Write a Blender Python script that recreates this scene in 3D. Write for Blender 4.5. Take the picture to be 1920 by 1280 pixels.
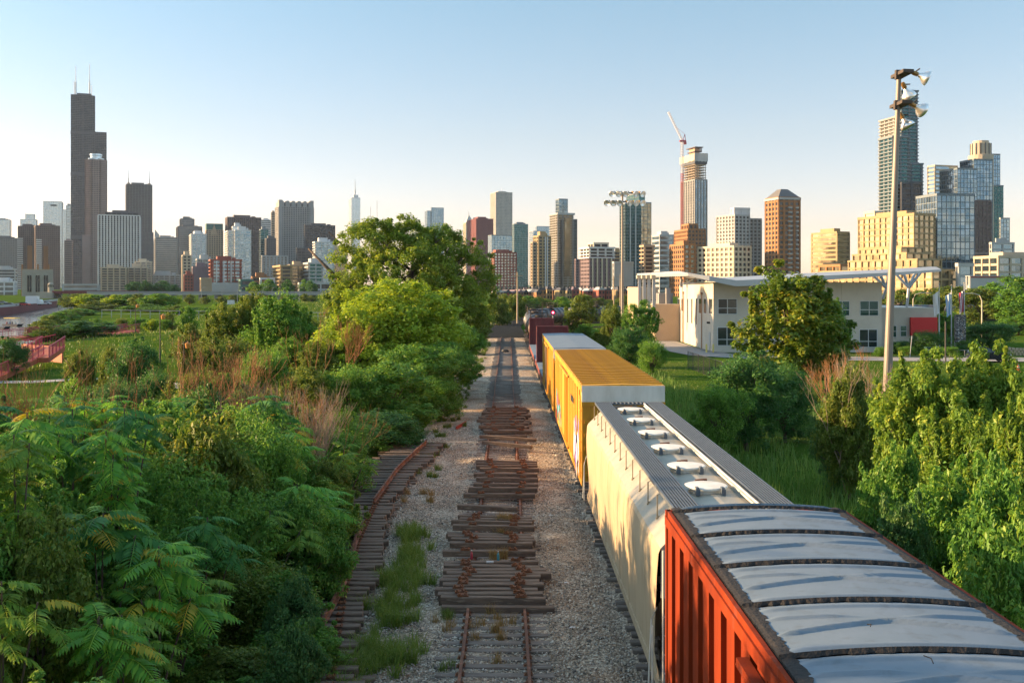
import bpy, math, random
import numpy as np
from mathutils import Vector, Matrix, noise
R = math.radians
HAZE = .00003
ORD = 'first second third fourth fifth sixth seventh eighth ninth tenth eleventh twelfth thirteenth fourteenth fifteenth sixteenth seventeenth eighteenth nineteenth twentieth'.split()
ORD += ['twenty-' + o for o in ORD[:9]] + ['thirtieth'] + ['thirty-' + o for o in ORD[:9]]
for o in list(bpy.data.objects): bpy.data.objects.remove(o)
scene = bpy.context.scene
COL = scene.collection

# ---------------------------------------------------------------- camera
F, HOR, YAW, CAMZ = 1900.0, 533.0, R(-0.24), 8.6
K = F / 1410
cd = bpy.data.cameras.new('camera'); cam = bpy.data.objects.new('camera', cd); COL.objects.link(cam)
cam.location = (0, 0, CAMZ); cam.rotation_euler = (R(90), 0, YAW); cd.shift_y = (HOR - 640) / 1920
cd.sensor_width = 36; cd.lens = F / 1920 * 36; cd.clip_start = .1; cd.clip_end = 30000
scene.camera = cam

# ---------------------------------------------------------------- sun and sky
SUN_AZ, SUN_EL = 80.0, 14.0          # degrees left of the track direction, height over the horizon
w = bpy.data.worlds.new('World'); scene.world = w; w.use_nodes = True
nt = w.node_tree; bg = nt.nodes['Background']
sky = nt.nodes.new('ShaderNodeTexSky'); sky.sky_type = 'NISHITA'; sky.sun_disc = False
sky.sun_elevation = R(SUN_EL); sky.sun_rotation = R(-SUN_AZ)
sky.air_density = 1.0; sky.dust_density = .7; sky.ozone_density = 1.5; sky.altitude = 100
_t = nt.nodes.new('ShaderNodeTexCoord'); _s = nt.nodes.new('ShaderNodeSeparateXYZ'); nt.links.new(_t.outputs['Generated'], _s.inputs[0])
_r = nt.nodes.new('ShaderNodeValToRGB'); nt.links.new(_s.outputs[2], _r.inputs[0]); _e = _r.color_ramp.elements      # tint by height: rosier towards the horizon, brightened overhead to lift the shade
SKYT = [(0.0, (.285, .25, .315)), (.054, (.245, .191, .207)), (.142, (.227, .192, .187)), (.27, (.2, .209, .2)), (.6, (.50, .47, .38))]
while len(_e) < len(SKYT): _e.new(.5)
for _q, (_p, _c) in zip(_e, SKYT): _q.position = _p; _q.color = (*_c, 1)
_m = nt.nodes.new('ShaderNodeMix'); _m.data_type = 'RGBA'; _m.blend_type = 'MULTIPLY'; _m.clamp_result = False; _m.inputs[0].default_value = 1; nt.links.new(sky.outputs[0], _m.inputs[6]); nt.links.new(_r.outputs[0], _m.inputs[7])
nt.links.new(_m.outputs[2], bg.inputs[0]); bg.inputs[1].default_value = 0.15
sd = bpy.data.lights.new('sun', 'SUN'); sun = bpy.data.objects.new('sun', sd); COL.objects.link(sun)
sd.energy = 2.0; sd.angle = R(.6); sd.color = (1, .65, .33)
S = Vector((-math.sin(R(SUN_AZ)) * math.cos(R(SUN_EL)), math.cos(R(SUN_AZ)) * math.cos(R(SUN_EL)), math.sin(R(SUN_EL))))
sun.rotation_euler = S.to_track_quat('Z', 'Y').to_euler(); sun.location = (-60, 10, 40)
vs = scene.view_settings; vs.view_transform = 'Standard'; vs.look = 'None'; vs.gamma = 1; vs.exposure = 2.98
vs.use_curve_mapping = False
scene.render.engine = 'CYCLES'
scene.cycles.max_bounces = 6; scene.cycles.transparent_max_bounces = 4
scene.cycles.volume_bounces = 0

# ---------------------------------------------------------------- photo pixel -> place
MC = Matrix.Rotation(YAW, 3, 'Z')
def ray(px, py): return MC @ Vector(((px - 960) / F, 1, (HOR - py) / F))
def P(px, py, Y):
    d = ray(px, py); return Vector((0, 0, CAMZ)) + d * (Y * K / d.y)
def G(px, py, z=0.0):
    d = ray(px, py); return Vector((0, 0, CAMZ)) + d * ((z - CAMZ) / d.z)

# ---------------------------------------------------------------- tags
def tag(o, label=None, cat=None, group=None, kind=None):
    if label: o['label'] = label
    if cat: o['category'] = cat
    if group: o['group'] = group
    if kind: o['kind'] = kind
    return o
def thing(name, label, cat, loc=(0, 0, 0), rz=0.0, group=None):
    o = bpy.data.objects.new(name, None); COL.objects.link(o); o.empty_display_size = .3
    o.location = loc; o.rotation_euler = (0, 0, rz)
    return tag(o, label, cat, group)
def inst(name, me, parent=None, loc=(0, 0, 0), rot=(0, 0, 0), sc=(1, 1, 1)):
    o = bpy.data.objects.new(name, me); COL.objects.link(o)
    o.location = loc; o.rotation_euler = rot; o.scale = sc if hasattr(sc, '__len__') else (sc, sc, sc)
    if parent: o.parent = parent
    return o
KIDS = {}
def copy_tree(o, parent=None):
    c = o.copy(); COL.objects.link(c)
    if parent: c.parent = parent
    for ch in [x for x in COL.objects if x.parent == o]: copy_tree(ch, c)
    return c

class MB:
    def __init__(s): s.v = []; s.f = []; s.m = []; s.cur = 0
    def add(s, vs_, fs):
        b = len(s.v); s.v += [tuple(v) for v in vs_]
        for f in fs: s.f.append([b + i for i in f]); s.m.append(s.cur)
        return s
    def box(s, x0, x1, y0, y1, z0, z1, M=None):
        v = [Vector((x, y, z)) for z in (z0, z1) for y in (y0, y1) for x in (x0, x1)]
        if M is not None: v = [M @ a for a in v]
        return s.add(v, [(0, 2, 3, 1), (4, 5, 7, 6), (0, 1, 5, 4), (2, 6, 7, 3), (0, 4, 6, 2), (1, 3, 7, 5)])
    def tube(s, pts, r, n=6, cap=True):
        pts = [Vector(p) for p in pts]; rs = r if hasattr(r, '__len__') else [r] * len(pts)
        rings = []
        for i, p in enumerate(pts):
            d = (pts[min(i + 1, len(pts) - 1)] - pts[max(i - 1, 0)]).normalized()
            a = d.orthogonal().normalized() if abs(d.z) > .9 else d.cross(Vector((0, 0, 1))).normalized()
            b = d.cross(a)
            rings.append([p + (a * math.cos(k * 2 * math.pi / n) + b * math.sin(k * 2 * math.pi / n)) * rs[i] for k in range(n)])
        v = [q for rg in rings for q in rg]; f = []
        for i in range(len(pts) - 1):
            for k in range(n):
                f.append((i * n + k, i * n + (k + 1) % n, (i + 1) * n + (k + 1) % n, (i + 1) * n + k))
        if cap: f.append(tuple(range(n - 1, -1, -1))); f.append(tuple((len(pts) - 1) * n + k for k in range(n)))
        return s.add(v, f)
    def lathe(s, prof, n=16, c=(0, 0, 0), M=None):        # prof: (r,z)
        v = []
        for r, z in prof:
            for k in range(n):
                q = Vector((r * math.cos(2 * math.pi * k / n), r * math.sin(2 * math.pi * k / n), z))
                if M is not None: q = M @ q
                v.append(q + Vector(c))
        f = [(i * n + k, i * n + (k + 1) % n, (i + 1) * n + (k + 1) % n, (i + 1) * n + k) for i in range(len(prof) - 1) for k in range(n)]
        f.append(tuple(range(n - 1, -1, -1))); f.append(tuple((len(prof) - 1) * n + k for k in range(n)))
        return s.add(v, f)
    def prism(s, poly, a0, a1, ax='z'):                     # poly in the two other axes, counter-clockwise
        def mk(p, a): return {'z': (p[0], p[1], a), 'y': (p[0], a, p[1]), 'x': (a, p[0], p[1])}[ax]
        n = len(poly); v = [mk(p, a0) for p in poly] + [mk(p, a1) for p in poly]
        f = [(i, (i + 1) % n, n + (i + 1) % n, n + i) for i in range(n)] + [tuple(range(n - 1, -1, -1)), tuple(range(n, 2 * n))]
        return s.add(v, f)
    def sheet(s, rows):                                      # grid of points
        n = len(rows[0]); v = [p for r_ in rows for p in r_]
        return s.add(v, [(i * n + k, i * n + k + 1, (i + 1) * n + k + 1, (i + 1) * n + k) for i in range(len(rows) - 1) for k in range(n - 1)])
    def mesh(s, name, mats, smooth=False, origin=(0, 0, 0)):
        me = bpy.data.meshes.new(name); ox, oy, oz = origin
        me.from_pydata([(x - ox, y - oy, z - oz) for x, y, z in s.v], [], s.f)
        if not isinstance(mats, (list, tuple)): mats = [mats]
        for m in mats: me.materials.append(m)
        if len(mats) > 1: me.polygons.foreach_set('material_index', s.m)
        if smooth: me.shade_smooth()
        me.update(); return me
    def build(s, name, mats, parent=None, smooth=False, local=False):
        if parent is None:
            a = np.array(s.v); org = (float((a[:, 0].min() + a[:, 0].max()) / 2), float((a[:, 1].min() + a[:, 1].max()) / 2), float(a[:, 2].min()))
            return inst(name, s.mesh(name, mats, smooth, org), None, org)
        org = (0, 0, 0) if local else tuple(parent.location)
        return inst(name, s.mesh(name, mats, smooth, org), parent)

# ---------------------------------------------------------------- materials
MATS = {}
def mat(name, col, col2=None, scale=4., rough=.7, metal=0., bump=0., bscale=None, stretch=(1, 1, 1), detail=5, lo=.35, hi=.65, spec=.5, col3=None, s3=1., lo3=.5, hi3=.6, emit=None, trans=0.):
    m = bpy.data.materials.new(name); m.use_nodes = True; n = m.node_tree.nodes; L = m.node_tree.links
    b = n['Principled BSDF']; b.inputs['Roughness'].default_value = rough; b.inputs['Metallic'].default_value = metal
    b.inputs['Specular IOR Level'].default_value = spec
    b.inputs['Base Color'].default_value = (*col, 1)
    tc = n.new('ShaderNodeTexCoord'); mp = n.new('ShaderNodeMapping'); L.new(tc.outputs['Object'], mp.inputs[0]); mp.inputs['Scale'].default_value = stretch
    out = None
    def noisemix(a, c2, sc, l, h):
        t = n.new('ShaderNodeTexNoise'); t.inputs['Scale'].default_value = sc; t.inputs['Detail'].default_value = detail; t.inputs['Roughness'].default_value = .62
        L.new(mp.outputs[0], t.inputs[0])
        r = n.new('ShaderNodeMapRange'); r.inputs[1].default_value = l; r.inputs[2].default_value = h; L.new(t.outputs[0], r.inputs[0])
        x = n.new('ShaderNodeMix'); x.data_type = 'RGBA'; L.new(r.outputs[0], x.inputs[0])
        if a is None: x.inputs[6].default_value = (*col, 1)
        else: L.new(a, x.inputs[6])
        x.inputs[7].default_value = (*c2, 1); return x.outputs[2]
    if col2: out = noisemix(None, col2, scale, lo, hi)
    if col3: out = noisemix(out, col3, s3, lo3, hi3)
    if out: L.new(out, b.inputs['Base Color'])
    if bump:
        t = n.new('ShaderNodeTexNoise'); t.inputs['Scale'].default_value = bscale or scale * 3; t.inputs['Detail'].default_value = 6; L.new(mp.outputs[0], t.inputs[0])
        bp = n.new('ShaderNodeBump'); bp.inputs['Strength'].default_value = min(1, bump); bp.inputs['Distance'].default_value = .03; L.new(t.outputs[0], bp.inputs['Height']); L.new(bp.outputs[0], b.inputs['Normal'])
    if emit: b.inputs['Emission Color'].default_value = (*emit[:3], 1); b.inputs['Emission Strength'].default_value = emit[3]
    MATS[name] = m; return m
def leafmat(name, c1, c2, c3, trans=.35, rough=.5):
    m = bpy.data.materials.new(name); m.use_nodes = True; n = m.node_tree.nodes; L = m.node_tree.links
    b = n['Principled BSDF']; b.inputs['Roughness'].default_value = rough; b.inputs['Specular IOR Level'].default_value = .22
    at = n.new('ShaderNodeAttribute'); at.attribute_name = 'tint'
    r = n.new('ShaderNodeValToRGB'); L.new(at.outputs['Fac'], r.inputs[0]); e = r.color_ramp.elements
    e[0].position = 0; e[0].color = (*c1, 1); e[1].position = .6; e[1].color = (*c2, 1); k = e.new(1.); k.color = (*c3, 1)
    L.new(r.outputs[0], b.inputs['Base Color'])
    t = n.new('ShaderNodeBsdfTranslucent'); hs = n.new('ShaderNodeHueSaturation'); hs.inputs['Hue'].default_value = .485; hs.inputs['Value'].default_value = 1.5; hs.inputs['Saturation'].default_value = 1.05
    L.new(r.outputs[0], hs.inputs['Color']); L.new(hs.outputs[0], t.inputs[0])
    mx = n.new('ShaderNodeMixShader'); mx.inputs[0].default_value = trans; L.new(b.outputs[0], mx.inputs[1]); L.new(t.outputs[0], mx.inputs[2])
    L.new(mx.outputs[0], n['Material Output'].inputs[0]); return m
def glassmat(name, col, col2, metal=.7, rough=.12, cell=3.4, wav=.03):
    """curtain-wall glass: pane-to-pane tone (blinds, rooms) and slightly wavy reflections"""
    m = bpy.data.materials.new(name); m.use_nodes = True; n = m.node_tree.nodes; L = m.node_tree.links
    b = n['Principled BSDF']; b.inputs['Roughness'].default_value = rough; b.inputs['Metallic'].default_value = metal
    tc = n.new('ShaderNodeTexCoord'); sn = n.new('ShaderNodeVectorMath'); sn.operation = 'SNAP'; sn.inputs[1].default_value = (cell, cell, cell); L.new(tc.outputs['Object'], sn.inputs[0])
    wn = n.new('ShaderNodeTexWhiteNoise'); wn.noise_dimensions = '3D'; L.new(sn.outputs[0], wn.inputs[0])
    pw = n.new('ShaderNodeMath'); pw.operation = 'POWER'; pw.inputs[1].default_value = 2.2; L.new(wn.outputs[0], pw.inputs[0])
    x = n.new('ShaderNodeMix'); x.data_type = 'RGBA'; L.new(pw.outputs[0], x.inputs[0]); x.inputs[6].default_value = (*col, 1); x.inputs[7].default_value = (*col2, 1); L.new(x.outputs[2], b.inputs['Base Color'])
    if wav:
        ge = n.new('ShaderNodeNewGeometry'); sb = n.new('ShaderNodeVectorMath'); sb.operation = 'SUBTRACT'; L.new(wn.outputs['Color'], sb.inputs[0]); sb.inputs[1].default_value = (.5, .5, .5)
        sc = n.new('ShaderNodeVectorMath'); sc.operation = 'SCALE'; sc.inputs['Scale'].default_value = wav; L.new(sb.outputs[0], sc.inputs[0])
        ad = n.new('ShaderNodeVectorMath'); ad.operation = 'ADD'; L.new(ge.outputs['Normal'], ad.inputs[0]); L.new(sc.outputs[0], ad.inputs[1])
        nm = n.new('ShaderNodeVectorMath'); nm.operation = 'NORMALIZE'; L.new(ad.outputs[0], nm.inputs[0]); L.new(nm.outputs[0], b.inputs['Normal'])
    return m
# ================================================================= GROUND, RIVER
rng = np.random.default_rng(7); random.seed(7)
ZG = -0.25
M_grass = mat('lawn_grass', (.04, .085, .011), (.065, .115, .018), .35, .95, bump=.6, bscale=9, col3=(.1, .12, .03), s3=.12, lo3=.52, hi3=.72, spec=0.)
M_far = mat('far_ground', (.07, .1, .03), (.1, .12, .06), .02, .95)
M_gravel = None
def gravelmat(name, a, b_, c_, rust):
    m = bpy.data.materials.new(name); m.use_nodes = True; n = m.node_tree.nodes; L = m.node_tree.links; b = n['Principled BSDF']; b.inputs['Roughness'].default_value = .9; b.inputs['Specular IOR Level'].default_value = .1
    tc = n.new('ShaderNodeTexCoord'); v = n.new('ShaderNodeTexVoronoi'); v.inputs['Scale'].default_value = 17; L.new(tc.outputs['Object'], v.inputs[0])
    rr = n.new('ShaderNodeValToRGB'); sx = n.new('ShaderNodeSeparateColor'); L.new(v.outputs['Color'], sx.inputs[0]); L.new(sx.outputs[0], rr.inputs[0])
    e = rr.color_ramp.elements; e[0].color = (*a, 1); e[0].position = 0; e[1].color = (*b_, 1); e[1].position = .6; k = e.new(1.); k.color = (*c_, 1)
    t = n.new('ShaderNodeTexNoise'); t.inputs['Scale'].default_value = .6; t.inputs['Detail'].default_value = 5; L.new(tc.outputs['Object'], t.inputs[0])
    r = n.new('ShaderNodeMapRange'); r.inputs[1].default_value = .45; r.inputs[2].default_value = .75; L.new(t.outputs[0], r.inputs[0])
    x = n.new('ShaderNodeMix'); x.data_type = 'RGBA'; x.blend_type = 'MULTIPLY'; L.new(r.outputs[0], x.inputs[0]); L.new(rr.outputs[0], x.inputs[6]); x.inputs[7].default_value = (*rust, 1); L.new(x.outputs[2], b.inputs['Base Color'])
    bp = n.new('ShaderNodeBump'); bp.inputs['Strength'].default_value = 1; bp.inputs['Distance'].default_value = .05; bp.invert = True; L.new(v.outputs['Distance'], bp.inputs['Height']); L.new(bp.outputs[0], b.inputs['Normal'])
    return m
M_gravel = gravelmat('track_gravel', (.2, .165, .13), (.4, .335, .26), (.66, .58, .47), (.62, .46, .36))
def gz(x, y):
    """ground height: river channel, park mounds"""
    u = x + .4 * y
    z = ZG + 0. * x
    riv = np.clip((-10.5 - u) / 3, 0, 1) * (y + 3.42 * (x + 181) > 336)
    z = z - 5.5 * riv * (y > 90)
    z = z + 3.2 * np.exp(-((x + 52 + .28 * (y - 250)) / 42) ** 2 - ((y - 320) / 60) ** 2) * (u > -15)
    z = z + 1.1 * np.exp(-((x + 54) / 15) ** 2 - ((y - 160) / 20) ** 2)
    z = z + 6.0 * np.exp(-((x - 138) / 30) ** 2 - ((y - 255) / 55) ** 2)
    return z
ys = np.concatenate([np.linspace(-30, 60, 30), np.linspace(64, 420, 70), np.geomspace(440, 12000, 22)])
us = np.concatenate([-np.geomspace(9000, 130, 16), np.linspace(-114, -22, 30), np.linspace(-20, 20, 36), np.linspace(26, 330, 60), np.geomspace(350, 12000, 16)])
rows = []
for y in ys:
    x = us - .4 * y; z = gz(x, y)
    rows.append([(a, y, float(b)) for a, b in zip(x, z)])
ground = MB().sheet(rows).build('ground', M_grass, smooth=True); tag(ground, kind='structure')
M_water = mat('river_water', (.06, .07, .06), None, rough=.12, bump=.25, bscale=.9, stretch=(1, .35, 1), spec=.8)
wv = []
for y in np.geomspace(50, 4000, 40): wv.append([(u - .4 * y, y, -3.0) for u in np.linspace(-116, -8, 6)])
tag(MB().sheet(wv).build('water', M_water), kind='structure')

# ---- ballast bed, one uneven sheet of gravel
xs = np.linspace(-5.2, 7.4, 64); ysb = np.concatenate([np.linspace(6, 80, 210), np.linspace(81, 168, 70)])
rows = []
for y in ysb:
    r_ = []
    for x in xs:
        z = .02 * math.sin(x * 2.1 + y * .7) + .05 * noise.noise(Vector((x * .8, y * .8, 3)))
        sh = min(x + 5.2, 7.4 - x); z -= .27 * max(0, 1 - sh / 1.1)
        if 1.0 < x < 2.6: z += .05
        for tc_ in (-.3, 4.4):
            if abs(x - tc_) < 1.5: z += .03
        r_.append((x, y, z - .02))
    rows.append(r_)
ballast = MB().sheet(rows).build('ballast_bed', M_gravel, smooth=True); tag(ballast, kind='structure')
def stones(name, n, xr, yr, zf, smin, smax, mats):
    base = np.array([(1, 0, 0), (-1, 0, 0), (0, 1, 0), (0, -1, 0), (0, 0, 1), (0, 0, -1)], float)
    fc = np.array([(0, 2, 4), (2, 1, 4), (1, 3, 4), (3, 0, 4), (2, 0, 5), (1, 2, 5), (3, 1, 5), (0, 3, 5)])
    y = yr[0] + (yr[1] - yr[0]) * rng.random(n) ** 1.5; x = rng.uniform(*xr, n)
    s = rng.uniform(smin, smax, (n, 1)) * np.where(rng.random((n, 1)) > .97, 1.7, 1)
    v = base[None] * rng.uniform(.55, 1.2, (n, 6, 1)) * s[:, None]; v += rng.normal(0, .18, (n, 6, 3)) * s[:, None]
    a = rng.uniform(0, 6.28, n); c, q = np.cos(a), np.sin(a)
    vx = v[..., 0] * c[:, None] - v[..., 1] * q[:, None]; vy = v[..., 0] * q[:, None] + v[..., 1] * c[:, None]
    V = np.stack([vx + x[:, None], vy + y[:, None], v[..., 2] * .7 + zf(x, y)[:, None]], -1).reshape(-1, 3)
    Fa = (fc[None] + (np.arange(n) * 6)[:, None, None]).reshape(-1, 3)
    me = npmesh(name, V, Fa, 3, mats); me.polygons.foreach_set('material_index', np.repeat(rng.choice(len(mats), n, p=[.3, .32, .22, .16]), 8).astype(np.int32))
    return tag(inst(name, me), kind='stuff')
def npmesh(name, V, Fa, k, mats, tint=None, smooth=False):
    me = bpy.data.meshes.new(name); me.vertices.add(len(V)); me.vertices.foreach_set('co', np.ascontiguousarray(V, np.float32).ravel())
    me.loops.add(Fa.size); me.loops.foreach_set('vertex_index', Fa.ravel().astype(np.int32)); me.polygons.add(len(Fa)); me.polygons.foreach_set('loop_start', (np.arange(len(Fa)) * k).astype(np.int32))
    for m in (mats if isinstance(mats, (list, tuple)) else [mats]): me.materials.append(m)
    if tint is not None:
        a = me.attributes.new('tint', 'FLOAT', 'FACE'); a.data.foreach_set('value', tint.astype(np.float32))
    me.update(calc_edges=True)
    if smooth: me.shade_smooth()
    return me
gm = [mat('stone_grey', (.29, .255, .22), rough=.9), mat('stone_tan', (.42, .34, .26), rough=.9), mat('stone_pale', (.6, .54, .46), rough=.9), mat('stone_dark', (.13, .115, .1), rough=.9)]
stones('gravel', 62000, (-4.6, 3.3), (19, 62), lambda x, y: .005 + 0 * x + np.where((x > 1) & (x < 2.6), .05, 0) + np.where(np.abs(x + .3) < 1.5, .02, 0), .016, .04, gm)['label'] = 'loose grey and tan gravel spread between the railway tracks'

M_asph = mat('asphalt', (.028, .033, .036), (.04, .043, .045), 2, .95, bump=.3, bscale=30, spec=0.)
M_conc = mat('concrete_path', (.36, .34, .31), (.3, .285, .26), .6, .9, bump=.2, bscale=8)
# grade crossing where the middle track ends
xa = MB(); xa.sheet([[(-9, 161, .06), (3.1, 163, .08)], [(-6, 205, .06), (2.6, 205, .08)], [(-5.5, 270, .0), (5.4, 265, .0)]])
tag(xa.build('service_road', M_asph), kind='structure')

# ================================================================= TRACKS
M_tie = mat('tie_wood', (.2, .165, .14), (.1, .08, .066), 9, .92, bump=.8, bscale=14, stretch=(.12, 1, 1), col3=(.24, .22, .2), s3=22, lo3=.55, hi3=.7)
M_tied = mat('old_tie_wood', (.17, .12, .088), (.075, .053, .042), 8, .9, bump=.9, bscale=12, stretch=(.12, 1, 1), col3=(.3, .23, .17), s3=16, lo3=.56, hi3=.7)
M_rust = mat('rusty_rail', (.16, .065, .035), (.1, .045, .03), 6, .75, .25, bump=.3, bscale=40, col3=(.26, .11, .06), s3=2)
M_rustb = mat('rusty_plate', (.24, .085, .03), (.12, .05, .025), 9, .85, .1, bump=.5, bscale=50)
M_rail = mat('worn_rail', (.13, .1, .085), (.08, .06, .05), 6, .6, .4)
RAILP = [(-.075, 0), (.075, 0), (.07, .02), (.012, .035), (.012, .12), (.036, .135), (.036, .17), (-.036, .17), (-.036, .135), (-.012, .12), (-.012, .035), (-.07, .02)]
def railpath(pts, base=0.0):
    mb = MB(); n = len(RAILP); v = []
    for i, (x, y, *zz) in enumerate(pts):
        a = pts[max(i - 1, 0)]; b = pts[min(i + 1, len(pts) - 1)]; dx, dy = b[0] - a[0], b[1] - a[1]; l = math.hypot(dx, dy); nx, ny = dy / l, -dx / l
        z0 = zz[0] if zz else base
        v += [(x + nx * p, y + ny * p, z0 + q) for p, q in RAILP]
    f = [(i * n + k, i * n + (k + 1) % n, (i + 1) * n + (k + 1) % n, (i + 1) * n + k) for i in range(len(pts) - 1) for k in range(n)] + [tuple(range(n - 1, -1, -1)), tuple((len(pts) - 1) * n + k for k in range(n))]
    return mb.add(v, f)
def tiemesh(L_, wd, h, seed):
    """a split, worn timber: box with uneven long edges and ends"""
    rd = random.Random(seed); rows = []; N = 7
    for i in range(N):
        x = -L_ / 2 + L_ * i / (N - 1); j = lambda a: rd.uniform(-a, a)
        if i in (0, N - 1): x += j(.04)
        e = .006
        rows.append([(x + j(e), -wd / 2 + j(.012), 0), (x + j(e), wd / 2 + j(.012), 0), (x + j(e), wd / 2 + j(.012), h - .02 + j(e)), (x + j(e), wd / 2 - .03 + j(.01), h + j(e)), (x, j(.02), h - rd.uniform(0, .016)), (x + j(e), -wd / 2 + .03 + j(.01), h + j(e)), (x + j(e), -wd / 2 + j(.012), h - .02 + j(e))])
    v = [p for r_ in rows for p in r_]; n = 7; f = [(i * n + k, (i + 1) * n + k, (i + 1) * n + (k + 1) % n, i * n + (k + 1) % n) for i in range(N - 1) for k in range(n)] + [tuple(range(n)), tuple((N - 1) * n + k for k in range(n - 1, -1, -1))]
    return MB().add(v, f)
TIES = [tiemesh(2.6, .23, .18, s).mesh('tie', M_tie) for s in range(6)]
OLD = [tiemesh(2.65 + .08 * (s % 3), .235, .185, s + 20).mesh('old_tie', M_tied) for s in range(7)]
PLATE = MB().box(-.1, .1, -.085, .085, 0, .02).box(-.06, -.045, -.05, .05, .02, .05).box(.045, .06, -.05, .05, .02, .05).box(-.08, -.065, -.07, -.05, .02, .06).box(.065, .08, .05, .07, .02, .06).mesh('tie_plate', M_rustb)
tz = -.125
# middle track
mid = thing('railway_track', 'rusty middle track of two rails on grey ties, half buried by piled old ties', 'railway track', (-.3, 12, 0))
for k, sx in enumerate((-.75, .75)):
    pts = [(-.3 + sx + (.02 * math.sin(y * .35 + sx)), y) for y in np.linspace(10, 162, 80)]
    railpath(pts).build('rail', M_rust if sx < 0 else M_rust, mid)
y = 20.2; i = 0
while y < 162 and i < 290:
    inst('tie', random.choice(TIES), mid, (random.uniform(-.12, .12) + .0, y - 12, tz + random.uniform(-.012, .012)), (0, 0, random.uniform(-.03, .03) + (math.pi if i % 2 else 0)))
    if y < 60:
        for sx in (-.75, .75): inst('tie_plate', PLATE, mid, (sx, y - 12, tz + .175))
    y += .505; i += 1
# train track: straight, then bending right behind the white building
TX = 4.4
ctr = [(TX - .0026 * max(0, y - 40), y) for y in np.linspace(6, 172, 84)]
x, y, hd = ctr[-1][0], ctr[-1][1], 0.0
arc = []
for k in range(15):
    arc.append((x, y)); hd += R(6.0) * .96; x += math.sin(hd) * 4.58; y += math.cos(hd) * 4.58
for k in range(38): arc.append((x, y)); x += 4.58 * math.sin(hd); y += 4.58 * math.cos(hd); hd += R(.25)
path = ctr[:-1] + arc
cum = [0.0]
for a, b in zip(path, path[1:]): cum.append(cum[-1] + math.hypot(b[0] - a[0], b[1] - a[1]))
def onpath(s):
    for i in range(len(path) - 1):
        if cum[i + 1] >= s: break
    t = (s - cum[i]) / (cum[i + 1] - cum[i]); a, b = path[i], path[i + 1]
    return a[0] + (b[0] - a[0]) * t, a[1] + (b[1] - a[1]) * t, math.atan2(b[0] - a[0], b[1] - a[1])
tr = thing('railway_track', 'track under the freight train, only its tie ends showing beside the cars', 'railway track', (TX, 12, 0))
for sx in (-.75, .75):
    pts = []
    for k in range(0, 130):
        s = k * cum[-1] / 130; px_, py_, h_ = onpath(s); pts.append((px_ + sx * math.cos(h_), py_ - sx * math.sin(h_)))
    railpath(pts, .02).build('rail', M_rail, tr)
s = 8.0; i = 0
while i < 295 and s < cum[-1] - 1:
    a, b, h_ = onpath(s); inst('tie', random.choice(TIES), tr, (a - TX + random.uniform(-.12, .08), b - 12, tz + .03 + random.uniform(-.01, .03)), (0, 0, -h_ + random.uniform(-.03, .03)), (1.08, 1, 1))
    s += .51 if s < 120 else .9; i += 1
# old curved track panels on the left: two layers of ties with a rusty rail on top
lp = [G(640, 1130), G(668, 1030), G(700, 960), G(745, 895), G(800, 842)]
lc = [(p.x, p.y) for p in lp]
def lpath(t):
    k = min(3, int(t * 4)); f = t * 4 - k; a, b = lc[k], lc[k + 1]; return a[0] + (b[0] - a[0]) * f, a[1] + (b[1] - a[1]) * f
lt = thing('railway_track', 'disused curving track on the left with ties stacked under its broken rusty rails', 'railway track', (lc[0][0], lc[0][1], 0))
for (t0, t1) in ((-.1, .34), (.5, 1.0)):
    pts = []
    for k in range(12):
        a, b = lpath(max(0, t0 + (t1 - t0) * k / 11)); pts.append((a, b + .1 + (0 if t0 + (t1 - t0) * k / 11 >= 0 else 40 * (t0 + (t1 - t0) * k / 11)), .34))
    railpath(pts).build('rail', M_rust, lt)
pr = None; i = 0
for t in np.arange(-.28, 1.02, .0175):
    tt = max(t, 0); a, b = lpath(tt)
    if t < 0: b += t * 26; a += t * -3
    hd_ = math.atan2(lc[1][0] - lc[0][0], lc[1][1] - lc[0][1]) if t < .25 else math.atan2(lc[4][0] - lc[2][0], lc[4][1] - lc[2][1]) * (.5 + .6 * min(1, (t - .25)))
    ox, oy = a - lc[0][0], b - lc[0][1]
    inst('tie', random.choice(OLD), lt, (ox - .6 + random.uniform(-.3, .25), oy, -.12 + random.uniform(-.03, .03)), (0, 0, -hd_ * .35 + random.uniform(-.05, .05)))
    inst('tie', random.choice(OLD), lt, (ox + .15 * math.sin(t * 9) - .5 + random.uniform(-.14, .14), oy + .12 + random.uniform(-.04, .04), .09 + random.uniform(-.02, .03)), (0, 0, -hd_ * .35 + random.uniform(-.05, .05)), (.92, 1, 1))
    if t < .62: inst('tie_plate', PLATE, lt, (ox + .06, oy + .04, .285))
    i += 1
bpt = G(866, 800); inst('rail', railpath([(0, 0, 0), (.5, 2.0, .05)]).mesh('rail_piece', mat('red_rust', (.3, .05, .03), rough=.8)), None, (bpt.x - .3, bpt.y - 1, .0)); 
tag(bpy.context.scene.objects[-1] if False else COL.objects[-1], 'short red rusty rail offcut lying in the grass at the gravel edge', 'rail'); COL.objects[-1].name = 'rail_offcut'

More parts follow.
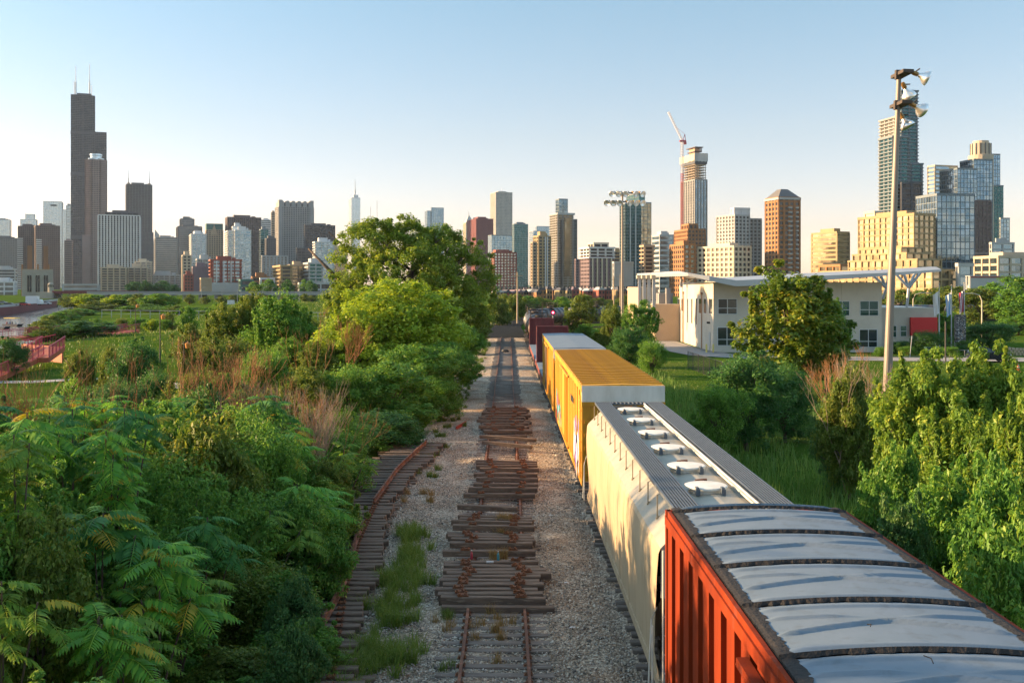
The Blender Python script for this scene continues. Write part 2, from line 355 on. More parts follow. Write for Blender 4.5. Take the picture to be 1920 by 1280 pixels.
# ---- loose old ties piled across the middle track (each one a thing)
pg = 'old ties piled across the middle track'
def loose(Y, X, ang=0, z=.17, label=None, plates=True, pitch=0, tl=1.0):
    o = inst('loose_tie', random.choice(OLD), None, (X, Y, z), (0, R(pitch), R(ang) + random.gauss(0, .032)), (tl, 1, 1)); o.location.z += random.uniform(-.01, .03); o.rotation_euler.x = random.uniform(-.08, .08)
    tag(o, label or 'dark weathered old railway tie', 'railway tie', pg)
    if plates:
        for sx in (-.72 + random.uniform(-.06, .06), .72 + random.uniform(-.06, .06)):
            inst('tie_plate', PLATE, o, (sx, random.uniform(-.02, .02), .186), (random.uniform(-.1, .1), 0, random.uniform(-.2, .2)), (1.35, 1.2, 1.3))
            inst('tie_plate', PLATE, o, (sx + random.uniform(-.04, .04), 0, .215), (random.uniform(-.2, .2), 0, random.uniform(-.3, .3)), (1.2, .9, 1.2))
    o.location.x += random.gauss(0, .07); return o
def gy(py, z=.35): return G(925, py, z).y
# nearest raft, py 1050..1115
ya, yb = gy(1118), gy(1052)
for k in range(10):
    t = k / 9; loose(ya + (yb - ya) * t, -.42 + .0 * t + random.uniform(-.12, .12) - .06 * t, random.uniform(-1.5, 1.5) - 1.5 * (1 - t), .17, ORD[k] + ' grey split tie of the nearest raft, counted from the near edge', tl=1.06)
loose(ya - .28, -.35, -1.8, .02, 'dark tie standing proud at the near edge of the nearest raft of ties', False, tl=1.08)
loose(ya + .5, -.5, 3, 0, 'dark tie half hidden under the nearest raft of ties', False)
# single tie
loose(gy(1032), -.62, 1.5, .17, 'single dark tie lying straight across the rails just beyond the nearest raft', tl=1.05)
# skewed bundle 960-1020
y0 = gy(1015)
for k, (dx, a, z) in enumerate([(-.55, -3, .17), (-.5, -4, .17), (-.52, -2.5, .17), (-.6, -3, .17), (-.55, -5, .34)]): loose(y0 + .36 * k, dx, a, z, ORD[k] + ' tie of the skewed bundle sliding left of the rails')
y1 = gy(978)
for k, (dx, a) in enumerate([(-.48, -8), (-.5, -7), (-.42, -9)]): loose(y1 + .42 * k, dx, a, .2, ORD[k] + ' tie lying askew in the bundle with dry orange grass')
loose(gy(952), -.7, -12, .25, 'lone slanting tie above the bundle with dry orange grass', False, tl=.85)
y2 = gy(925)
for k in range(4): loose(y2 + .4 * k, -.32 + .06 * k, -1.5, .17 + .16 * (k % 2), ORD[k] + ' tie of the middle bundle, left end jutting over the gravel')
y3 = gy(895)
for k in range(4): loose(y3 + .55 * k, -.1, -3, .17 + .1 * (k % 2), ORD[k] + ' tie with rust heaps in the fourth pile of ties')
y4 = gy(872)
for k in range(3): loose(y4 + .6 * k, -.02, -2.5, .17, ORD[k] + ' tie at the far side of the fourth pile', tl=1.02)
loose(gy(835), .0, -16, .3, 'long pale tie leaning diagonally across the rails', False, 3)
loose(gy(826), .1, -14, .36, 'second diagonal tie just beyond the long pale one', False, 2)
loose(gy(815), -.35, 2, .17, 'short dark tie end beside the diagonal ties', False)
y5, y6 = gy(806), gy(765)
for k in range(34):
    t = k / 33; loose(y5 + (y6 - y5) * t, -.18 + random.uniform(-.18, .18), random.uniform(-2, 2), .17 + (.17 if k % 4 == 2 else 0), ORD[k] + ' tie of the farthest long raft, counted from its near edge')
# rust scraps and fasteners between
M_dry = mat('dry_grass', (.32, .17, .06), (.22, .13, .05), 5, .9)
# ================================================================= SKYLINE
CITY = 20.0
GL = dict(
 dark=glassmat('dark_glass', (.02, .025, .032), (.08, .085, .09), .3, .2), black=glassmat('black_glass', (.012, .012, .014), (.04, .04, .042), .2, .25),
 blue=glassmat('blue_glass', (.13, .22, .3), (.27, .36, .42), .8, .1), teal=glassmat('teal_glass', (.015, .075, .085), (.04, .12, .125), .7, .13),
 pale=glassmat('pale_glass', (.42, .52, .58), (.55, .62, .66), .75, .15), grey=glassmat('grey_glass', (.1, .12, .135), (.2, .22, .23), .5, .15),
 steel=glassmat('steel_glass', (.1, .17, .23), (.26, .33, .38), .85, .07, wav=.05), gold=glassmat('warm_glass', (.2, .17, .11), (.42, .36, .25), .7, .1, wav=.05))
def wm(n, c, c2=None): return mat(n, c, c2 or tuple(v * .82 for v in c), .05, .8)
WL = dict(
 black=mat('black_aluminium', (.06, .065, .08), (.07, .075, .09), .05, .5, spec=.3), pink=wm('pink_granite', (.27, .2, .185)), white=wm('white_panel', (.58, .59, .6)),
 brown=wm('brown_granite', (.12, .09, .09)), dgrey=wm('dark_grey_stone', (.13, .13, .135)), grey=wm('grey_stone', (.28, .28, .28)), lgrey=wm('light_grey_stone', (.4, .41, .41)),
 beige=wm('beige_concrete', (.46, .39, .29)), tan=wm('tan_concrete', (.38, .29, .2)), orange=wm('orange_brick', (.3, .14, .055)), brick=wm('red_brick', (.26, .075, .055)),
 maroon=wm('maroon_steel', (.17, .045, .05)), cream=wm('cream_stone', (.56, .49, .37)), slate=wm('slate_panel', (.07, .075, .09)), steel=wm('steel_mullion', (.16, .2, .23)),
 violet=wm('violet_brick', (.18, .13, .15)), concrete=wm('raw_concrete', (.34, .29, .24)), yellow=wm('yellow_brick', (.34, .25, .13)), green=wm('green_copper', (.06, .15, .13)), granite=wm('aon_granite', (.42, .41, .385)))
# style: floor height, spandrel share, bay width, pier share, slab proud, pier proud
ST = dict(ribbon=(3.9, .42, 30, .06, .35, .3), grid=(3.4, .4, 4.2, .38, .3, .45), vert=(3.9, .18, 3.4, .5, .15, .9), glass=(4.0, .12, 5.5, .06, .12, .2), apt=(3.0, .3, 7, .22, 1.3, .3),
          sears=(4.1, .45, 4.6, .16, .2, .25), wide=(4.2, .3, 7.5, .14, .3, .6), stripes=(3.2, .16, 4.4, .42, .2, .6), pane=(3.7, .12, 2.9, .1, .12, .22), terr=(3.5, .26, 4.2, .14, .35, .5), fine=(3.2, .42, 3.0, .4, .25, .35))
RNGB = random.Random(3)
def facade(root, w, d, z0, z1, style, wall, glass, x=0., y=0., cap=1.5, name='wall', seed=None):
    fl, sp, bay, pw, e1, e2 = ST[style]; wall = WL.get(wall, wall); glass = GL.get(glass) or WL.get(glass, glass)
    core = MB().box(x, x + w, y, y + d, z0, z1).mesh('glass_core', glass); inst('glass_wall', core, root)
    n = max(1, round((z1 - z0) / fl)); h = (z1 - z0) / n; b = MB()
    for k in range(n): b.box(x - e1, x + w + e1, y - e1, y + d + e1, z0 + k * h, z0 + k * h + h * sp)
    o = inst('floor_bands', b.mesh('floor_bands', wall), root); tag(o, kind='stuff')
    b = MB()
    nb = max(1, round(w / bay)); bw = w / nb; hp = bw * pw / 2
    for k in range(nb + 1):
        c = x + k * bw
        b.box(c - hp, c + hp, y - e2, y - .01, z0, z1).box(c - hp, c + hp, y + d + .01, y + d + e2, z0, z1)
    nb = max(1, round(d / bay)); bw = d / nb; hp2 = bw * pw / 2
    for k in range(nb + 1):
        c = y + k * bw
        b.box(x - e2, x - .01, c - hp2, c + hp2, z0, z1).box(x + w + .01, x + w + e2, c - hp2, c + hp2, z0, z1)
    o = inst('piers', b.mesh('piers', wall), root); tag(o, kind='stuff')
    m = max(e1, e2) + .05
    inst('roof_parapet', MB().box(x - m, x + w + m, y - m, y + d + m, z1, z1 + cap).mesh('roof_parapet', wall), root)
def frame(xm, D, yaw):
    c = P(xm, 535, D); c.z = 0; a = R(yaw)
    return c, Vector((math.cos(a), math.sin(a), 0)), Vector((-math.sin(a), math.cos(a), 0))
def solve(c, dirv, px, yref):
    r = ray(px, yref); # c + t*dirv on line s*r
    det = dirv.x * (-r.y) + r.x * dirv.y
    return (c.x * r.y - c.y * r.x) / (-(dirv.x * r.y - dirv.y * r.x)) if abs(dirv.x * r.y - dirv.y * r.x) > 1e-6 else 50
def htop(c, py, px): 
    r = ray(px, py); hd = math.hypot(c.x, c.y); return CAMZ + r.z * hd / math.hypot(r.x, r.y)
def bld(label, x0, xm, x1, yt, D, style, wall, glass, depth=None, yaw=None, yb=None, extra=(), cat='tower', name='tower_block', plant=True, cap=1.5, group=None):
    yaw = CITY if yaw is None else yaw; c, E, N = frame(xm, D, yaw); ym = (yt + 540) / 2
    w_ = abs(solve(c, E, x1, ym)) if x1 > xm + .5 else (depth or 30)
    d_ = abs(solve(c, N, x0, ym)) if x0 < xm - .5 else (depth or w_ * .7)
    d_ = min(d_, 140); w_ = min(w_, 200)
    h = htop(c, yt, xm) + 1.5
    t = thing(name, label, cat, (c.x, c.y, -1.5), R(yaw), group)
    facade(t, w_, d_, 0, h, style, wall, glass, cap=cap)
    if plant and w_ > 8:
        ph = RNGB.uniform(3, 5)*min(1,D/900); inst('roof_plant', MB().box(w_ * .2, w_ * .7, d_ * .2, d_ * .75, h + cap - .2, h + cap + ph).box(w_ * .74, w_ * .86, d_ * .3, d_ * .5, h + cap - .2, h + cap + ph * .6).mesh('roof_plant', WL.get(wall, wall)), t)
    def pz(py): return htop(c, py, xm) + 1.5
    def px2(px, py=None): return solve(c, E, px, py or ym)      # local x along the front for a pixel column
    return t, w_, d_, h, pz, (lambda px, py=None: (1 if px >= xm else -1) * abs(px2(px, py)))
def mast(root, x, y, z0, z1, r=.9, m=None, name='antenna'):
    inst(name, MB().tube([(x, y, z0), (x, y, z0 + (z1 - z0) * .45)], r, 6).tube([(x, y, z0 + (z1 - z0) * .45), (x, y, z1)], [r * .55, r * .3], 6).mesh('antenna', m or WL['lgrey']), root)

B = bld
# -------- far left
B('pale blue glass tower with a rounded top at the left edge of the skyline', -14, -14, 18, 412, 1900, 'glass', 'lgrey', 'pale', 40)
B('grey gridded tower standing in front of the pale tower at the left edge', -12, -12, 32, 447, 1500, 'grid', 'dgrey', 'grey', 30)
t, w_, d_, h, pz, lx = B('light grey stepped block peeking above the brown twin blocks', 38, 38, 68, 412, 1700, 'glass', 'white', 'pale', 30, plant=False); facade(t, lx(64) - lx(47), 20, h, pz(402), 'glass', 'white', 'pale', lx(47), 4)
t, w_, d_, h, pz, lx = B('brown block with white balcony strips at its left corner', 34, 34, 69, 425, 1250, 'fine', 'brown', 'dark', 40)
inst('balcony_strip', MB().box(-.5, lx(43.5), -1.4, -.7, 2, pz(447)).mesh('balcony_core', GL['dark']), t)
bs = MB(); z = 2
while z < pz(447): bs.box(-1, lx(43.5), -3, -.8, z, z + 1.5); z += 3.2
tag(inst('balconies', bs.mesh('balconies', WL['white']), t), kind='stuff')
t, w_, d_, h, pz, lx = B('second brown block with white balconies and a reddish sunlit right side', 67, 67, 112, 424, 1230, 'fine', 'brown', 'dark', 55, yaw=29)
bs = MB(); z = 2
while z < pz(447): bs.box(.5, lx(78), -3, -.8, z, z + 1.5); z += 3.2
tag(inst('balconies', bs.mesh('balconies', WL['white']), t), kind='stuff')
t, w_, d_, h, pz, lx = B('pale blue glass tower with a roof slot, left of the tall black tower', 81, 81, 116, 378, 1900, 'glass', 'white', 'pale', 50, plant=False)
inst('louvre_slot', MB().box(lx(95), lx(106), -1, -.5, pz(386), pz(383)).mesh('louvre_slot', WL['slate']), t); facade(t, lx(123) - lx(116), 40, 0, pz(393), 'glass', 'white', 'pale', lx(116) + 1, 4)
B('narrow pale office block close to the left of the tall black tower', 124, 124, 134, 386, 1850, 'ribbon', 'lgrey', 'pale', 30)
B('pinkish low office block touching the foot of the tall black tower', 121, 121, 135, 452, 1500, 'ribbon', 'pink', 'dark', 30)
# -------- the black bundled tower
t, w_, d_, h, pz, lx = B('very tall black stepped tower with two white antennas', 133, 133, 200, 545, 1753, 'sears', 'black', 'black', 68, plant=False, yaw=22, name='skyscraper')
tw = w_ / 3
for (a, b_, y0_, y1_, z1) in ((0, 2, 0, 2, 178), (2, 3, 0, 3, 246), (0, 2, 2, 3, 322), ):
    facade(t, tw * (b_ - a) - .3, 68 / 3 * (y1_ - y0_) - .3, h + 1.5, pz(z1), 'sears', 'black', 'black', tw * a, 68 / 3 * y0_)
for py_ in (247, 325, 443): inst('louvre_band', MB().box(-.9, lx(177 if py_ < 300 else 176), -1.0, 60, pz(py_ + 4), pz(py_ - 2)).mesh('louvre_band', WL['black']), t)
inst('corner_rib', MB().box(tw - 1, tw + 1, -1.3, 0, 0, pz(178)).box(tw * 2 - 1, tw * 2 + .8, -1.3, 0, 0, pz(178)).mesh('corner_rib', WL['black']), t)
inst('roof_plant', MB().box(tw * .5, tw * 1.7, 5, 30, pz(178), pz(173)).mesh('roof_plant', WL['black']), t)
mast(t, lx(142, 170), 14, pz(178), pz(121), 1.6, WL['white']); mast(t, lx(168, 170), 14, pz(178), pz(115), 1.6, WL['white'])
inst('antenna', MB().tube([(lx(139, 170), 14, pz(178)), (lx(139, 170), 14, pz(150))], .8).mesh('small_mast', WL['white']), t); inst('antenna', MB().tube([(lx(172, 170), 14, pz(178)), (lx(172, 170), 14, pz(155))], .7).mesh('small_mast', WL['white']), t)
# -------- pink granite tower, octagonal with cylinder crown
c = P(180, 535, 1560); hh = lambda py: htop(c, py, 180)
t = thing('skyscraper', 'pink granite tower with a round glass crown in front of the tall black tower', 'tower', (c.x, c.y, -1.5), R(22)); r0 = 22.0
def octo(r, rot=22.5): return [(r * math.cos(R(rot + 45 * k)), r * math.sin(R(rot + 45 * k))) for k in range(8)]
inst('glass_wall', MB().prism(octo(r0), 0, hh(300)).mesh('octo_core', GL['dark']), t)
b = MB(); z = 2.0
while z < hh(302): b.prism(octo(r0 + .5), z, z + 1.9); z += 3.9
tag(inst('floor_bands', b.mesh('octo_bands', WL['pink']), t), kind='stuff')
b = MB()
for k in range(8):
    a0, a1 = octo(r0 + .3)[k], octo(r0 + .3)[(k + 1) % 8]
    for j in range(6):
        q = j / 5; X_, Y_ = a0[0] + (a1[0] - a0[0]) * q, a0[1] + (a1[1] - a0[1]) * q; b.box(X_ - .9, X_ + .9, Y_ - .9, Y_ + .9, 0, hh(299))
tag(inst('piers', b.mesh('octo_piers', WL['pink']), t), kind='stuff')
inst('crown', MB().lathe([(11, hh(300)), (11, hh(292)), (12, hh(291)), (12, hh(288))], 24).mesh('crown', GL['pale']), t)
for k in range(4): a = R(45 + 90 * k); inst('turret', MB().lathe([(4.5, hh(300)), (4.5, hh(297)), (5, hh(296.5))], 12, (15 * math.cos(a), 15 * math.sin(a), 0)).mesh('turret', GL['pale']), t)
inst('podium', MB().box(-26, 18, -20, 22, 0, hh(440)).mesh('podium', WL['pink']), t)
B('long slab building of white and dark vertical window strips under a black roof band', 179, 184, 262, 404, 1150, 'stripes', 'white', 'black', 30, yaw=19, plant=False)
t, w_, d_, h, pz, lx = B('black penthouse block topping the striped slab building', 198, 198, 259, 399, 1168, 'wide', 'slate', 'dark', 14, yaw=19, name='penthouse_block')
t, w_, d_, h, pz, lx = B('dark grey stepped tower with two thin masts on its corners', 237, 237, 285, 346, 1850, 'vert', 'dgrey', 'dark', 40, yaw=23)
facade(t, lx(287) + 2, 44, 0, pz(436), 'fine', 'dgrey', 'dark', -1.5, -2)
for a in (241.5, 280.5): mast(t, lx(a), 8, h, pz(318), .9, WL['dgrey']); inst('turret', MB().box(lx(a) - 3, lx(a) + 3, 5, 11, h, pz(342)).mesh('turret', WL['tan']), t)
t, w_, d_, h, pz, lx = B('pale tower with a slanted roof behind the grey ribbon-window block', 289, 289, 308, 452, 1700, 'ribbon', 'lgrey', 'pale', 30, plant=False)
inst('slanted_roof', MB().prism([(0, h), (w_, h), (2, pz(430))], 0, 25, 'y').mesh('slanted_roof', WL['lgrey']), t)
B('grey ribbon-window office block right of the dark stepped tower', 292, 292, 333, 446, 1400, 'ribbon', 'grey', 'grey', 40, yaw=22)
B('long sunlit beige apartment block with round bays low beside the green bushes', 185, 190, 236, 503, 900, 'apt', 'beige', 'dark', 25)
B('second beige apartment block just right of the long sunlit one', 236, 240, 276, 503, 930, 'apt', 'beige', 'dark', 25)
B('pale stepped apartment house with a pink penthouse left of the round trees', 250, 254, 284, 492, 980, 'apt', 'cream', 'grey', 25)
B('low white and grey flats behind the dark round trees', 278, 278, 338, 517, 1020, 'apt', 'lgrey', 'grey', 20)
B('low grey building with a peaked roof below the gridded tower at left', -10, -10, 28, 506, 1000, 'ribbon', 'lgrey', 'dark', 25)
B('white loading dock building at the left edge by the river', -10, -10, 26, 530, 620, 'wide', 'white', 'grey', 20)
B('long low grey riverside hall under the skyscrapers', 118, 118, 184, 535, 760, 'ribbon', 'lgrey', 'grey', 20, plant=False)
# -------- power station
t, w_, d_, h, pz, lx = B('square stone power station with tall slot windows and two chimneys', 42, 43, 97, 506, 560, 'wide', 'tan', 'tan', 26, plant=False, yaw=23, name='power_station', cat='power station', cap=.6)
t.location.z = -1.5; M_pst = mat('station_stone', (.34, .31, .26), (.28, .25, .21), .2, .9)
inst('wall', MB().box(-.8, w_ + .8, -.8, d_ + .8, 0, h).mesh('station_wall', M_pst), t)
sl = MB().box(-.55, .55, -.3, .1, 4.5, h - 4).mesh('slot_window', GL['black'])
for px_ in (53, 57.5, 68.5, 73, 84, 88.5): inst('window', sl, t, (lx(px_), -.85, 0))
for px_ in (55, 85.5): inst('chimney', MB().box(lx(px_) - 1.6, lx(px_) + 1.6, 6, 9, h, pz(460)).mesh('chimney', wm('chimney_brick' + str(px_), (.24, .13, .07))), t)
for px_ in (41.5, 71, 91): inst('flue', MB().box(lx(px_) - .6, lx(px_) + .6, 1, 2.4, 0, pz(495)).mesh('flue', WL['orange']), t)
c = P(95, 545, 520); t = thing('bridge_tower', 'small octagonal stone bridge tower with a domed cap beside the power station', 'bridge tower', (c.x, c.y, 0))
hh = lambda py: htop(c, py, 95)
inst('wall', MB().lathe([(2.1, -3), (2.1, hh(538)), (2.0, hh(538)), (2, hh(534)), (2.4, hh(533.8)), (2.4, hh(533))], 8).mesh('tower_wall', M_pst), t)
inst('dome', MB().lathe([(2.1, hh(533)), (1.7, hh(531)), (.9, hh(530)), (.2, hh(529.4))], 8).mesh('dome', M_pst), t)
wn_ = MB().box(-.35, .35, -.1, .1, 0, 1.3).mesh('tower_window', GL['black'])
for a in range(4): inst('window', wn_, t, (2.0 * math.sin(R(a * 45 - 60)), -2.0 * math.cos(R(a * 45 - 60)), hh(538)), (0, 0, R(a * 45 - 60)))

# -------- middle left
B('grey green stepped ribbon tower left of the blue and white flats', 334, 334, 378, 425, 1500, 'ribbon', 'dgrey', 'grey', 40, yaw=22)
B('top stage of the grey green ribbon tower', 339, 339, 364, 411, 1515, 'ribbon', 'dgrey', 'grey', 25, yaw=22, name='tower_stage')
t, w_, d_, h, pz, lx = B('white and blue glass flats with an orange sunlit left edge', 356, 360, 386, 440, 1050, 'apt', 'white', 'blue', 25)
t, w_, d_, h, pz, lx = B('brown tower with a green roof and a pointed gable on its front', 385.5, 387, 418, 432, 1350, 'grid', 'tan', 'dark', 35, plant=False)
inst('green_roof', MB().box(0, w_, 0, 30, h + 1.5, pz(419)).mesh('green_roof', WL['green']), t)
inst('gable', MB().prism([(lx(395), h - 8), (lx(408), h - 8), (lx(401.5), pz(420))], -1.5, 0, 'y').mesh('gable', WL['tan']), t)
t, w_, d_, h, pz, lx = B('broad dark brown slab tower behind the white glass flats', 423, 427, 489, 408, 1350, 'vert', 'brown', 'black', 45, yaw=22)
mast(t, lx(440), 10, h, pz(399), .6)
B('white glass flats, left wing with stacked balconies', 422, 428, 438, 434, 960, 'apt', 'white', 'blue', 18)
B('white glass flats, tall central shaft before the dark brown slab', 436.5, 437, 455, 426, 985, 'glass', 'white', 'pale', 18)
B('white glass flats, right wing with white vertical mullions', 440, 441, 470, 433, 950, 'wide', 'white', 'blue', 18)
B('white ribbon block between the brown slab and the crenellated tower', 489, 490, 508, 413, 1600, 'ribbon', 'white', 'grey', 25)
B('dark teal glass block low between the brown slab and the crenellated tower', 489, 489, 503, 431, 1300, 'glass', 'steel', 'teal', 25)
B('checkered dark block left of the foot of the crenellated tower', 500, 500, 517, 448, 1250, 'fine', 'slate', 'dark', 25)
B('slim beige tower touching the left of the crenellated tower', 508, 509, 516, 399, 1650, 'ribbon', 'tan', 'dark', 25)
t, w_, d_, h, pz, lx = B('broad concrete tower with a crenellated crown of round-topped bays', 516, 523, 588, 388, 1400, 'grid', 'grey', 'dark', 40, yaw=24, plant=False)
for k in range(6):
    cx_ = w_ * (.085 + .166 * k); inst('crown_bay', MB().prism([(cx_ - w_ * .06, h), (cx_ + w_ * .06, h), (cx_ + w_ * .06, pz(379)), (cx_ + w_ * .035, pz(376)), (cx_ - w_ * .035, pz(376)), (cx_ - w_ * .06, pz(379))], -.6, d_, 'y').mesh('crown_bay', WL['grey']), t)
for a in (0, w_ - w_ * .1): inst('corner_tower', MB().box(a, a + w_ * .1, -.8, 14, 0, pz(374.5)).mesh('corner_tower', WL['grey']), t)
t, w_, d_, h, pz, lx = B('dark slate office block right of the crenellated tower', 571, 572, 628, 423, 1300, 'wide', 'slate', 'black', 40)
B('low dark block with a striped side left of the slate office block', 556, 557, 590, 466, 1150, 'wide', 'slate', 'dark', 25, plant=False)
B('blue glass flats with a red sunlit left edge beside the big tree', 588, 592, 625, 455, 900, 'apt', 'white', 'blue', 25)
B('beige and orange flats half hidden by the big tree', 612, 614, 650, 468, 950, 'apt', 'beige', 'gold', 25)
B('grey glass office with white fins behind the orange apartment row', 491, 492, 539, 481, 1000, 'stripes', 'lgrey', 'grey', 30, plant=False)
t, w_, d_, h, pz, lx = B('silver tower with stepped top and a slim spire above the big tree', 654, 659, 675.5, 371, 2600, 'glass', 'white', 'pale', 40, plant=False, yaw=18)
inst('crown', MB().box(w_ * .25, w_ * .8, 5, 25, h, pz(365)).mesh('crown', WL['white']), t); mast(t, w_ * .5, 15, h, pz(336), 2.0, WL['lgrey'], 'spire')
for px_, y_ in ((695, 388), (707, 377)):
    c = P(px_, 535, 2500); t = thing('antenna_mast', 'thin white antenna mast rising behind the big tree, ' + ('the shorter one' if px_ == 695 else 'the taller one'), 'antenna', (c.x, c.y, 0))
    z1 = htop(c, y_, px_); inst('mast', MB().tube([(0, 0, 0), (0, 0, z1 * .8)], 1.3, 6).tube([(0, 0, z1 * .8), (0, 0, z1)], .7, 6).mesh('mast', WL['lgrey']), t)
B('beige block with rows of dark windows left of the brown warehouse', 341, 343, 358, 480, 850, 'grid', 'beige', 'dark', 20)
B('brown warehouse behind the small orange house', 360, 362, 395, 502, 800, 'fine', 'violet', 'violet', 20)
B('small orange pink house beside the highway wall', 376, 378, 396, 524, 600, 'wide', 'tan', 'tan', 14)
B('maroon brick block behind the beige block', 345, 346, 362, 517, 760, 'fine', 'brick', 'dark', 14)
B('white blank tower block low behind the red and white flats', 368, 370, 400, 487, 950, 'wide', 'lgrey', 'grey', 20)
t, w_, d_, h, pz, lx = B('red and white residential block with green glass corner', 394, 397, 451, 489, 640, 'apt', 'brick', 'blue', 22)
for k in range(7): inst('white_pier', MB().box(w_ * (.02 + .125 * k), w_ * (.06 + .125 * k), -1.7, -1.35, pz(529), h).mesh('white_pier', WL['white' if k % 2 else 'brick']), t)
inst('podium', MB().box(-2, w_ + 1, -2.6, 0, 0, pz(530)).mesh('podium', WL['lgrey']), t)
B('low dark red shed with an orange roof left of the orange apartment row', 472, 474, 505, 521, 700, 'wide', 'orange', 'dark', 20)
B('white shop with a red door left of the orange apartment row', 488, 489, 514, 524, 620, 'wide', 'white', 'brick', 14, plant=False)
B('orange apartment row, leftmost bright yellow orange part', 514, 528, 546, 500, 620, 'apt', 'yellow', 'dark', 20)
B('orange apartment row, middle part with dark balconies', 541, 546, 573, 499, 640, 'apt', 'tan', 'gold', 20)
B('green glass apartment block ending the orange apartment row', 571, 580, 604, 495, 625, 'apt', 'lgrey', 'teal', 20)
B('long white parking deck under the orange apartment row', 560, 562, 640, 533, 600, 'wide', 'lgrey', 'dark', 20, plant=False)
B('low green roofed pavilion between the red flats and the orange row', 452, 452, 474, 527, 610, 'wide', 'green', 'dark', 14, plant=False)
# -------- middle
B('slender blue glass tower behind the big tree, narrow left shaft', 801, 801, 808, 396, 2100, 'glass', 'steel', 'blue', 25, plant=False)
B('slender blue glass tower rising behind the top of the big tree', 808, 809, 832, 390, 2100, 'glass', 'steel', 'blue', 30, plant=False)
t, w_, d_, h, pz, lx = B('beige tower with a sharp diamond-pointed top behind the red office tower', 869, 874, 889, 418, 2300, 'vert', 'beige', 'grey', 25, plant=False)
inst('pointed_roof', MB().add([(-1, -1, h), (w_ + 1, -1, h), (w_ + 1, d_ + 1, h), (-1, d_ + 1, h), (w_ / 2, d_ / 2, pz(402))], [(0, 1, 4), (1, 2, 4), (2, 3, 4), (3, 0, 4)]).mesh('pointed_roof', WL['lgrey']), t); mast(t, w_ / 2, d_ / 2, pz(403), pz(393), .9, None, 'spire')
B('dark red steel office tower with lit orange left face', 876.5, 893, 924.5, 411, 1600, 'wide', 'maroon', 'maroon', None, yaw=17)
t, w_, d_, h, pz, lx = B('tall pale grey tower with vertical ribs and tan sunlit left face', 920, 930, 960, 361, 2000, 'vert', 'granite', 'grey', None, yaw=19)
mast(t, w_ * .5, d_ * .5, h, pz(350), .6)
B('blue glass block with rippled facade below the tall ribbed tower', 915, 922, 960, 442, 1300, 'glass', 'steel', 'blue', None, plant=False)
t, w_, d_, h, pz, lx = B('red brick slab with rows of white framed windows', 922, 927, 968, 475, 900, 'grid', 'brick', 'pale', 22); inst('penthouse', MB().box(w_ * .1, w_ * .5, 3, 14, h, pz(468)).mesh('penthouse', WL['brick']), t)
B('dark teal glass tower right of the tall ribbed tower', 960, 964, 990, 421, 1400, 'glass', 'steel', 'teal', None)
B('blue grey tower behind the orange sunlit block, left shaft', 992, 1000, 1022, 434, 1700, 'glass', 'lgrey', 'blue', None, plant=False)
B('blue grey tower behind the orange sunlit block, right shaft', 1004, 1006, 1034, 425, 1750, 'glass', 'lgrey', 'blue', None, plant=False)
t, w_, d_, h, pz, lx = B('orange brown block with a notched top catching the sun', 1001, 1010, 1032, 444, 800, 'grid', 'yellow', 'dark', None)
inst('white_pier', MB().box(lx(1021), lx(1023), -1, -.5, 0, h).box(lx(1025), lx(1027), -1, -.5, 0, h).mesh('white_pier', WL['white']), t)
B('lower left wing of the orange brown block', 996, 999, 1006, 456, 790, 'grid', 'tan', 'dark', None)
t, w_, d_, h, pz, lx = B('tall balcony tower with a blue glass top storey and golden reflections', 1032, 1046, 1074, 403, 900, 'apt', 'grey', 'gold', None, yaw=17, plant=False)
facade(t, lx(1067) - lx(1051), 12, h + 1.5, pz(374), 'glass', 'steel', 'blue', lx(1051), 5); inst('cornice', MB().box(lx(1042) if False else -1, w_ + 2, -2, d_, h, h + 2.5).mesh('cornice', WL['lgrey']), t)
inst('glass_bay', MB().box(lx(1050), lx(1053), -2, 0, 0, h - 6).mesh('glass_bay', GL['dark']), t)
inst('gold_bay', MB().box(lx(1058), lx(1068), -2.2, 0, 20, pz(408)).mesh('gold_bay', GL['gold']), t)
B('darker right wing of the tall balcony tower', 1070, 1072, 1082, 413, 915, 'glass', 'steel', 'grey', 20, yaw=17)
B('purple brick building beside the balcony tower', 1078, 1080, 1090, 488, 850, 'fine', 'violet', 'dark', 20)
t, w_, d_, h, pz, lx = B('rose brick apartment tower with a white crown of arched windows', 1089, 1106, 1150, 484, 640, 'grid', 'violet', 'dark', None, yaw=15, plant=False)
facade(t, w_, d_, h, pz(466), 'apt', 'white', 'dark'); facade(t, w_ * .6, d_ * .6, pz(466) + .5, pz(457), 'wide', 'cream', 'dark', w_ * .25, d_ * .2)
for k in range(5): inst('bay', MB().box(w_ * (.08 + .2 * k), w_ * (.13 + .2 * k), -1.4, 0, 0, h).mesh('bay', WL['cream']), t)
B('plain grey low block left of the near floodlight mast', 1150, 1152, 1186, 494, 560, 'wide', 'lgrey', 'lgrey', 30, plant=False)
B('brown block behind the plain grey low block', 1150, 1152, 1165, 473, 900, 'ribbon', 'yellow', 'dark', 20)
t, w_, d_, h, pz, lx = B('dark teal glass tower behind the small floodlight mast', 1162, 1172, 1202, 383, 850, 'pane', 'steel', 'teal', None, yaw=15, plant=False)
for a in (1181, 1191): inst('white_fin', MB().box(lx(a), lx(a) + .7, -1.2, 0, 0, h).mesh('white_fin', WL['white']), t)
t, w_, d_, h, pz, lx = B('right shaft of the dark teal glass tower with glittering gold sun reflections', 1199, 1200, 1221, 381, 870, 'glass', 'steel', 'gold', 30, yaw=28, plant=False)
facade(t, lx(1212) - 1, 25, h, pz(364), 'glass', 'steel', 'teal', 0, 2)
B('beige balcony flats at the foot of the teal tower', 1203, 1209, 1224, 463, 560, 'apt', 'tan', 'dark', None, yaw=15)
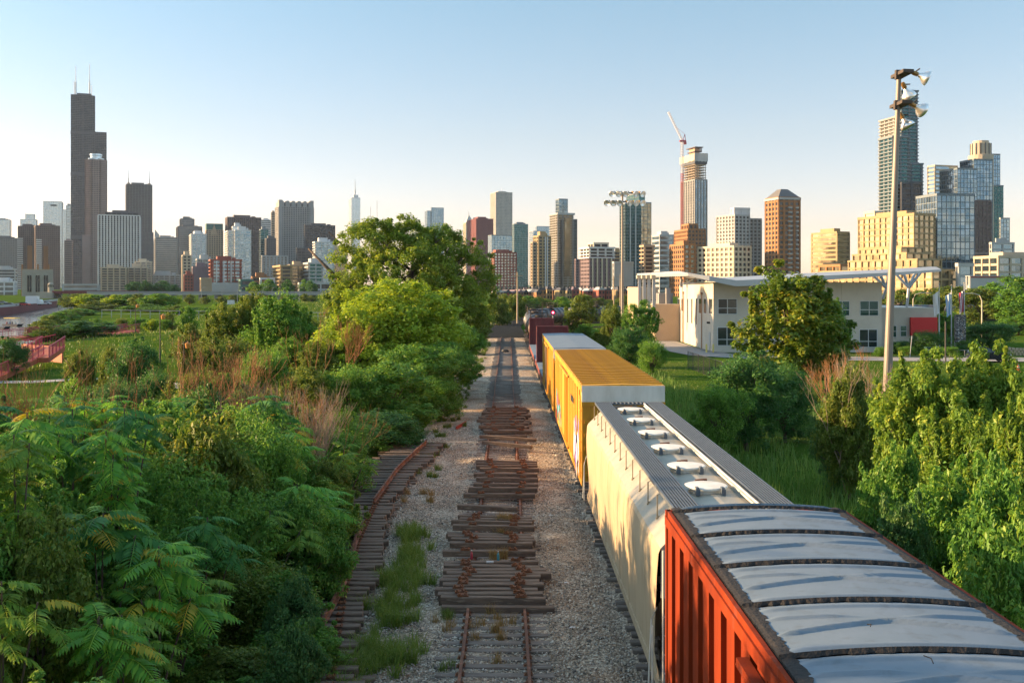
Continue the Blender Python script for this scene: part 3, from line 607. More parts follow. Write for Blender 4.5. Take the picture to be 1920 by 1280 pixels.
B('grey glass office with a lit corner right of the beige balcony flats', 1223, 1237, 1262, 443, 600, 'ribbon', 'lgrey', 'blue', None, yaw=15)
B('blue grey flats set back behind the orange glass block', 1250, 1255, 1300, 448, 680, 'apt', 'slate', 'dark', 25, yaw=15)
t, w_, d_, h, pz, lx = B('brown stepped tower block before the skyscraper under construction', 1265, 1290, 1322, 432, 640, 'fine', 'orange', 'dark', None, yaw=11); facade(t, w_ * .5, d_ * .5, h, pz(422), 'grid', 'orange', 'dark', w_ * .1, 2)
B('orange brown glazed block low before the brown stepped tower', 1257, 1283, 1303, 460, 540, 'grid', 'orange', 'blue', None, yaw=11)
t, w_, d_, h, pz, lx = B('beige office block with a regular grid of dark square windows', 1309, 1376, 1407, 464, 520, 'grid', 'cream', 'black', None, yaw=33)
B('pale grey stepped tower with dark windows and a plain box on its roof', 1344, 1378, 1405, 405, 700, 'grid', 'lgrey', 'dark', None, yaw=29, plant=False)
B('right wing of the pale grey stepped tower', 1404, 1405, 1427, 412, 715, 'grid', 'grey', 'dark', 24, yaw=17, plant=False)
B('plain white box storey on the roof of the pale grey stepped tower', 1371, 1377, 1405, 392, 705, 'wide', 'white', 'white', None, yaw=17, plant=False, name='penthouse_block')
t, w_, d_, h, pz, lx = B('orange brick tower with balconies and a grey hipped roof', 1436, 1460, 1499, 370, 520, 'grid', 'orange', 'dark', None, yaw=15, plant=False, cap=.5)
rz = pz(353); inst('hipped_roof', MB().add([(0, 0, h + .5), (w_, 0, h + .5), (w_, d_, h + .5), (0, d_, h + .5), (w_ * .3, d_ * .3, rz), (w_ * .62, d_ * .3, rz), (w_ * .62, d_ * .6, rz), (w_ * .3, d_ * .6, rz)], [(0, 1, 5, 4), (1, 2, 6, 5), (2, 3, 7, 6), (3, 0, 4, 7), (4, 5, 6, 7)]).mesh('hipped_roof', WL['dgrey']), t)
inst('parapet_band', MB().box(-.8, w_ + .8, -.8, d_ + .8, pz(374), h).mesh('parapet_band', WL['lgrey']), t)
bs = MB(); z = 2
while z < pz(384): bs.box(w_ * .42, w_ * .6, -1.7, -.3, z, z + 1); bs.box(w_ * .8, w_ * .92, -1.5, -.3, z, z + 1); z += 3.2
tag(inst('balconies', bs.mesh('balconies', WL['lgrey']), t), kind='stuff')
B('orange balcony block with a grey blank side standing alone', 1522, 1569, 1592, 437, 640, 'ribbon', 'yellow', 'gold', None, yaw=23)
# -------- skyscraper under construction
t, w_, d_, h, pz, lx = B('unfinished skyscraper with open concrete floors below a formwork crown', 1277, 1303, 1325, 338, 900, 'stripes', 'grey', 'steel', None, yaw=17, plant=False, name='skyscraper')
b = MB(); z = pz(338)
while z < pz(308): b.box(.3, w_ - .3, .3, d_ - .3, z, z + .55); z += 3.1
tag(inst('open_floor_slabs', b.mesh('floor_slabs', WL['concrete']), t), kind='stuff')
b = MB()
for a in range(7):
    for cc in range(5): X_, Y_ = .8 + (w_ - 2) * a / 6, .8 + (d_ - 2) * cc / 4; b.box(X_, X_ + .6, Y_, Y_ + .6, pz(338), pz(303))
tag(inst('columns', b.mesh('slab_columns', WL['concrete']), t), kind='stuff')
inst('core_wall', MB().box(w_ * .3, w_ * .75, d_ * .3, d_ * .75, pz(338), pz(287)).mesh('core', WL['concrete']), t)
inst('debris_net', MB().box(-.5, w_ + .5, -.5, d_ + .5, pz(307), pz(302)).mesh('debris_net', WL['black']), t)
for k in range(8):
    a = -1.2 + (w_ + 2.4) * k / 8; inst('formwork_panel', MB().box(a, a + (w_ + 2.4) / 8 - .25, -1.4, -1.1, pz(302 if k % 2 else 303), pz(287)).mesh('formwork', WL['lgrey']), t)
    a = -1.2 + (d_ + 2.4) * k / 8; inst('formwork_panel', MB().box(-1.4, -1.1, a, a + (d_ + 2.4) / 8 - .25, pz(302 if k % 2 else 301), pz(289)).mesh('formwork', WL['cream']), t)
inst('crown_platform', MB().box(w_ * .25, w_ * .85, d_ * .2, d_ * .75, pz(283), pz(281)).box(w_ * .2, w_ * .9, d_ * .15, d_ * .8, pz(275), pz(273.5)).mesh('crown_platform', WL['brown']), t)
b = MB()
for k in range(10): a = w_ * (.24 + .065 * k); b.box(a, a + .4, d_ * .2, d_ * .22, pz(283), pz(274))
inst('crown_frame', b.mesh('crown_frame', WL['brown']), t); inst('core_top', MB().box(w_ * .35, w_ * .75, d_ * .3, d_ * .7, pz(287), pz(276)).mesh('core_top', WL['tan']), t)
# tower crane
c = P(1279, 535, 885); hh = lambda py: htop(c, py, 1279); M_cr = mat('crane_red', (.42, .05, .06), rough=.5); M_crw = mat('crane_white', (.6, .55, .56), rough=.5)
t = thing('tower_crane', 'red and white luffing tower crane clinging to the unfinished skyscraper', 'crane', (c.x, c.y, 0))
def lattice(mb, p0, p1, s, step, r=.16):
    p0, p1 = Vector(p0), Vector(p1); d = (p1 - p0).normalized(); u = d.orthogonal().normalized() if abs(d.z) > .99 else d.cross(Vector((0, 1, 0))).normalized(); v = d.cross(u); n = max(1, int((p1 - p0).length / step))
    cs = [u * s + v * s, u * s - v * s, -u * s - v * s, -u * s + v * s]
    for q in cs: mb.tube([p0 + q, p1 + q], r, 4, False)
    for k in range(n):
        a, b_ = p0.lerp(p1, k / n), p0.lerp(p1, (k + 1) / n)
        for j in range(4): mb.tube([a + cs[j], b_ + cs[(j + 1) % 4]], r * .7, 3, False)
m1 = MB(); lattice(m1, (0, 0, 60), (0, 0, hh(325)), 1.2, 3, .28); inst('mast', m1.mesh('crane_mast', M_cr), t)
m1 = MB(); lattice(m1, (0, 0, hh(325)), (0, 0, hh(266)), 1.2, 3, .28); inst('mast', m1.mesh('crane_mast_upper', M_crw), t)
inst('slewing_deck', MB().box(-3, 4.5, -1.5, 1.5, hh(266), hh(263)).box(2, 5, -1.2, 1.2, hh(271), hh(266)).mesh('crane_deck', M_cr), t)
m1 = MB(); k_ = 885 * K / F; jx = (1253 - 1279) * k_; lattice(m1, (0, 0, hh(263)), (jx, 0, hh(210)), .9, 2.6, .22); inst('jib', m1.mesh('crane_jib', M_crw), t)
inst('a_frame', MB().tube([(1, 0, hh(263)), (3.2, 0, hh(252))], .35).tube([(4, 0, hh(263)), (3.2, 0, hh(252))], .35).tube([(3.2, 0, hh(252)), (jx * .5, 0, hh(237))], .12).mesh('a_frame', M_cr), t)
# -------- right cluster
t, w_, d_, h, pz, lx = B('tall tower with lit balcony face left of the dark glass shaft at right', 1650, 1674, 1703, 258, 620, 'apt', 'steel', 'teal', None, yaw=11, plant=False, name='skyscraper')
t2, w2, d2, h2, pz2, lx2 = B('sunlit beige left slab of the tall residential tower at right', 1651, 1684, 1686, 220, 640, 'apt', 'grey', 'gold', None, yaw=11, plant=False, name='skyscraper')
B('tallest dark teal shaft of the residential tower at right', 1686, 1691, 1719, 172, 665, 'apt', 'steel', 'teal', None, yaw=8, plant=False, name='skyscraper')
B('lower right shaft of the residential tower at right with a black band', 1706, 1708, 1728, 309, 655, 'apt', 'steel', 'teal', 25, yaw=8, plant=False)
t, w_, d_, h, pz, lx = B('black mechanical band building behind the residential tower at right', 1690, 1691, 1727, 345, 617, 'wide', 'black', 'black', 8, yaw=8, plant=False, name='tower_block')
B('curved beige glass tower left of the mirror glass tower', 1740, 1753, 1795, 312, 700, 'ribbon', 'beige', 'blue', None, yaw=17, plant=False)
B('mirror glass tower with slanted top corner, left volume', 1762, 1795, 1832, 318, 610, 'pane', 'steel', 'steel', None, yaw=11, plant=False)
B('mirror glass tower, taller right volume', 1800, 1826, 1861, 301, 630, 'pane', 'steel', 'steel', None, yaw=10, plant=False)
c = P(1839, 535, 700); hh = lambda py: htop(c, py, 1839); t = thing('skyscraper', 'beige tower with a rounded ribbed crown above the mirror glass tower', 'tower', (c.x, c.y, 0))
inst('shaft', MB().lathe([(11, 0), (11, hh(292)), (9, hh(291)), (9, hh(270)), (7, hh(269)), (7, hh(265))], 20).mesh('shaft', WL['beige']), t)
b = MB()
for k in range(14): a = 2 * math.pi * k / 14; b.box(-.5, .5, -9.4, -8.9, hh(291), hh(270), Matrix.Rotation(a, 4, 'Z'))
inst('rib', b.mesh('crown_rib', GL['dark']), t)
B('blue rounded glass tower behind the mirror tower, upper stage', 1855, 1857, 1875, 291, 760, 'pane', 'steel', 'blue', 25, yaw=8, plant=False)
B('blue rounded glass tower behind the mirror tower, middle stage', 1858, 1860, 1881, 350, 740, 'pane', 'steel', 'teal', 25, yaw=8, plant=False)
B('lowest stage of the blue tower at the right end of the cluster', 1874, 1876, 1893, 411, 720, 'pane', 'lgrey', 'blue', 22, yaw=8, plant=False)
B('dark brown glass slab behind the front mirror glass building', 1827, 1828, 1858, 379, 560, 'fine', 'brown', 'dark', 20, yaw=10, plant=False)
B('front mirror glass building right of the beige residential block', 1718, 1757, 1827, 367, 430, 'pane', 'steel', 'steel', None, yaw=8, plant=False)
B('beige residential block with grey glass corner left of the mirror building', 1610, 1714, 1752, 404, 420, 'terr', 'yellow', 'gold', None, yaw=23)
B('narrow white block at the left end of the beige residential block', 1622, 1640, 1652, 400, 470, 'wide', 'cream', 'cream', None, yaw=17, plant=False)
for k, (a, m_, e, yt_, D_) in enumerate([(1592, 1720, 1764, 488, 330), (1600, 1700, 1742, 476, 345), (1612, 1690, 1730, 466, 360), (1540, 1748, 1795, 508, 300)]):
    B('golden terraced apartment building, ' + ['second terrace from the bottom', 'third terrace', 'topmost terrace', 'lowest and longest terrace'][k], a, m_, e, yt_, D_, 'terr', 'yellow', 'gold', None, yaw=23, cat='apartments', name='apartment_block', plant=False, cap=.8)
B('orange lower block before the golden terraces', 1538, 1576, 1600, 500, 420, 'wide', 'orange', 'gold', None, yaw=17, plant=False)
B('pale stone block with a blue cornice at far right', 1857, 1860, 1900, 458, 520, 'wide', 'lgrey', 'blue', 20, yaw=8)
B('yellow and blue glass office with a red roof line at far right', 1828, 1872, 1960, 484, 400, 'wide', 'beige', 'steel', None, yaw=11)
B('pink stone block behind the red roofed office', 1822, 1824, 1850, 477, 470, 'wide', 'pink', 'pink', 20, yaw=8, plant=False)
t, w_, d_, h, pz, lx = B('blank white wall of a long shed with a red stripe along its top', 1815, 1820, 1890, 518, 250, 'wide', 'lgrey', 'lgrey', 20, yaw=4, plant=False, cap=.2, name='shed', cat='shed')
inst('front_wall', MB().box(-.7, w_ + .7, -.9, -.6, 0, h).mesh('front_wall', WL['lgrey']), t)
inst('red_stripe', MB().box(-.6, w_ + .6, -.98, -.9, h - .5, h).mesh('red_stripe', WL['brick']), t)
B('grey office with blue windows low beside the white shed', 1795, 1798, 1822, 500, 300, 'wide', 'lgrey', 'blue', 14, yaw=4)
# townhouse rows near the horizon behind the tank cars
rt = random.Random(5)
for (xa_, xb_, D_, yt_, yb_) in ((985, 1210, 420, 543, 556), (930, 1010, 380, 547, 560)):
    x = xa_; hn = 0
    while x < xb_:
        wpx = rt.uniform(9, 16); col = rt.choice(['yellow', 'orange', 'brick', 'cream', 'yellow', 'orange', 'yellow'])
        c, E, N = frame(x, D_ + rt.uniform(-8, 8), 18); hgt = htop(c, yt_ + rt.uniform(-2, 2), x); ww = wpx / F * D_ * K * .95
        t = thing('town_house', '%s house from the left, %s, in the %s town house row' % (ORD[hn], {'yellow': 'yellow', 'orange': 'orange brick', 'brick': 'red brick', 'cream': 'cream', 'tan': 'tan'}[col], 'longer' if D_ > 400 else 'nearer'), 'house', (c.x, c.y, -.3), R(18), 'town houses in rows behind the tank cars')
        inst('wall', MB().box(0, ww, 0, 8, 0, hgt).mesh('house_wall', WL[col]), t)
        inst('roof', MB().prism([(-.2, hgt), (ww + .2, hgt), (ww / 2, hgt + 1.6)], -.2, 8.2, 'y').mesh('house_roof', WL[rt.choice(['slate', 'lgrey', 'violet'])]), t)
        for k in range(3):
            for q in range(2): inst('window', MB().box(ww * (.25 + .5 * q) - .45, ww * (.25 + .5 * q) + .45, -.06, .05, 1 + 2.7 * k, 2.5 + 2.7 * k).mesh('house_window', GL['dark']), t)
        x += wpx; hn += 1
# ================================================================= ROADS, BRIDGES, RIVERSIDE
c0, c1 = P(196, 553, 430), P(645, 553, 430)
hw = thing('elevated_highway', 'long grey elevated highway crossing behind the green field', 'highway', (c0.x, c0.y, 0)); L_ = c1.x - c0.x + 60
inst('deck', MB().box(-10, L_, 0, 14, 2.6, 3.8).mesh('deck', WL['lgrey']), hw); inst('barrier', MB().box(-10, L_, -.3, 0, 3.6, 4.6).mesh('barrier', WL['grey']), hw)
pm_ = MB().box(-1, 1, 2, 12, -1, 2.6).mesh('pier', WL['grey'])
for k in range(int(L_ / 9)): inst('pier', pm_, hw, (k * 9, 0, 0))
inst('retaining_wall', MB().box(L_ * .72, L_, -3, -1.5, -1.5, 2.4).mesh('retaining_wall', WL['brown']), hw)
# river road and its retaining wall on the far side
rw = MB(); pts = [G(-60, 598, -3), G(24, 588.6, -3), G(108, 574, -3)]
tag(MB().sheet([[(p.x, p.y, -.08) for p in pts], [(p.x - 30, p.y + 60, .0) for p in pts]]).build('embankment_road', M_asph), kind='structure')
t = thing('river_wall', 'long dark red river wall below the road at the left edge', 'river wall', (pts[0].x, pts[0].y, -3))
b = MB()
for a, e in zip(pts, pts[1:]): d = Vector((e.x - a.x, e.y - a.y, 0)); n_ = Vector((-d.y, d.x, 0)).normalized() * .6; b.add([(a.x, a.y, -3.5), (e.x, e.y, -3.5), (e.x, e.y, -.05), (a.x, a.y, -.05), (a.x + n_.x, a.y + n_.y, -3.5), (e.x + n_.x, e.y + n_.y, -3.5), (e.x + n_.x, e.y + n_.y, -.05), (a.x + n_.x, a.y + n_.y, -.05)], [(0, 1, 2, 3), (4, 7, 6, 5), (3, 2, 6, 7), (0, 4, 5, 1)])
b.build('wall', WL['maroon'], t)
b = MB()
for a, e in zip(pts, pts[1:]): b.add([(a.x, a.y + .1, -.05), (e.x, e.y + .1, -.05), (e.x, e.y + .1, .9), (a.x, a.y + .1, .9), (a.x, a.y + .5, -.05), (e.x, e.y + .5, -.05), (e.x, e.y + .5, .9), (a.x, a.y + .5, .9)], [(0, 1, 2, 3), (4, 7, 6, 5), (3, 2, 6, 7)])
b.build('parapet', WL['lgrey'], t)
# steel bascule bridge
a = P(98, 548, 470); e = P(200, 548, 455)
t = thing('steel_bridge', 'low dark red steel truss bridge over the river near the power station', 'bridge', (a.x, a.y, 0)); bl = e.x - a.x + 12
inst('deck', MB().box(0, bl, 0, 12, 2.7, 3.6).mesh('bridge_deck', WL['maroon']), t)
b = MB()
for k in range(10): x = bl * k / 10; b.tube([(x, 0, 2.7), (x + bl / 20, 0, -.5)], .25, 4).tube([(x + bl / 20, 0, -.5), (x + bl / 10, 0, 2.7)], .25, 4)
b.box(0, bl, -.2, .2, -.9, -.4); inst('truss', b.mesh('truss', WL['brown']), t)
inst('abutment', MB().box(-9, 1, -2, 12, -3, 3.6).mesh('abutment', M_pst), t); inst('railing', MB().box(0, bl, -.2, 0, 3.6, 4.6).mesh('bridge_rail', WL['maroon']), t)
# parked lorry and cars on the embankment
def box_car(px, py, Y, label, col, L=4.3, H=1.4, yaw=0, gname=None, van=False):
    c = G(px, py, -.08) if Y is None else P(px, py, Y); M_ = mat('car_paint_' + str(len(MATS)), col, rough=.3)
    t = thing('parked_car' if not van else 'parked_lorry', label, 'car' if not van else 'lorry', (c.x, c.y, c.z), yaw, gname)
    if van:
        inst('cargo_box', MB().box(-L / 2, L / 2 - 1.8, -1.2, 1.2, .7, H).mesh('cargo_box', M_), t); inst('cab', MB().prism([(L / 2 - 1.7, .5), (L / 2, .5), (L / 2, 1.5), (L / 2 - .5, 2.4), (L / 2 - 1.7, 2.4)], -1.1, 1.1, 'y').mesh('cab', M_), t)
    else:
        inst('body', MB().prism([(-L / 2, .3), (L / 2, .3), (L / 2, .75), (L / 2 - 1.1, .9), (-L / 2, .95)], -.85, .85, 'y').mesh('car_body', M_), t)
        inst('cabin', MB().prism([(-L / 2 + .2, .9), (L / 2 - 1.1, .9), (L / 2 - 1.8, H), (-L / 2 + .7, H)], -.72, .72, 'y').mesh('car_cabin', GL['dark']), t)
    wh = MB().lathe([(.32, -.1), (.32, .1)], 12, (0, 0, 0), Matrix.Rotation(R(90), 3, 'X')).mesh('wheel', mat('tyre', (.02, .02, .02), rough=.9) if 'tyre' not in MATS else MATS['tyre'])
    for sx in (-L * .32, L * .32):
        for sy in (-.85, .85): inst('wheel', wh, t, (sx, sy, .32))
    return t
box_car(65, 572, None, 'white box lorry parked on the embankment road by the power station', (.6, .62, .64), 6.5, 3.8, 0, None, True)
box_car(86, 571, None, 'silver car parked right of the white box lorry', (.4, .42, .45)); box_car(20, 574, None, 'dark car on the embankment road at the left edge', (.06, .07, .09))
box_car(46, 573, None, 'small red car left of the white box lorry', (.5, .04, .03)); box_car(5, 570, None, 'grey car near the white dock building', (.2, .21, .22))
# boat with people
M_tyre = MATS['tyre']
c = G(23, 611, -3); t = thing('tour_boat', 'small open boat with a yellow canopy on the river', 'boat', (c.x, c.y, -3), R(-20))
inst('hull', MB().prism([(-2.6, .1), (-2.3, -.2), (2.2, -.2), (3.1, .6), (-2.6, .55)], -.95, .95, 'y').mesh('hull', mat('boat_hull', (.03, .04, .07), rough=.4)), t)
inst('canopy', MB().prism([(-2.2, 2.1), (2, 2.1), (1.9, 2.3), (-2.1, 2.3)], -.95, .95, 'y').mesh('canopy', mat('canopy_yellow', (.6, .4, .06), rough=.7)), t)
b = MB()
for sx in (-2, 1.8):
    for sy in (-.85, .85): b.tube([(sx, sy, .5), (sx, sy, 2.1)], .04, 5)
inst('canopy_frame', b.mesh('canopy_frame', WL['white']), t)
hu = MB().lathe([(.05, 0), (.2, .02), (.17, .3), (.25, .62), (.2, .72), (.07, .76), (.07, .82), (.12, .88), (.13, 1.0), (.08, 1.09), (.01, 1.11)], 10)
pmats = [mat('shirt_red', (.35, .06, .05)), mat('shirt_blue', (.06, .1, .25)), mat('shirt_dark', (.04, .04, .05)), mat('shirt_pale', (.5, .48, .44))]
for k in range(4):
    m_ = hu.mesh('person', pmats[k], True); o = inst('person', m_, None, (c.x - 1.5 + .9 * k, c.y + .3 * (k % 2) - .35 * k, -2.75)); tag(o, ['person in a red shirt seated at the stern of the small boat', 'person in blue seated second from the stern of the small boat', 'person in dark clothes seated amidships in the small boat', 'person in a pale shirt seated at the bow of the small boat'][k], 'person')
c = G(-2, 616, -3); t = thing('tour_boat', 'dark boat stern cut off by the left edge of the picture', 'boat', (c.x, c.y, -3), R(-20)); inst('hull', MB().prism([(-2.6, .1), (-2.3, -.2), (2.2, -.2), (3.1, .6), (-2.6, .55)], -.95, .95, 'y').mesh('hull', MATS['boat_hull']), t)

# ---- red railed ramps at left
M_rr = mat('rail_paint', (.38, .04, .09), (.3, .04, .07), 2, .6); M_ro = mat('ramp_orange', (.42, .1, .04), (.34, .08, .035), 1, .7)
def ramp(name, label, pa, pb, za, zb, wdt, wall=False):
    a, e = G(*pa, ZG), G(*pb, ZG); a.z, e.z = za, zb; t = thing(name, label, 'ramp', (a.x, a.y, ZG)); d = Vector((e.x - a.x, e.y - a.y, 0)); L_ = d.length; d.normalize(); n_ = Vector((-d.y, d.x, 0))
    q = [a, e, e + n_ * wdt, a + n_ * wdt]
    MB().add([(p.x, p.y, p.z - .5) for p in q] + [(p.x, p.y, p.z) for p in q], [(3, 2, 1, 0), (4, 5, 6, 7), (0, 1, 5, 4), (1, 2, 6, 5), (2, 3, 7, 6), (3, 0, 4, 7)]).build('deck', M_ro, t)
    for side in (0, wdt):
        o_ = n_ * side
        MB().tube([a + o_ + Vector((0, 0, 1.15)), e + o_ + Vector((0, 0, 1.15))], .05, 6).tube([a + o_ + Vector((0, 0, .12)), e + o_ + Vector((0, 0, .12))], .04, 6).build('handrail', M_rr, t)
        n = int(L_ / .34); b = MB()
        for k in range(n + 1):
            p = a.lerp(e, k / n) + o_
            r = .035 if k % 6 == 0 else .013; b.box(p.x - r, p.x + r, p.y - r, p.y + r, p.z, p.z + 1.15)
        tag(b.build('balusters', M_rr, t), kind='stuff')
    return t
ramp('ramp', 'lower ramp with pink red railings leading down at the left edge', (-25, 722), (82, 690), -.1, 1.1, 2.6)
ramp('ramp', 'short raised ramp section with pink railing right of the lower ramp', (92, 693), (122, 680), 1.0, 1.6, 2.4)
ramp('ramp', 'middle ramp with an orange deck behind the lower ramp', (20, 672), (80, 672), .5, 1.3, 3.5)
ramp('ramp', 'long upper walkway with magenta railings beside the river', (-20, 652), (112, 640), .7, 1.0, 2.5)
ramp('ramp', 'far walkway with red railings near the lawn mound', (200, 636), (262, 628), .2, .6, 2.2)
a, e = G(40, 668), G(116, 676); t = thing('low_wall', 'orange sunlit wall between the ramps', 'wall', (a.x, a.y, ZG)); MB().add([(a.x, a.y, ZG), (e.x, e.y, ZG), (e.x, e.y, 1.5), (a.x, a.y, 1.5), (a.x, a.y + .4, ZG), (e.x, e.y + .4, ZG), (e.x, e.y + .4, 1.5), (a.x, a.y + .4, 1.5)], [(0, 1, 2, 3), (4, 7, 6, 5), (3, 2, 6, 7), (1, 5, 6, 2), (0, 3, 7, 4)]).build('wall', M_ro, t)
# footpath
def strip(name, pts, wd, m, z):
    b = MB(); v = []
    for i, p in enumerate(pts):
        d = (pts[min(i + 1, len(pts) - 1)] - pts[max(i - 1, 0)]); n_ = Vector((-d.y, d.x, 0)).normalized() * wd / 2
        v.append([(p.x - n_.x, p.y - n_.y, z), (p.x + n_.x, p.y + n_.y, z)])
    o = b.sheet(v).build(name, m); tag(o, kind='structure'); return o
strip('footpath', [G(-60, 712), G(60, 711), G(150, 706), G(240, 708), G(330, 716), G(420, 735)], 2.4, M_conc, ZG + .03)
# lanterns on the lawn
M_pole = mat('black_pole', (.025, .025, .027), rough=.5); M_lan = mat('lantern_orange', (.5, .2, .04), rough=.5)
for k, (px_, pb, pt_) in enumerate([(254, 622, 570), (300, 668, 588), (345, 715, 640)]):
    g_ = G(px_, pb, ZG + (.8 if k < 2 else 0)); ht = P(px_, pt_, g_.y / K).z - g_.z
    t = thing('lamp_post', ['black lamp post on the far side of the lawn mound', 'black lamp post standing on the near slope of the lawn mound', 'black lamp post rising out of the olive bushes'][k], 'lamp post', g_, 0, 'black lamp posts in the park')
    inst('pole', MB().tube([(0, 0, -.8), (0, 0, .5)], .1, 8).tube([(0, 0, .5), (0, 0, ht)], [.07, .05], 8).mesh('pole', M_pole), t)
    inst('lantern', MB().lathe([(.08, -.55), (.2, -.5), (.28, -.1), (.1, 0), (.03, .12)], 10, (.35, 0, ht - .1)).mesh('lantern', M_lan), t); inst('bracket', MB().tube([(0, 0, ht - .15), (.35, 0, ht)], .04, 6).mesh('bracket', M_pole), t)
# sign board, white poles along the field
g_ = P(433, 572, 230); t = thing('sign_board', 'blank pale sign board on posts in front of the bushes', 'sign', (g_.x, g_.y, 1.2))
inst('panel', MB().box(-1.1, 1.1, -.05, .05, 0, 2.6).mesh('panel', WL['white']), t); inst('post', MB().tube([(-.8, .1, -3), (-.8, .1, 0)], .08).tube([(.8, .1, -3), (.8, .1, 0)], .08).mesh('post', WL['lgrey']), t)
for k, px_ in enumerate((378, 416, 452, 493, 510, 532, 561, 445)):
    g_ = P(px_, 565, 360 - 6 * k); t = thing('street_light', 'slim white street light before the highway, ' + ['first', 'second', 'fourth', 'fifth', 'sixth', 'seventh', 'eighth', 'third'][k] + ' from the left', 'street light', (g_.x, g_.y, -.3), 0, 'street lights along the elevated highway')
    inst('pole', MB().tube([(0, 0, 0), (0, 0, 6.5), (.4, 0, 7.3), (1.3, 0, 7.6)], [.12, .09, .08, .06], 6).mesh('pole', WL['lgrey']), t); inst('lamp_head', MB().box(1.2, 2.0, -.15, .15, 7.5, 7.68).mesh('lamp_head', WL['grey']), t)
# chain fence on the far field
t = thing('chain_fence', 'long thin fence with pale posts across the far field', 'fence', (P(200, 590, 175).x, 233, 1.0)); b = MB()
for k in range(26): inst('post', bpy.data.meshes.get('fpost') or MB().box(-.05, .05, -.05, .05, 0, 1.8).mesh('fpost', WL['lgrey']), t, (k * 2.3, -k * .25, -.1 - k * .02))
inst('top_rail', MB().tube([(0, 0, 1.7), (57, -6, 1.2)], .05, 4).tube([(0, 0, .9), (57, -6, .4)], .03, 4).mesh('top_rail', WL['lgrey']), t)
# ================================================================= FREIGHT TRAIN
M_galv = mat('galvanised_roof', (.16, .205, .255), (.14, .185, .23), 2.5, .68, .0, bump=.06, bscale=40, spec=.3, col3=(.12, .145, .17), s3=3, lo3=.55, hi3=.75)
M_tar = mat('roof_tar', (.01, .009, .009), (.02, .016, .015), 9, .85, bump=1, bscale=18)
M_red = mat('red_car_paint', (.23, .03, .004), (.14, .018, .004), 1.3, .75, spec=.15, bump=.15, bscale=30, stretch=(1, 1, .25), col3=(.2, .05, .03), s3=3, lo3=.56, hi3=.7)
M_maroon = mat('maroon_car_paint', (.2, .035, .035), (.13, .03, .03), 1.5, .7, bump=.2, stretch=(1, 1, .3))
M_yel = mat('yellow_car_paint', (.56, .28, .01), (.43, .2, .01), 1.2, .6, bump=.12, bscale=25, stretch=(1, 1, .25), col3=(.26, .12, .03), s3=3, lo3=.56, hi3=.72)
M_whp = mat('weathered_white', (.66, .66, .62), (.5, .49, .44), 1.3, .5, bump=.1, bscale=20, stretch=(1, 1, .3))
M_hop = mat('hopper_paint', (.41, .33, .22), (.34, .27, .18), 1.6, .6, bump=.1, bscale=16, stretch=(1, 1, .16), col3=(.3, .22, .13), s3=3.2, lo3=.54, hi3=.68)
M_hopr = mat('hopper_roof_paint', (.36, .335, .28), (.28, .26, .21), 1.5, .5, bump=.1, bscale=14, col3=(.45, .3, .18), s3=1.6, lo3=.64, hi3=.74)
M_grate = mat('walkway_steel', (.12, .145, .175), (.09, .11, .135), 6, .55, .3)
M_under = mat('underframe_grime', (.05, .042, .038), (.08, .06, .05), 4, .85)
M_tank = mat('black_tank_paint', (.028, .032, .042), (.045, .048, .055), 1.2, .38, bump=.1)
M_tankb = mat('brown_tank_paint', (.13, .085, .07), (.08, .055, .05), 1.2, .4, bump=.1, col3=(.3, .2, .12), s3=.9, lo3=.6, hi3=.7)
TR = 'cars of the freight train'
W2 = 1.58
WHEEL = MB().lathe([(.46, -.07), (.46, -.03), (.42, -.03), (.42, .07), (.1, .09)], 18, (0, 0, 0), Matrix.Rotation(R(90), 3, 'Y')).mesh('wheel', M_under)
SFR = MB().prism([(-1.15, .35), (-.5, .2), (.5, .2), (1.15, .35), (1.15, .6), (.45, .85), (-.45, .85), (-1.15, .6)], -.08, .08, 'x').mesh('side_frame', M_under)
BOL = MB().box(-1.05, 1.05, -.2, .2, .45, .8).mesh('bolster', M_under)
def trucks(t, L_):
    for yy in (1.7, L_ - 1.7):
        tk = thing('truck', None, None, (0, yy, 0)); tk.parent = t
        inst('bolster', BOL, tk)
        for sx in (-1.02, 1.02): inst('side_frame', SFR, tk, (sx, 0, .17))
        for sx in (-.72, .72):
            for sy in (-.85, .85): inst('wheel', WHEEL, tk, (sx, sy, .17 + .46))
    inst('underframe', MB().box(-.4, .4, -.5, L_ + .5, .75, 1.15).box(-1.2, 1.2, L_ * .3, L_ * .3 + .3, .7, 1.1).box(-1.2, 1.2, L_ * .7, L_ * .7 + .3, .7, 1.1).mesh('underframe', M_under), t)
    cp = MB().box(-.15, .15, 0, .55, .78, 1.05).mesh('coupler', M_under)
    inst('coupler', cp, t, (0, L_ + .3, 0)); inst('coupler', cp, t, (0, -.3, 0), (0, 0, math.pi))
def ladder(t, x, y0, y1, z0, z1, n, m, axis='x'):
    b = MB(); 
    if axis == 'x': b.tube([(x, y0, z0), (x, y0, z1)], .022, 5).tube([(x, y1, z0), (x, y1, z1)], .022, 5); [b.tube([(x, y0, z0 + (z1 - z0) * (k + .5) / n), (x, y1, z0 + (z1 - z0) * (k + .5) / n)], .015, 5) for k in range(n)]
    else: b.tube([(y0, x, z0), (y0, x, z1)], .022, 5).tube([(y1, x, z0), (y1, x, z1)], .022, 5); [b.tube([(y0, x, z0 + (z1 - z0) * (k + .5) / n), (y1, x, z0 + (z1 - z0) * (k + .5) / n)], .015, 5) for k in range(n)]
    return inst('ladder', b.mesh('ladder', m), t)
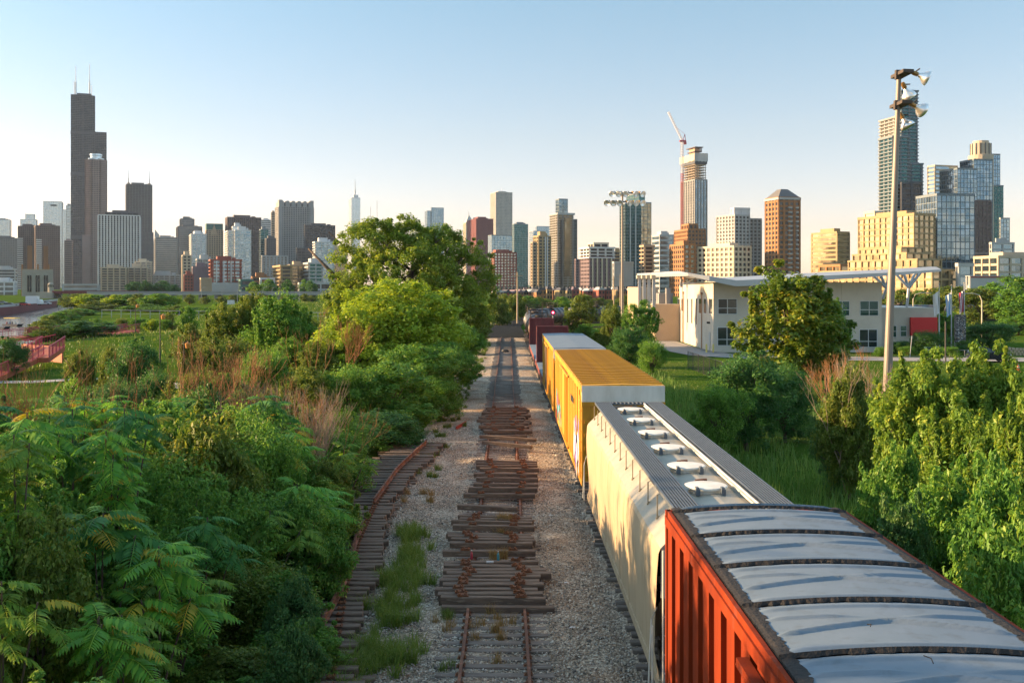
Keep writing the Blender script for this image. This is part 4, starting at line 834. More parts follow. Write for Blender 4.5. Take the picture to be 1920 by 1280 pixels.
# ---- red boxcar (nearest)
Y0, Y1, XC = 2.8, 18.0, 4.4
t = thing('boxcar', 'nearest orange red boxcar with a curved galvanised roof and black tarred seams', 'railway car', (XC, Y0, 0), 0, TR)
L_ = Y1 - Y0; EZ = 4.6
inst('side_wall', MB().box(-W2 + .165, -W2 + .2, 0, L_, 1.15, EZ - .1).mesh('side_wall', M_red), t); inst('side_wall', MB().box(W2 - .1, W2 - .05, 0, L_, 1.15, EZ - .1).mesh('side_wall_r', M_red), t)
inst('end_wall', MB().box(-W2 + .1, W2 - .1, L_ - .06, L_, 1.15, EZ).mesh('end_wall', M_red), t)
rb = MB()
rb.prism([(-W2 + .17, 0), (-W2, .02), (-W2, .46), (-W2 + .17, .48)][::-1], 1.2, EZ - .28, 'z'); rib = rb.mesh('side_rib', M_red)
k = 0
while .25 + k * .8 < L_ - .5: inst('side_rib', rib, t, (0, L_ - .62 - k * .8, 0)); k += 1
inst('top_chord', MB().box(-W2 - .03, -W2 + .14, 0, L_, EZ - .26, EZ - .1).box(-W2 - .0, -W2 + .06, 0, L_, EZ - .1, EZ + .0).mesh('top_chord', M_red), t)
inst('top_chord', MB().box(W2 - .14, W2 + .03, 0, L_, EZ - .26, EZ - .02).mesh('top_chord_r', M_red), t)
inst('side_sill', MB().box(-W2 - .02, -W2 + .12, 0, L_, .95, 1.2).mesh('side_sill', M_red), t)
inst('door_rail', MB().tube([(-W2 - .12, 0, EZ - .42), (-W2 - .12, L_ - 6.2, EZ - .42)], .05, 8).box(-W2 - .16, -W2 - .02, 0, L_ - 6.2, EZ - .4, EZ - .34).mesh('door_rail', M_red), t)
inst('corner_post', MB().box(-W2 - .02, -W2 + .12, L_ - .12, L_ + .02, 1.1, EZ).mesh('corner_post', M_red), t)
def crown(x): return EZ + .01 + .085 * (1 - (x / 1.5) ** 2)
def roofpanel(y0, y1, seed=0):
    rows = []; N = 26; M_ = 100
    for j in range(M_ + 1):
        v = j / M_; y = y0 + (y1 - y0) * v; r_ = []
        for i in range(N + 1):
            u = -1 + 2 * i / N; x = u * 1.43; z = crown(x)
            rd = lambda c_, w_, a_: a_ * max(0, min(1, (w_ - abs(v - c_)) / (w_ * .55)))
            fe = min(1, max(0, (.97 - abs(u)) * 8)); z += (rd(.09, .035, .03) + rd(.91, .035, .03)) * fe
            z += rd(.36 + .2 * (1 - abs(u)), .024, .045) * fe
            z += rd(.66 + .05 * abs(u), .022, .038) * min(1, max(0, (abs(u) - .18) * 4)) * fe
            z += .0015 * noise.noise(Vector((x * 2, y * 2 + seed, 1)))
            r_.append((x, y, z))
        rows.append(r_)
    return MB().sheet(rows)
ysm = [L_]; y = Y1 - .3
seams = [L_ - .34 - 1.72 * k for k in range(9)]
RP = roofpanel(.05, 1.67).mesh('roof_panel', M_galv, True)
inst('roof_panel', roofpanel(seams[0] + .05, L_ - .03, 5).mesh('end_roof_panel', M_galv, True), t)
def tarseam(ya, w_=.05, seed=0):
    rows = []; rd = random.Random(seed)
    for j in range(3):
        r_ = []
        for i in range(61):
            u = -1 + i / 30; x = u * 1.5; ed = (j - 1) * (w_ + (rd.uniform(-.02, .02) if j != 1 else 0)); r_.append((x, ya + ed, crown(x) + (.055 if j == 1 else .012) + .0))
        rows.append(r_)
    return MB().sheet(rows)
for k, s in enumerate(seams):
    inst('roof_seam', tarseam(s, .05, k).mesh('roof_seam', M_tar), t)
    if k < 8: inst('roof_panel', RP, t, (0, s - 1.72, 0))
rd = random.Random(2)
for sg in (-1, 1):
    rows = [[], [], []]
    for j in range(260):
        y = L_ * j / 259
        rows[0].append((sg * 1.5, y, EZ + .02)); rows[1].append((sg * 1.44, y, crown(1.43) + .02)); rows[2].append((sg * (1.36 - rd.uniform(0, .055)), y, crown(1.37) + .012))
    if sg > 0: rows = rows[::-1]
    inst('tar_edge', MB().sheet(rows).mesh('tar_edge', M_tar), t)
inst('roof_bed', MB().box(-1.5, 1.5, 0, L_, EZ - .3, EZ - .005).mesh('roof_bed', M_tar), t)
ladder(t, L_ + .06, -W2 + .05, -W2 + .45, 1.2, 2.4, 4, M_red, 'y')
inst('end_platform', MB().box(-.6, .6, L_, L_ + .35, 1.2, 1.24).mesh('end_platform', M_red), t)
trucks(t, L_)
# crack marks on roof
ck = MB()
for (px_, py_, l_) in ((1540, 1055, .12), (1558, 1055, .1), (1750, 1242, .2), (1632, 1173, .06)):
    p = G(px_, py_, EZ + .24); ck.tube([(p.x - XC, p.y - Y0, EZ + .235), (p.x - XC + .02, p.y - Y0 + l_ * .5, EZ + .25), (p.x - XC - .015, p.y - Y0 + l_, EZ + .24)], .006, 4)
inst('tar_drips', ck.mesh('tar_drips', M_tar), t)

# ---- covered hopper
Y0, Y1 = 19.5, 37.0; L_ = Y1 - Y0
t = thing('hopper_car', 'cream covered hopper with six round roof hatches and grated walkways', 'railway car', (XC, Y0, 0), 0, TR)
prof = [(-1.35, .85), (-1.47, .95), (-1.48, 1.3), (-1.5, 1.9), (-1.53, 2.5), (-1.53, 3.0), (-1.5, 3.42), (-1.46, 3.52), (-.95, 4.02), (-.8, 4.1), (0, 4.16)]
def cut(z): return 0 if z > 3.0 else .12 * (3.0 - z) / .5 if z > 2.5 else .12 + .55 * ((2.5 - z) / .9) ** 1.2 if z > 1.6 else .67 if z > 1.25 else 0
for sg in (1, -1):
    rows = []
    for x, z in prof[:8]:
        c_ = cut(z); r_ = []
        for j in range(41):
            y = c_ + (L_ - 2 * c_) * j / 40; r_.append((sg * (x + .003 * noise.noise(Vector((y * .8, z * 1.5, 0)))), y, z))
        rows.append(r_)
    if sg < 0: rows = rows[::-1]
    inst('side_sheet', MB().sheet(rows).mesh('side_sheet', M_hop, False), t)
inst('roof_sheet', MB().prism([(x, z) for x, z in prof[7:]] + [(-x, z) for x, z in prof[7:-1]][::-1] + [(1.4, 3.5), (-1.4, 3.5)], 0, L_, 'y').mesh('roof_sheet', M_hopr), t)
inst('side_sill', MB().box(-1.5, -1.38, 0, L_, .78, .98).box(1.38, 1.5, 0, L_, .78, .98).mesh('side_sill', M_hop), t)
# end plates and slope sheets
for s_, e_ in ((0, 1), (L_, -1)):
    inst('end_sheet', MB().prism([(-1.44, 3.5), (-1.44, 2.55), (1.44, 2.55), (1.44, 3.5), (.8, 4.06), (-.8, 4.06)], s_ + .05 * e_, s_ + .1 * e_, 'y').mesh('end_sheet', M_whp), t)
    inst('slope_sheet', MB().add([(-1.4, s_ + .1 * e_, 2.6), (1.4, s_ + .1 * e_, 2.6), (1.4, s_ + 2.7 * e_, .9), (-1.4, s_ + 2.7 * e_, .9)], [(0, 1, 2, 3)]).mesh('slope_sheet', M_hop), t)
    inst('end_post', MB().box(-.95, -.8, s_, s_ + .12 * e_, .9, 2.6).box(.8, .95, s_, s_ + .12 * e_, .9, 2.6).box(-1.4, 1.4, s_, s_ + .15 * e_, 2.0, 2.12).mesh('end_post', M_grate), t)
    inst('end_platform', MB().box(-1.4, 1.4, s_ - .25 * e_, s_ + .9 * e_, .98, 1.05).mesh('end_platform', M_grate), t)
    ladder(t, s_ - .08 * e_, -1.42, -1.02, .6, 3.5, 8, M_whp, 'y')
    inst('grab_iron', MB().tube([(-1.62, s_ + .5, .7), (-1.56, s_ + .5, 2.0), (-1.5, s_ + .25, 2.3)], .02, 5).tube([(-1.6, s_ + .1, .7), (-1.6, s_ + .1, 2.0)], .02, 5).mesh('grab_iron', M_whp), t)
for k in range(4): inst('discharge_hopper', MB().add([(-1.2, 3 + k * 3.2, 1.2), (1.2, 3 + k * 3.2, 1.2), (1.2, 5.6 + k * 3.2, 1.2), (-1.2, 5.6 + k * 3.2, 1.2), (-.4, 4 + k * 3.2, .4), (.4, 4 + k * 3.2, .4), (.4, 4.6 + k * 3.2, .4), (-.4, 4.6 + k * 3.2, .4)], [(0, 4, 5, 1), (1, 5, 6, 2), (2, 6, 7, 3), (3, 7, 4, 0), (7, 6, 5, 4)]).mesh('discharge_hopper', M_hop), t)
# hatches
hm = MB().lathe([(.37, -.02), (.37, .08), (.46, .082), (.46, .12), (.44, .13), (.2, .14), (.02, .145)], 30).mesh('hatch_lid', mat('hatch_white', (.78, .76, .7), (.68, .63, .54), 3, .5), False)
hb = MB().box(-.045, .045, -.55, -.45, 0, .13).box(-.03, .03, -.5, -.34, .13, .16).mesh('hinge', M_grate)
hl = MB().tube([(-.14, .5, .12), (.12, .52, .14)], .03, 6).box(-.05, .05, .4, .58, 0, .13).mesh('latch', M_rust)
for py_, px_ in ((915, 1338), (877, 1296), (842, 1262), (814, 1237), (790, 1212), (770, 1187)):
    p = G(px_, py_, 4.2); h_ = inst('hatch', hm, t, (-.12, p.y - Y0, 4.15)); inst('hinge', hb, h_, (-.27, 0, 0)); inst('hinge', hb, h_, (.27, 0, 0)); inst('latch', hl, h_)
# walkways: grating made of long bars and cross bars
def walkway(x0, x1, y0, y1, z):
    n = 9
    b = MB()
    for k in range(n): x = x0 + (x1 - x0) * (k + .5) / n; b.box(x - .017, x + .017, y0, y1, z, z + .04)
    o = inst('walkway_bars', b.mesh('walkway_bars', M_grate), t); tag(o, kind='stuff')
    b = MB().box(x0, x0 + .03, y0, y1, z - .03, z + .035).box(x1 - .03, x1, y0, y1, z - .03, z + .035); k = y0
    while k < y1: b.box(x0, x1, k, k + .03, z - .02, z + .028); k += 1.1
    b.box(x0, x1, y1 - .03, y1, z - .02, z + .028); inst('walkway_frame', b.mesh('walkway_frame', M_grate), t)
    inst('walkway_shade', MB().box(x0 + .03, x1 - .03, y0, y1, z - .012, z - .004).mesh('walkway_shade', mat('pan_shadow', (.03, .035, .042)) if 'pan_shadow' not in MATS else MATS['pan_shadow']), t)  # dark sheet coloured as the shade under the open grating bars
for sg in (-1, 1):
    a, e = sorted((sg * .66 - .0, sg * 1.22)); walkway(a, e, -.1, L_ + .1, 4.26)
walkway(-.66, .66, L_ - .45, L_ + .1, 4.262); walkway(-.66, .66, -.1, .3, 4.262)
br = MB().tube([(-1.2, 0, 4.23), (-1.27, 0, 4.2), (-1.27, 0, 3.74)], .016, 5).tube([(-1.27, 0, 3.74), (-1.2, 0, 3.76), (-1.12, .0, 3.84)], .014, 5).box(-1.3, -1.2, -.04, .04, 3.7, 3.73).mesh('walkway_bracket', M_hop)
for k in range(13):
    inst('walkway_bracket', br, t, (0, .3 + k * 1.4, 0)); inst('walkway_bracket', br, t, (0, .3 + k * 1.4, 0), (0, 0, 0), (-1, 1, 1))
inst('hatch_rail', MB().tube([(.53, .2, 4.29), (.53, L_ - .4, 4.29)], .025, 6).box(.5, .56, .2, L_ - .4, 4.2, 4.24).mesh('hatch_rail', M_whp), t)
trucks(t, L_)
def text(name, s, parent, loc, rot, size, m):
    cu = bpy.data.curves.new(name, 'FONT'); cu.body = s; cu.size = size; cu.extrude = .004
    o = bpy.data.objects.new(name, cu); COL.objects.link(o); dg = bpy.context.evaluated_depsgraph_get(); me = bpy.data.meshes.new_from_object(o.evaluated_get(dg)); bpy.data.objects.remove(o)
    me.materials.clear(); me.materials.append(m); return inst(name, me, parent, loc, rot)
M_redt = mat('stencil_red', (.45, .06, .05)); M_blk = mat('stencil_black', (.03, .03, .03))
text('lettering', 'NO', t, (-1.0, .04, 3.1), (R(90), 0, 0), .16, M_redt)

# ---- yellow boxcars
def yellow(Y0, Y1, label, roofm, ribs=True, z=4.75, seed=1):
    L_ = Y1 - Y0; x0 = TX - .0026 * max(0, Y0 - 40); t = thing('boxcar', label, 'railway car', (x0, Y0, 0), R(.15), TR)
    inst('body', MB().box(-W2 + .13, W2 - .08, .05, L_ - .05, 1.1, z - .2).mesh('car_body', M_yel), t)
    inst('side_sill', MB().box(-W2, -W2 + .08, 0, L_, .9, 1.15).box(W2 - .08, W2, 0, L_, .9, 1.15).mesh('side_sill', M_yel), t)
    inst('top_chord', MB().box(-W2 - .02, -W2 + .1, 0, L_, z - .25, z - .02).box(W2 - .1, W2 + .02, 0, L_, z - .25, z - .02).mesh('top_chord', M_yel), t)
    # roof with transverse ribs
    e = .04
    inst('roof_sheet', MB().prism([(-W2, z - .2), (-W2, z), (0, z + e), (W2, z), (W2, z - .2)][::-1], .02, L_ - .02, 'y').mesh('roof_sheet', roofm), t)
    rbm = MB().prism([(-W2 + .02, z), (0, z + e), (W2 - .02, z), (W2 - .02, z + .06), (0, z + e + .055), (-W2 + .02, z + .06)][::-1], 0, .14, 'y').mesh('roof_rib', roofm)
    if ribs:
        k = .5
        while k < L_ - .4: inst('roof_rib', rbm, t, (0, k, 0)); k += .78
    for s_ in (0, L_):
        inst('end_wall', MB().box(-W2 + .02, W2 - .02, s_ - .03, s_ + .03, 1.1, z - .62).mesh('end_wall', M_yel), t)
        inst('end_band', MB().box(-W2, W2, s_ - .07, s_ + .07, z - .62, z - .02).mesh('end_band', M_whp), t)
        inst('end_cap', MB().box(-W2 - .01, W2 + .01, s_ - .1, s_ + .1, z - .78, z - .62).mesh('end_cap', M_yel), t)
        eb = MB().box(-W2 + .1, W2 - .1, -.08, .08, 0, .12).mesh('end_rib', M_yel)
        for q in range(5): inst('end_rib', eb, t, (0, s_, 1.3 + .5 * q))
    sr = MB().prism([(-W2 + .13, 0), (-W2 + .0, .02), (-W2 + .0, .8), (-W2 + .13, .82)][::-1], 1.16, z - .26, 'z').mesh('side_rib', M_yel)
    sr2 = MB().prism([(W2 - .08, 0), (W2, .05), (W2, .17), (W2 - .08, .22)], 1.16, z - .26, 'z').mesh('side_rib', M_yel)
    k = .08; dc = L_ * .52
    while k < L_ - .3:
        if abs(k + .4 - dc) > 2.1: inst('side_rib', sr, t, (0, k, 0))
        inst('side_rib', sr2, t, (0, k, 0)); k += 1.3
    dr = inst('door', MB().box(-W2 - .03, -W2 + .08, dc - 1.6, dc + 1.6, 1.2, z - .34).mesh('door', M_yel), t)
    inst('door_bar', MB().tube([(-W2 - .07, dc - 1.2, 1.2), (-W2 - .07, dc - 1.2, z - .4)], .03, 6).tube([(-W2 - .07, dc - 1.0, 1.2), (-W2 - .07, dc - 1.0, z - .4)], .03, 6).mesh('door_bar', M_under if seed == 2 else M_yel), dr)
    inst('door_rail', MB().box(-W2 - .09, -W2, dc - 3.4, dc + 3.2, z - .4, z - .32).box(-W2 - .09, -W2, dc - 3.4, dc + 3.2, 1.12, 1.2).mesh('door_rail', M_yel), t)
    inst('walk_platform', MB().box(-.5, .5, -.5, -.1, z - .8, z - .76).mesh('walk_platform', M_grate), t)
    ladder(t, -W2 - .05, .1, .5, 1.2, z - .4, 8, M_yel); trucks(t, L_)
    return t, L_
t1, l1 = yellow(38.6, 59.6, 'bright yellow boxcar with a ribbed yellow roof and a white end band', M_yel)
t2, l2 = yellow(61.2, 79.6, 'second yellow boxcar with a plain silver grey roof', M_galv, False, seed=2)
inst('dark_door', MB().box(-W2 - .06, -W2 - .035, 10.5, 11.8, 1.2, EZ - .4).mesh('dark_door', M_under), t2)
# graffiti: painted shapes on the lower ribs
gp = {n: mat('spray_' + n, c) for n, c in dict(teal=(.02, .42, .35), violet=(.25, .15, .55), white=(.7, .7, .72), black=(.02, .02, .03), red=(.5, .08, .05), blue=(.05, .15, .5)).items()}
rg = random.Random(11)
def graff(t, ya, yb, za, zb, cols, n):
    for k in range(n):
        yy, zz = rg.uniform(ya, yb), rg.uniform(za, zb); hh_, ww = rg.uniform(.2, .55), rg.uniform(.1, .32); m = rg.randint(5, 8)
        off = .004 + .0012 * k
        pts = [(yy + ww * math.cos(6.283 * q / m) * rg.uniform(.6, 1.2), zz + hh_ * math.sin(6.283 * q / m) * rg.uniform(.6, 1.2)) for q in range(m)]
        c_ = rg.choice(cols); inst('graffiti_patch', MB().prism(pts, -W2 - off - .003, -W2 - off, 'x').mesh('graffiti_patch', gp[c_]), t)
graff(t1, .5, 4.6, 1.2, 2.5, ['white', 'white', 'black', 'violet', 'white'], 40); graff(t1, 1.2, 4.6, 2.5, 3.0, ['violet', 'blue', 'white'], 9)
graff(t1, 14, 19, 1.2, 2.4, ['teal', 'teal', 'teal', 'violet', 'red'], 26)
for k in range(6): inst('stencil_mark', MB().box(-W2 - .045, -W2 - .035, 4.2 + .33 * k, 4.4 + .33 * k, 3.55, 3.8).mesh('stencil_mark', M_blk), t1)

# ---- bulkhead flat cars
def flat(Y0, Y1, label, bulks):
    L_ = Y1 - Y0; x0 = TX - .0026 * max(0, Y0 - 40); t = thing('flat_car', label, 'railway car', (x0, Y0, 0), R(.15), TR)
    inst('deck', MB().box(-1.5, 1.5, 0, L_, 1.05, 1.2).mesh('deck', M_galv), t); inst('side_sill', MB().box(-1.52, -1.4, 0, L_, .7, 1.15).box(1.4, 1.52, 0, L_, .7, 1.15).mesh('side_sill', M_maroon), t)
    for b_, h_ in bulks:
        yb_ = .1 if b_ == 0 else L_ - .4
        bk = inst('bulkhead', MB().box(-1.45, 1.45, yb_, yb_ + .12, 1.2, h_ - .1).mesh('bulkhead', M_maroon), t)
        inst('bulkhead_frame', MB().box(-1.52, -1.38, yb_ - .35, yb_ + .4, 1.2, h_ - .15).box(1.38, 1.52, yb_ - .35, yb_ + .4, 1.2, h_ - .15).box(-1.5, 1.5, yb_ - .08, yb_ + .3, h_ - .15, h_).mesh('bulkhead_frame', M_maroon if h_ > 4 else M_red), bk)
        for k in range(4): inst('bulkhead_post', MB().box(-1.0 + k * .64, -.92 + k * .64, yb_ - .1, yb_, 1.2, h_ - .15).mesh('bulkhead_post', M_maroon), bk)
    trucks(t, L_)
flat(81.4, 96.9, 'short maroon flat car with an empty grey deck and a tall end bulkhead', [(1, 4.65)])
flat(98.3, 125.4, 'longer maroon bulkhead flat car just before the tank cars', [(1, 4.45)])

# ---- tank cars
def tankmesh(L_, r, m):
    pr = []; n = 7
    for k in range(n): a = math.pi / 2 * k / (n - 1); pr.append((r * math.sin(a) + .001, -L_ / 2 - .0 - r * .42 * math.cos(a) + r * .42))
    pr2 = [(a, -z) for a, z in pr][::-1]; rings = []
    body = []
    for k in range(7): z = -L_ / 2 + .9 + (L_ - 1.8) * k / 6; body += [(r, z - .06), (r + .02, z - .05), (r + .02, z + .05), (r, z + .06)]
    return MB().lathe(pr + body + pr2, 26, (0, 0, 0), Matrix.Rotation(R(-90), 3, 'X')).mesh('tank_shell', m, False)
TK = {0: tankmesh(15.4, 1.45, M_tankb), 1: tankmesh(15.4, 1.48, M_tank)}
for m_ in TK.values(): m_.shade_smooth()
dome = MB().lathe([(.55, 0), (.55, .35), (.5, .42), (.1, .45)], 14).box(-1.1, 1.1, -1.1, 1.1, .12, .16).mesh('manway', M_under)
rl = MB()
for a, b_ in (((-1.1, -1.1), (1.1, -1.1)), ((1.1, -1.1), (1.1, 1.1)), ((1.1, 1.1), (-1.1, 1.1)), ((-1.1, 1.1), (-1.1, -1.1))):
    for zz in (.6, 1.0): rl.tube([(*a, zz), (*b_, zz)], .03, 5)
    rl.tube([(*a, -.2), (*a, 1.0)], .035, 5)
rlm = rl.mesh('platform_rail', M_under)
s0 = cum[next(i for i, p in enumerate(path) if p[1] > 126.5)] if True else 0
labs = ['brown tank car with sunlit flank right behind the bulkhead flat car', 'black tank car second in the row of tank cars', 'black tank car where the train starts to bend right', 'black tank car in the bend with its round end showing', 'silver lit tank car just past the bend before the round tree', 'black tank car hidden behind the round tree', 'black tank car between the round tree and the floodlight mast', 'black tank car left of the white building', 'tank car seen between the V props of the canopy', 'last blue grey tank car right of the V props']
s = s0 + 7.0; k = -1
while s + 9 < cum[-1]:
    q_ = onpath(s); pq = 952 + F * q_[0] / q_[1]
    if 1250 < pq < 1640 or pq > 1860: s += 17.6; continue
    k += 1
    a = onpath(s - 4.5); b_ = onpath(s + 4.5); cx_, cy_ = (a[0] + b_[0]) / 2, (a[1] + b_[1]) / 2; hd_ = math.atan2(b_[0] - a[0], b_[1] - a[1])
    t = thing('tank_car', labs[min(k, len(labs) - 1)], 'railway car', (cx_, cy_, 0), -hd_, TR)
    inst('tank', TK[0 if k == 0 else 1], t, (0, 0, 2.75)); inst('manway', dome, t, (0, 0, 4.15)); inst('platform_rail', rlm, t, (0, 0, 4.2))
    inst('underframe', MB().box(-.35, .35, -7.7, 7.7, .8, 1.2).box(-1.4, 1.4, -7.6, -5.6, 1.15, 1.25).box(-1.4, 1.4, 5.6, 7.6, 1.15, 1.25).mesh('tank_underframe', M_under), t)
    for yy in (-6, 6):
        tk = thing('truck', None, None, (0, yy, 0)); tk.parent = t; inst('bolster', BOL, tk)
        for sx in (-1.02, 1.02): inst('side_frame', SFR, tk, (sx, 0, .17))
        for sx in (-.72, .72):
            for sy in (-.85, .85): inst('wheel', WHEEL, tk, (sx, sy, .63))
        inst('saddle', MB().box(-1.2, 1.2, yy - .25, yy + .25, 1.2, 2.0).mesh('saddle', M_under), t)
    s += 17.6
# red signal, cabinets
c = P(1028, 628, 96); t = thing('railway_signal', 'red lit railway signal on a thin white mast beside the train', 'signal', (c.x + .6, c.y, 0))
inst('mast', MB().tube([(0, 0, 0), (0, 0, 4.6)], .06, 8).mesh('mast', WL['lgrey']), t); inst('head', MB().lathe([(.32, -.04), (.32, .04)], 18, (0, 0, 5.0), Matrix.Rotation(R(90), 3, 'X')).box(-.14, .14, 0, .3, 4.7, 5.3).mesh('head', M_blk), t)
inst('lamp', MB().lathe([(.13, -.03), (.13, .03)], 14, (0, -.09, 5.0), Matrix.Rotation(R(90), 3, 'X')).mesh('lamp', mat('signal_lens', (.5, .0, .01), emit=(1, .02, .05, 8))), t)
inst('visor', MB().tube([(0, -.08, 5.17), (0, -.35, 5.17)], .03, 6).mesh('visor', M_blk), t)
for k, px_ in enumerate((936, 945, 964)):
    c = G(px_, 600, .05); t = thing('relay_cabinet', ['grey relay cabinet beside the crossing, the leftmost', 'grey relay cabinet beside the crossing, the middle one', 'low grey relay box nearest the tank cars'][k], 'cabinet', (c.x, c.y, .0))
    inst('housing', MB().box(-.5, .5, -.4, .4, 0, 2.0 if k < 2 else .9).mesh('housing', WL['lgrey']), t); inst('lid', MB().box(-.56, .56, -.46, .46, 2.0 if k < 2 else .9, 2.08 if k < 2 else .98).mesh('lid', WL['grey']), t); inst('door', MB().box(-.42, .42, -.43, -.4, .15, 1.8 if k < 2 else .8).mesh('door', WL['grey']), t)

# ================================================================= WHITE BUILDING, CANOPY
M_wall = mat('precast_wall', (.54, .5, .43), (.47, .43, .37), .35, .85, bump=.1, bscale=12, col3=(.45, .41, .35), s3=1.4, lo3=.6, hi3=.8)
M_frm = WL['white']; BX0, BX1, BY0, BY1, BH = 26.8, 48.8, 132, 158, 8.75
t = thing('public_building', 'two storey cream white building with square windows under a long thin canopy roof', 'building', (BX0, BY0, ZG))
PN = [(26.8, 32.6), (32.63, 38.2), (38.23, 43.5), (43.53, 48.8)]
for a, e in PN: MB().box(a, e, BY0, BY0 + .3, ZG, BH).build('wall_panel', M_wall, t)
for a, e in ((132.33, 140), (140.03, 149), (149.03, 158)): MB().box(BX0, BX0 + .3, a, e, ZG, BH - (.02)).build('wall_panel', M_wall, t)
MB().box(BX0 + .3, BX1, BY0 + .3, BY1, ZG, BH - .35).build('core_wall', M_wall, t); MB().box(BX0 - .05, BX1 + .05, BY0 - .05, BY0 + .35, BH, BH + .12).box(BX0 - .05, BX0 + .35, BY0 + .35, BY1, BH, BH + .12).build('coping', M_wall, t)
def win(px0, px1, py0, py1, Y, parent, nx=2, split=.62, glass='dark'):
    a, e = P(px0, py1, Y / K), P(px1, py0, Y / K); x0, x1, z0, z1 = a.x, e.x, a.z, e.z; Yb = BY0 if Y == BY0 else Y
    o = MB().box(x0 - .08, x1 + .08, Yb - .06, Yb - .003, z0 - .08, z0).box(x0 - .08, x1 + .08, Yb - .06, Yb - .003, z1, z1 + .08).box(x0 - .08, x0, Yb - .06, Yb - .003, z0, z1).box(x1, x1 + .08, Yb - .06, Yb - .003, z0, z1).build('window', M_frm, parent)
    f = MB(); f.box(x0, x1, Yb - .05, Yb - .012, z0 + (z1 - z0) * (1 - split) - .04, z0 + (z1 - z0) * (1 - split) + .04)
    for k in range(1, nx): x = x0 + (x1 - x0) * k / nx; f.box(x - .04, x + .04, Yb - .052, Yb - .011, z0, z1)
    m = f.mesh('mullion', M_frm, False, tuple(parent.location)); inst('mullion', m, o)
    for k in range(nx): inst('pane', MB().box(x0 + (x1 - x0) * k / nx, x0 + (x1 - x0) * (k + 1) / nx, Yb - .03, Yb - .005, z0, z1).mesh('pane', GLN[glass], False, tuple(parent.location)), o)
    return o
GLN = {'dark': glassmat('room_glass', (.03, .045, .05), (.07, .09, .09), .4, .05, 1.7), 'teal': glassmat('tinted_room_glass', (.02, .07, .08), (.05, .13, .13), .5, .06, 1.7)}
win(1347, 1381, 561, 588, BY0, t); win(1346, 1380, 614, 647, BY0, t, split=.3 + .37); win(1566, 1592, 565, 591, BY0, t, 2, .6, 'teal'); win(1613, 1646, 565, 591, BY0, t, 2, .6, 'teal'); win(1612, 1644, 618, 650, BY0, t, 2, .68, 'dark'); win(1560, 1590, 617, 650, BY0, t, 2, .68, 'dark')
# west side: slit windows, downpipes, doors, lamps (pixel column -> depth along the wall)
def yw(px): r = ray(px, 590); return BX0 * r.y / r.x
ww_ = MB()
for a, e, z0, z1 in ((1271, 1275, 560, 583), (1278, 1282, 560, 583), (1289, 1290.5, 560, 605), (1296.5, 1298.5, 560, 606), (1305, 1307, 560, 608), (1311, 1316, 560, 587), (1320, 1325, 560, 587), (1330, 1336, 560, 588)):
    y0, y1 = yw(e), yw(a); ym = (y0 + y1) / 2
    hgt = lambda py: P(1300, py, ym / K).z
    za, zb_ = hgt(z1), hgt(z0)
    o = MB().box(BX0 - .05, BX0 - .003, y0 - .08, y0, za, zb_).box(BX0 - .05, BX0 - .003, y1, y1 + .08, za, zb_).box(BX0 - .05, BX0 - .003, y0 - .08, y1 + .08, zb_, zb_ + .08).box(BX0 - .05, BX0 - .003, y0 - .08, y1 + .08, za - .08, za).build('window', M_frm, t)
    inst('pane', MB().box(BX0 - .03, BX0 - .005, y0, y1, za, zb_).mesh('pane', GLN['dark'], False, tuple(t.location)), o)
for px_ in (1282.5, 1317): y = yw(px_); MB().tube([(BX0 - .12, y, ZG), (BX0 - .12, y, 7.2)], .07, 8).box(BX0 - .25, BX0, y - .15, y + .15, 7.2, 7.5).build('downpipe', mat('downpipe_paint', (.4, .22, .12)) if 'downpipe_paint' not in MATS else MATS['downpipe_paint'], t)
for px_, z1 in ((1331, 2.3), (1272, 2.3)): y = yw(px_); MB().box(BX0 - .06, BX0 - .003, y - .5, y + .5, ZG, z1).build('door', WL['lgrey'], t); MB().box(BX0 - .4, BX0, y - .15, y + .15, z1 + 1.1, z1 + 1.35).build('wall_lamp', M_blk, t)
# lower blocks to the west and north, single storey wing to the east
a = P(1229, 600, 157.5 / K); MB().box(a.x, BX0 - .01, 157.5, 170, ZG, 5.5).build('annex_wall', mat('annex_wall', (.5, .37, .25), (.46, .34, .23), .4, .85), t)
MB().box(a.x + .6, a.x + 3.6, 169.0, 169.3, 5.5, 5.9).build('annex_coping', M_wall, t)
x0_, x1_ = P(1197, 560, 128).x, P(1234, 560, 128).x; MB().box(x0_, x1_, 128 * K, 188, ZG, 8.1).build('rear_block', MATS['annex_wall'], t)
for px_ in (1203, 1212, 1220, 1229): x = P(px_, 560, 128).x; MB().box(x - .35, x + .35, 128 * K - .1, 128 * K + .02, 3.6, 6.0).build('rear_window', GLN['dark'], t)
MB().box(P(1236, 560, 120).x, P(1262, 560, 120).x, 162, 165, 5.5, 7.2).box(P(1248, 560, 120).x, P(1256, 560, 120).x, 161, 162, 5.5, 8.0).build('roof_unit', WL['grey'], t)
WX1 = P(1757, 600, 103).x; WY = 103 * K
MB().box(BX1 + .01, WX1, WY, WY + 14, ZG, 5.4).build('east_wing', M_wall, t)
win(1673, 1680, 611, 631, WY, t, 1, .5, 'teal'); win(1689, 1699, 611, 630, WY, t, 1, .5, 'teal')
a, e = P(1708, 629, 102.6), P(1758, 595, 102.6); MB().box(a.x, e.x, a.y, a.y + .45, a.z, e.z).build('red_panel', mat('red_panel', (.6, .015, .02), rough=.45), t)
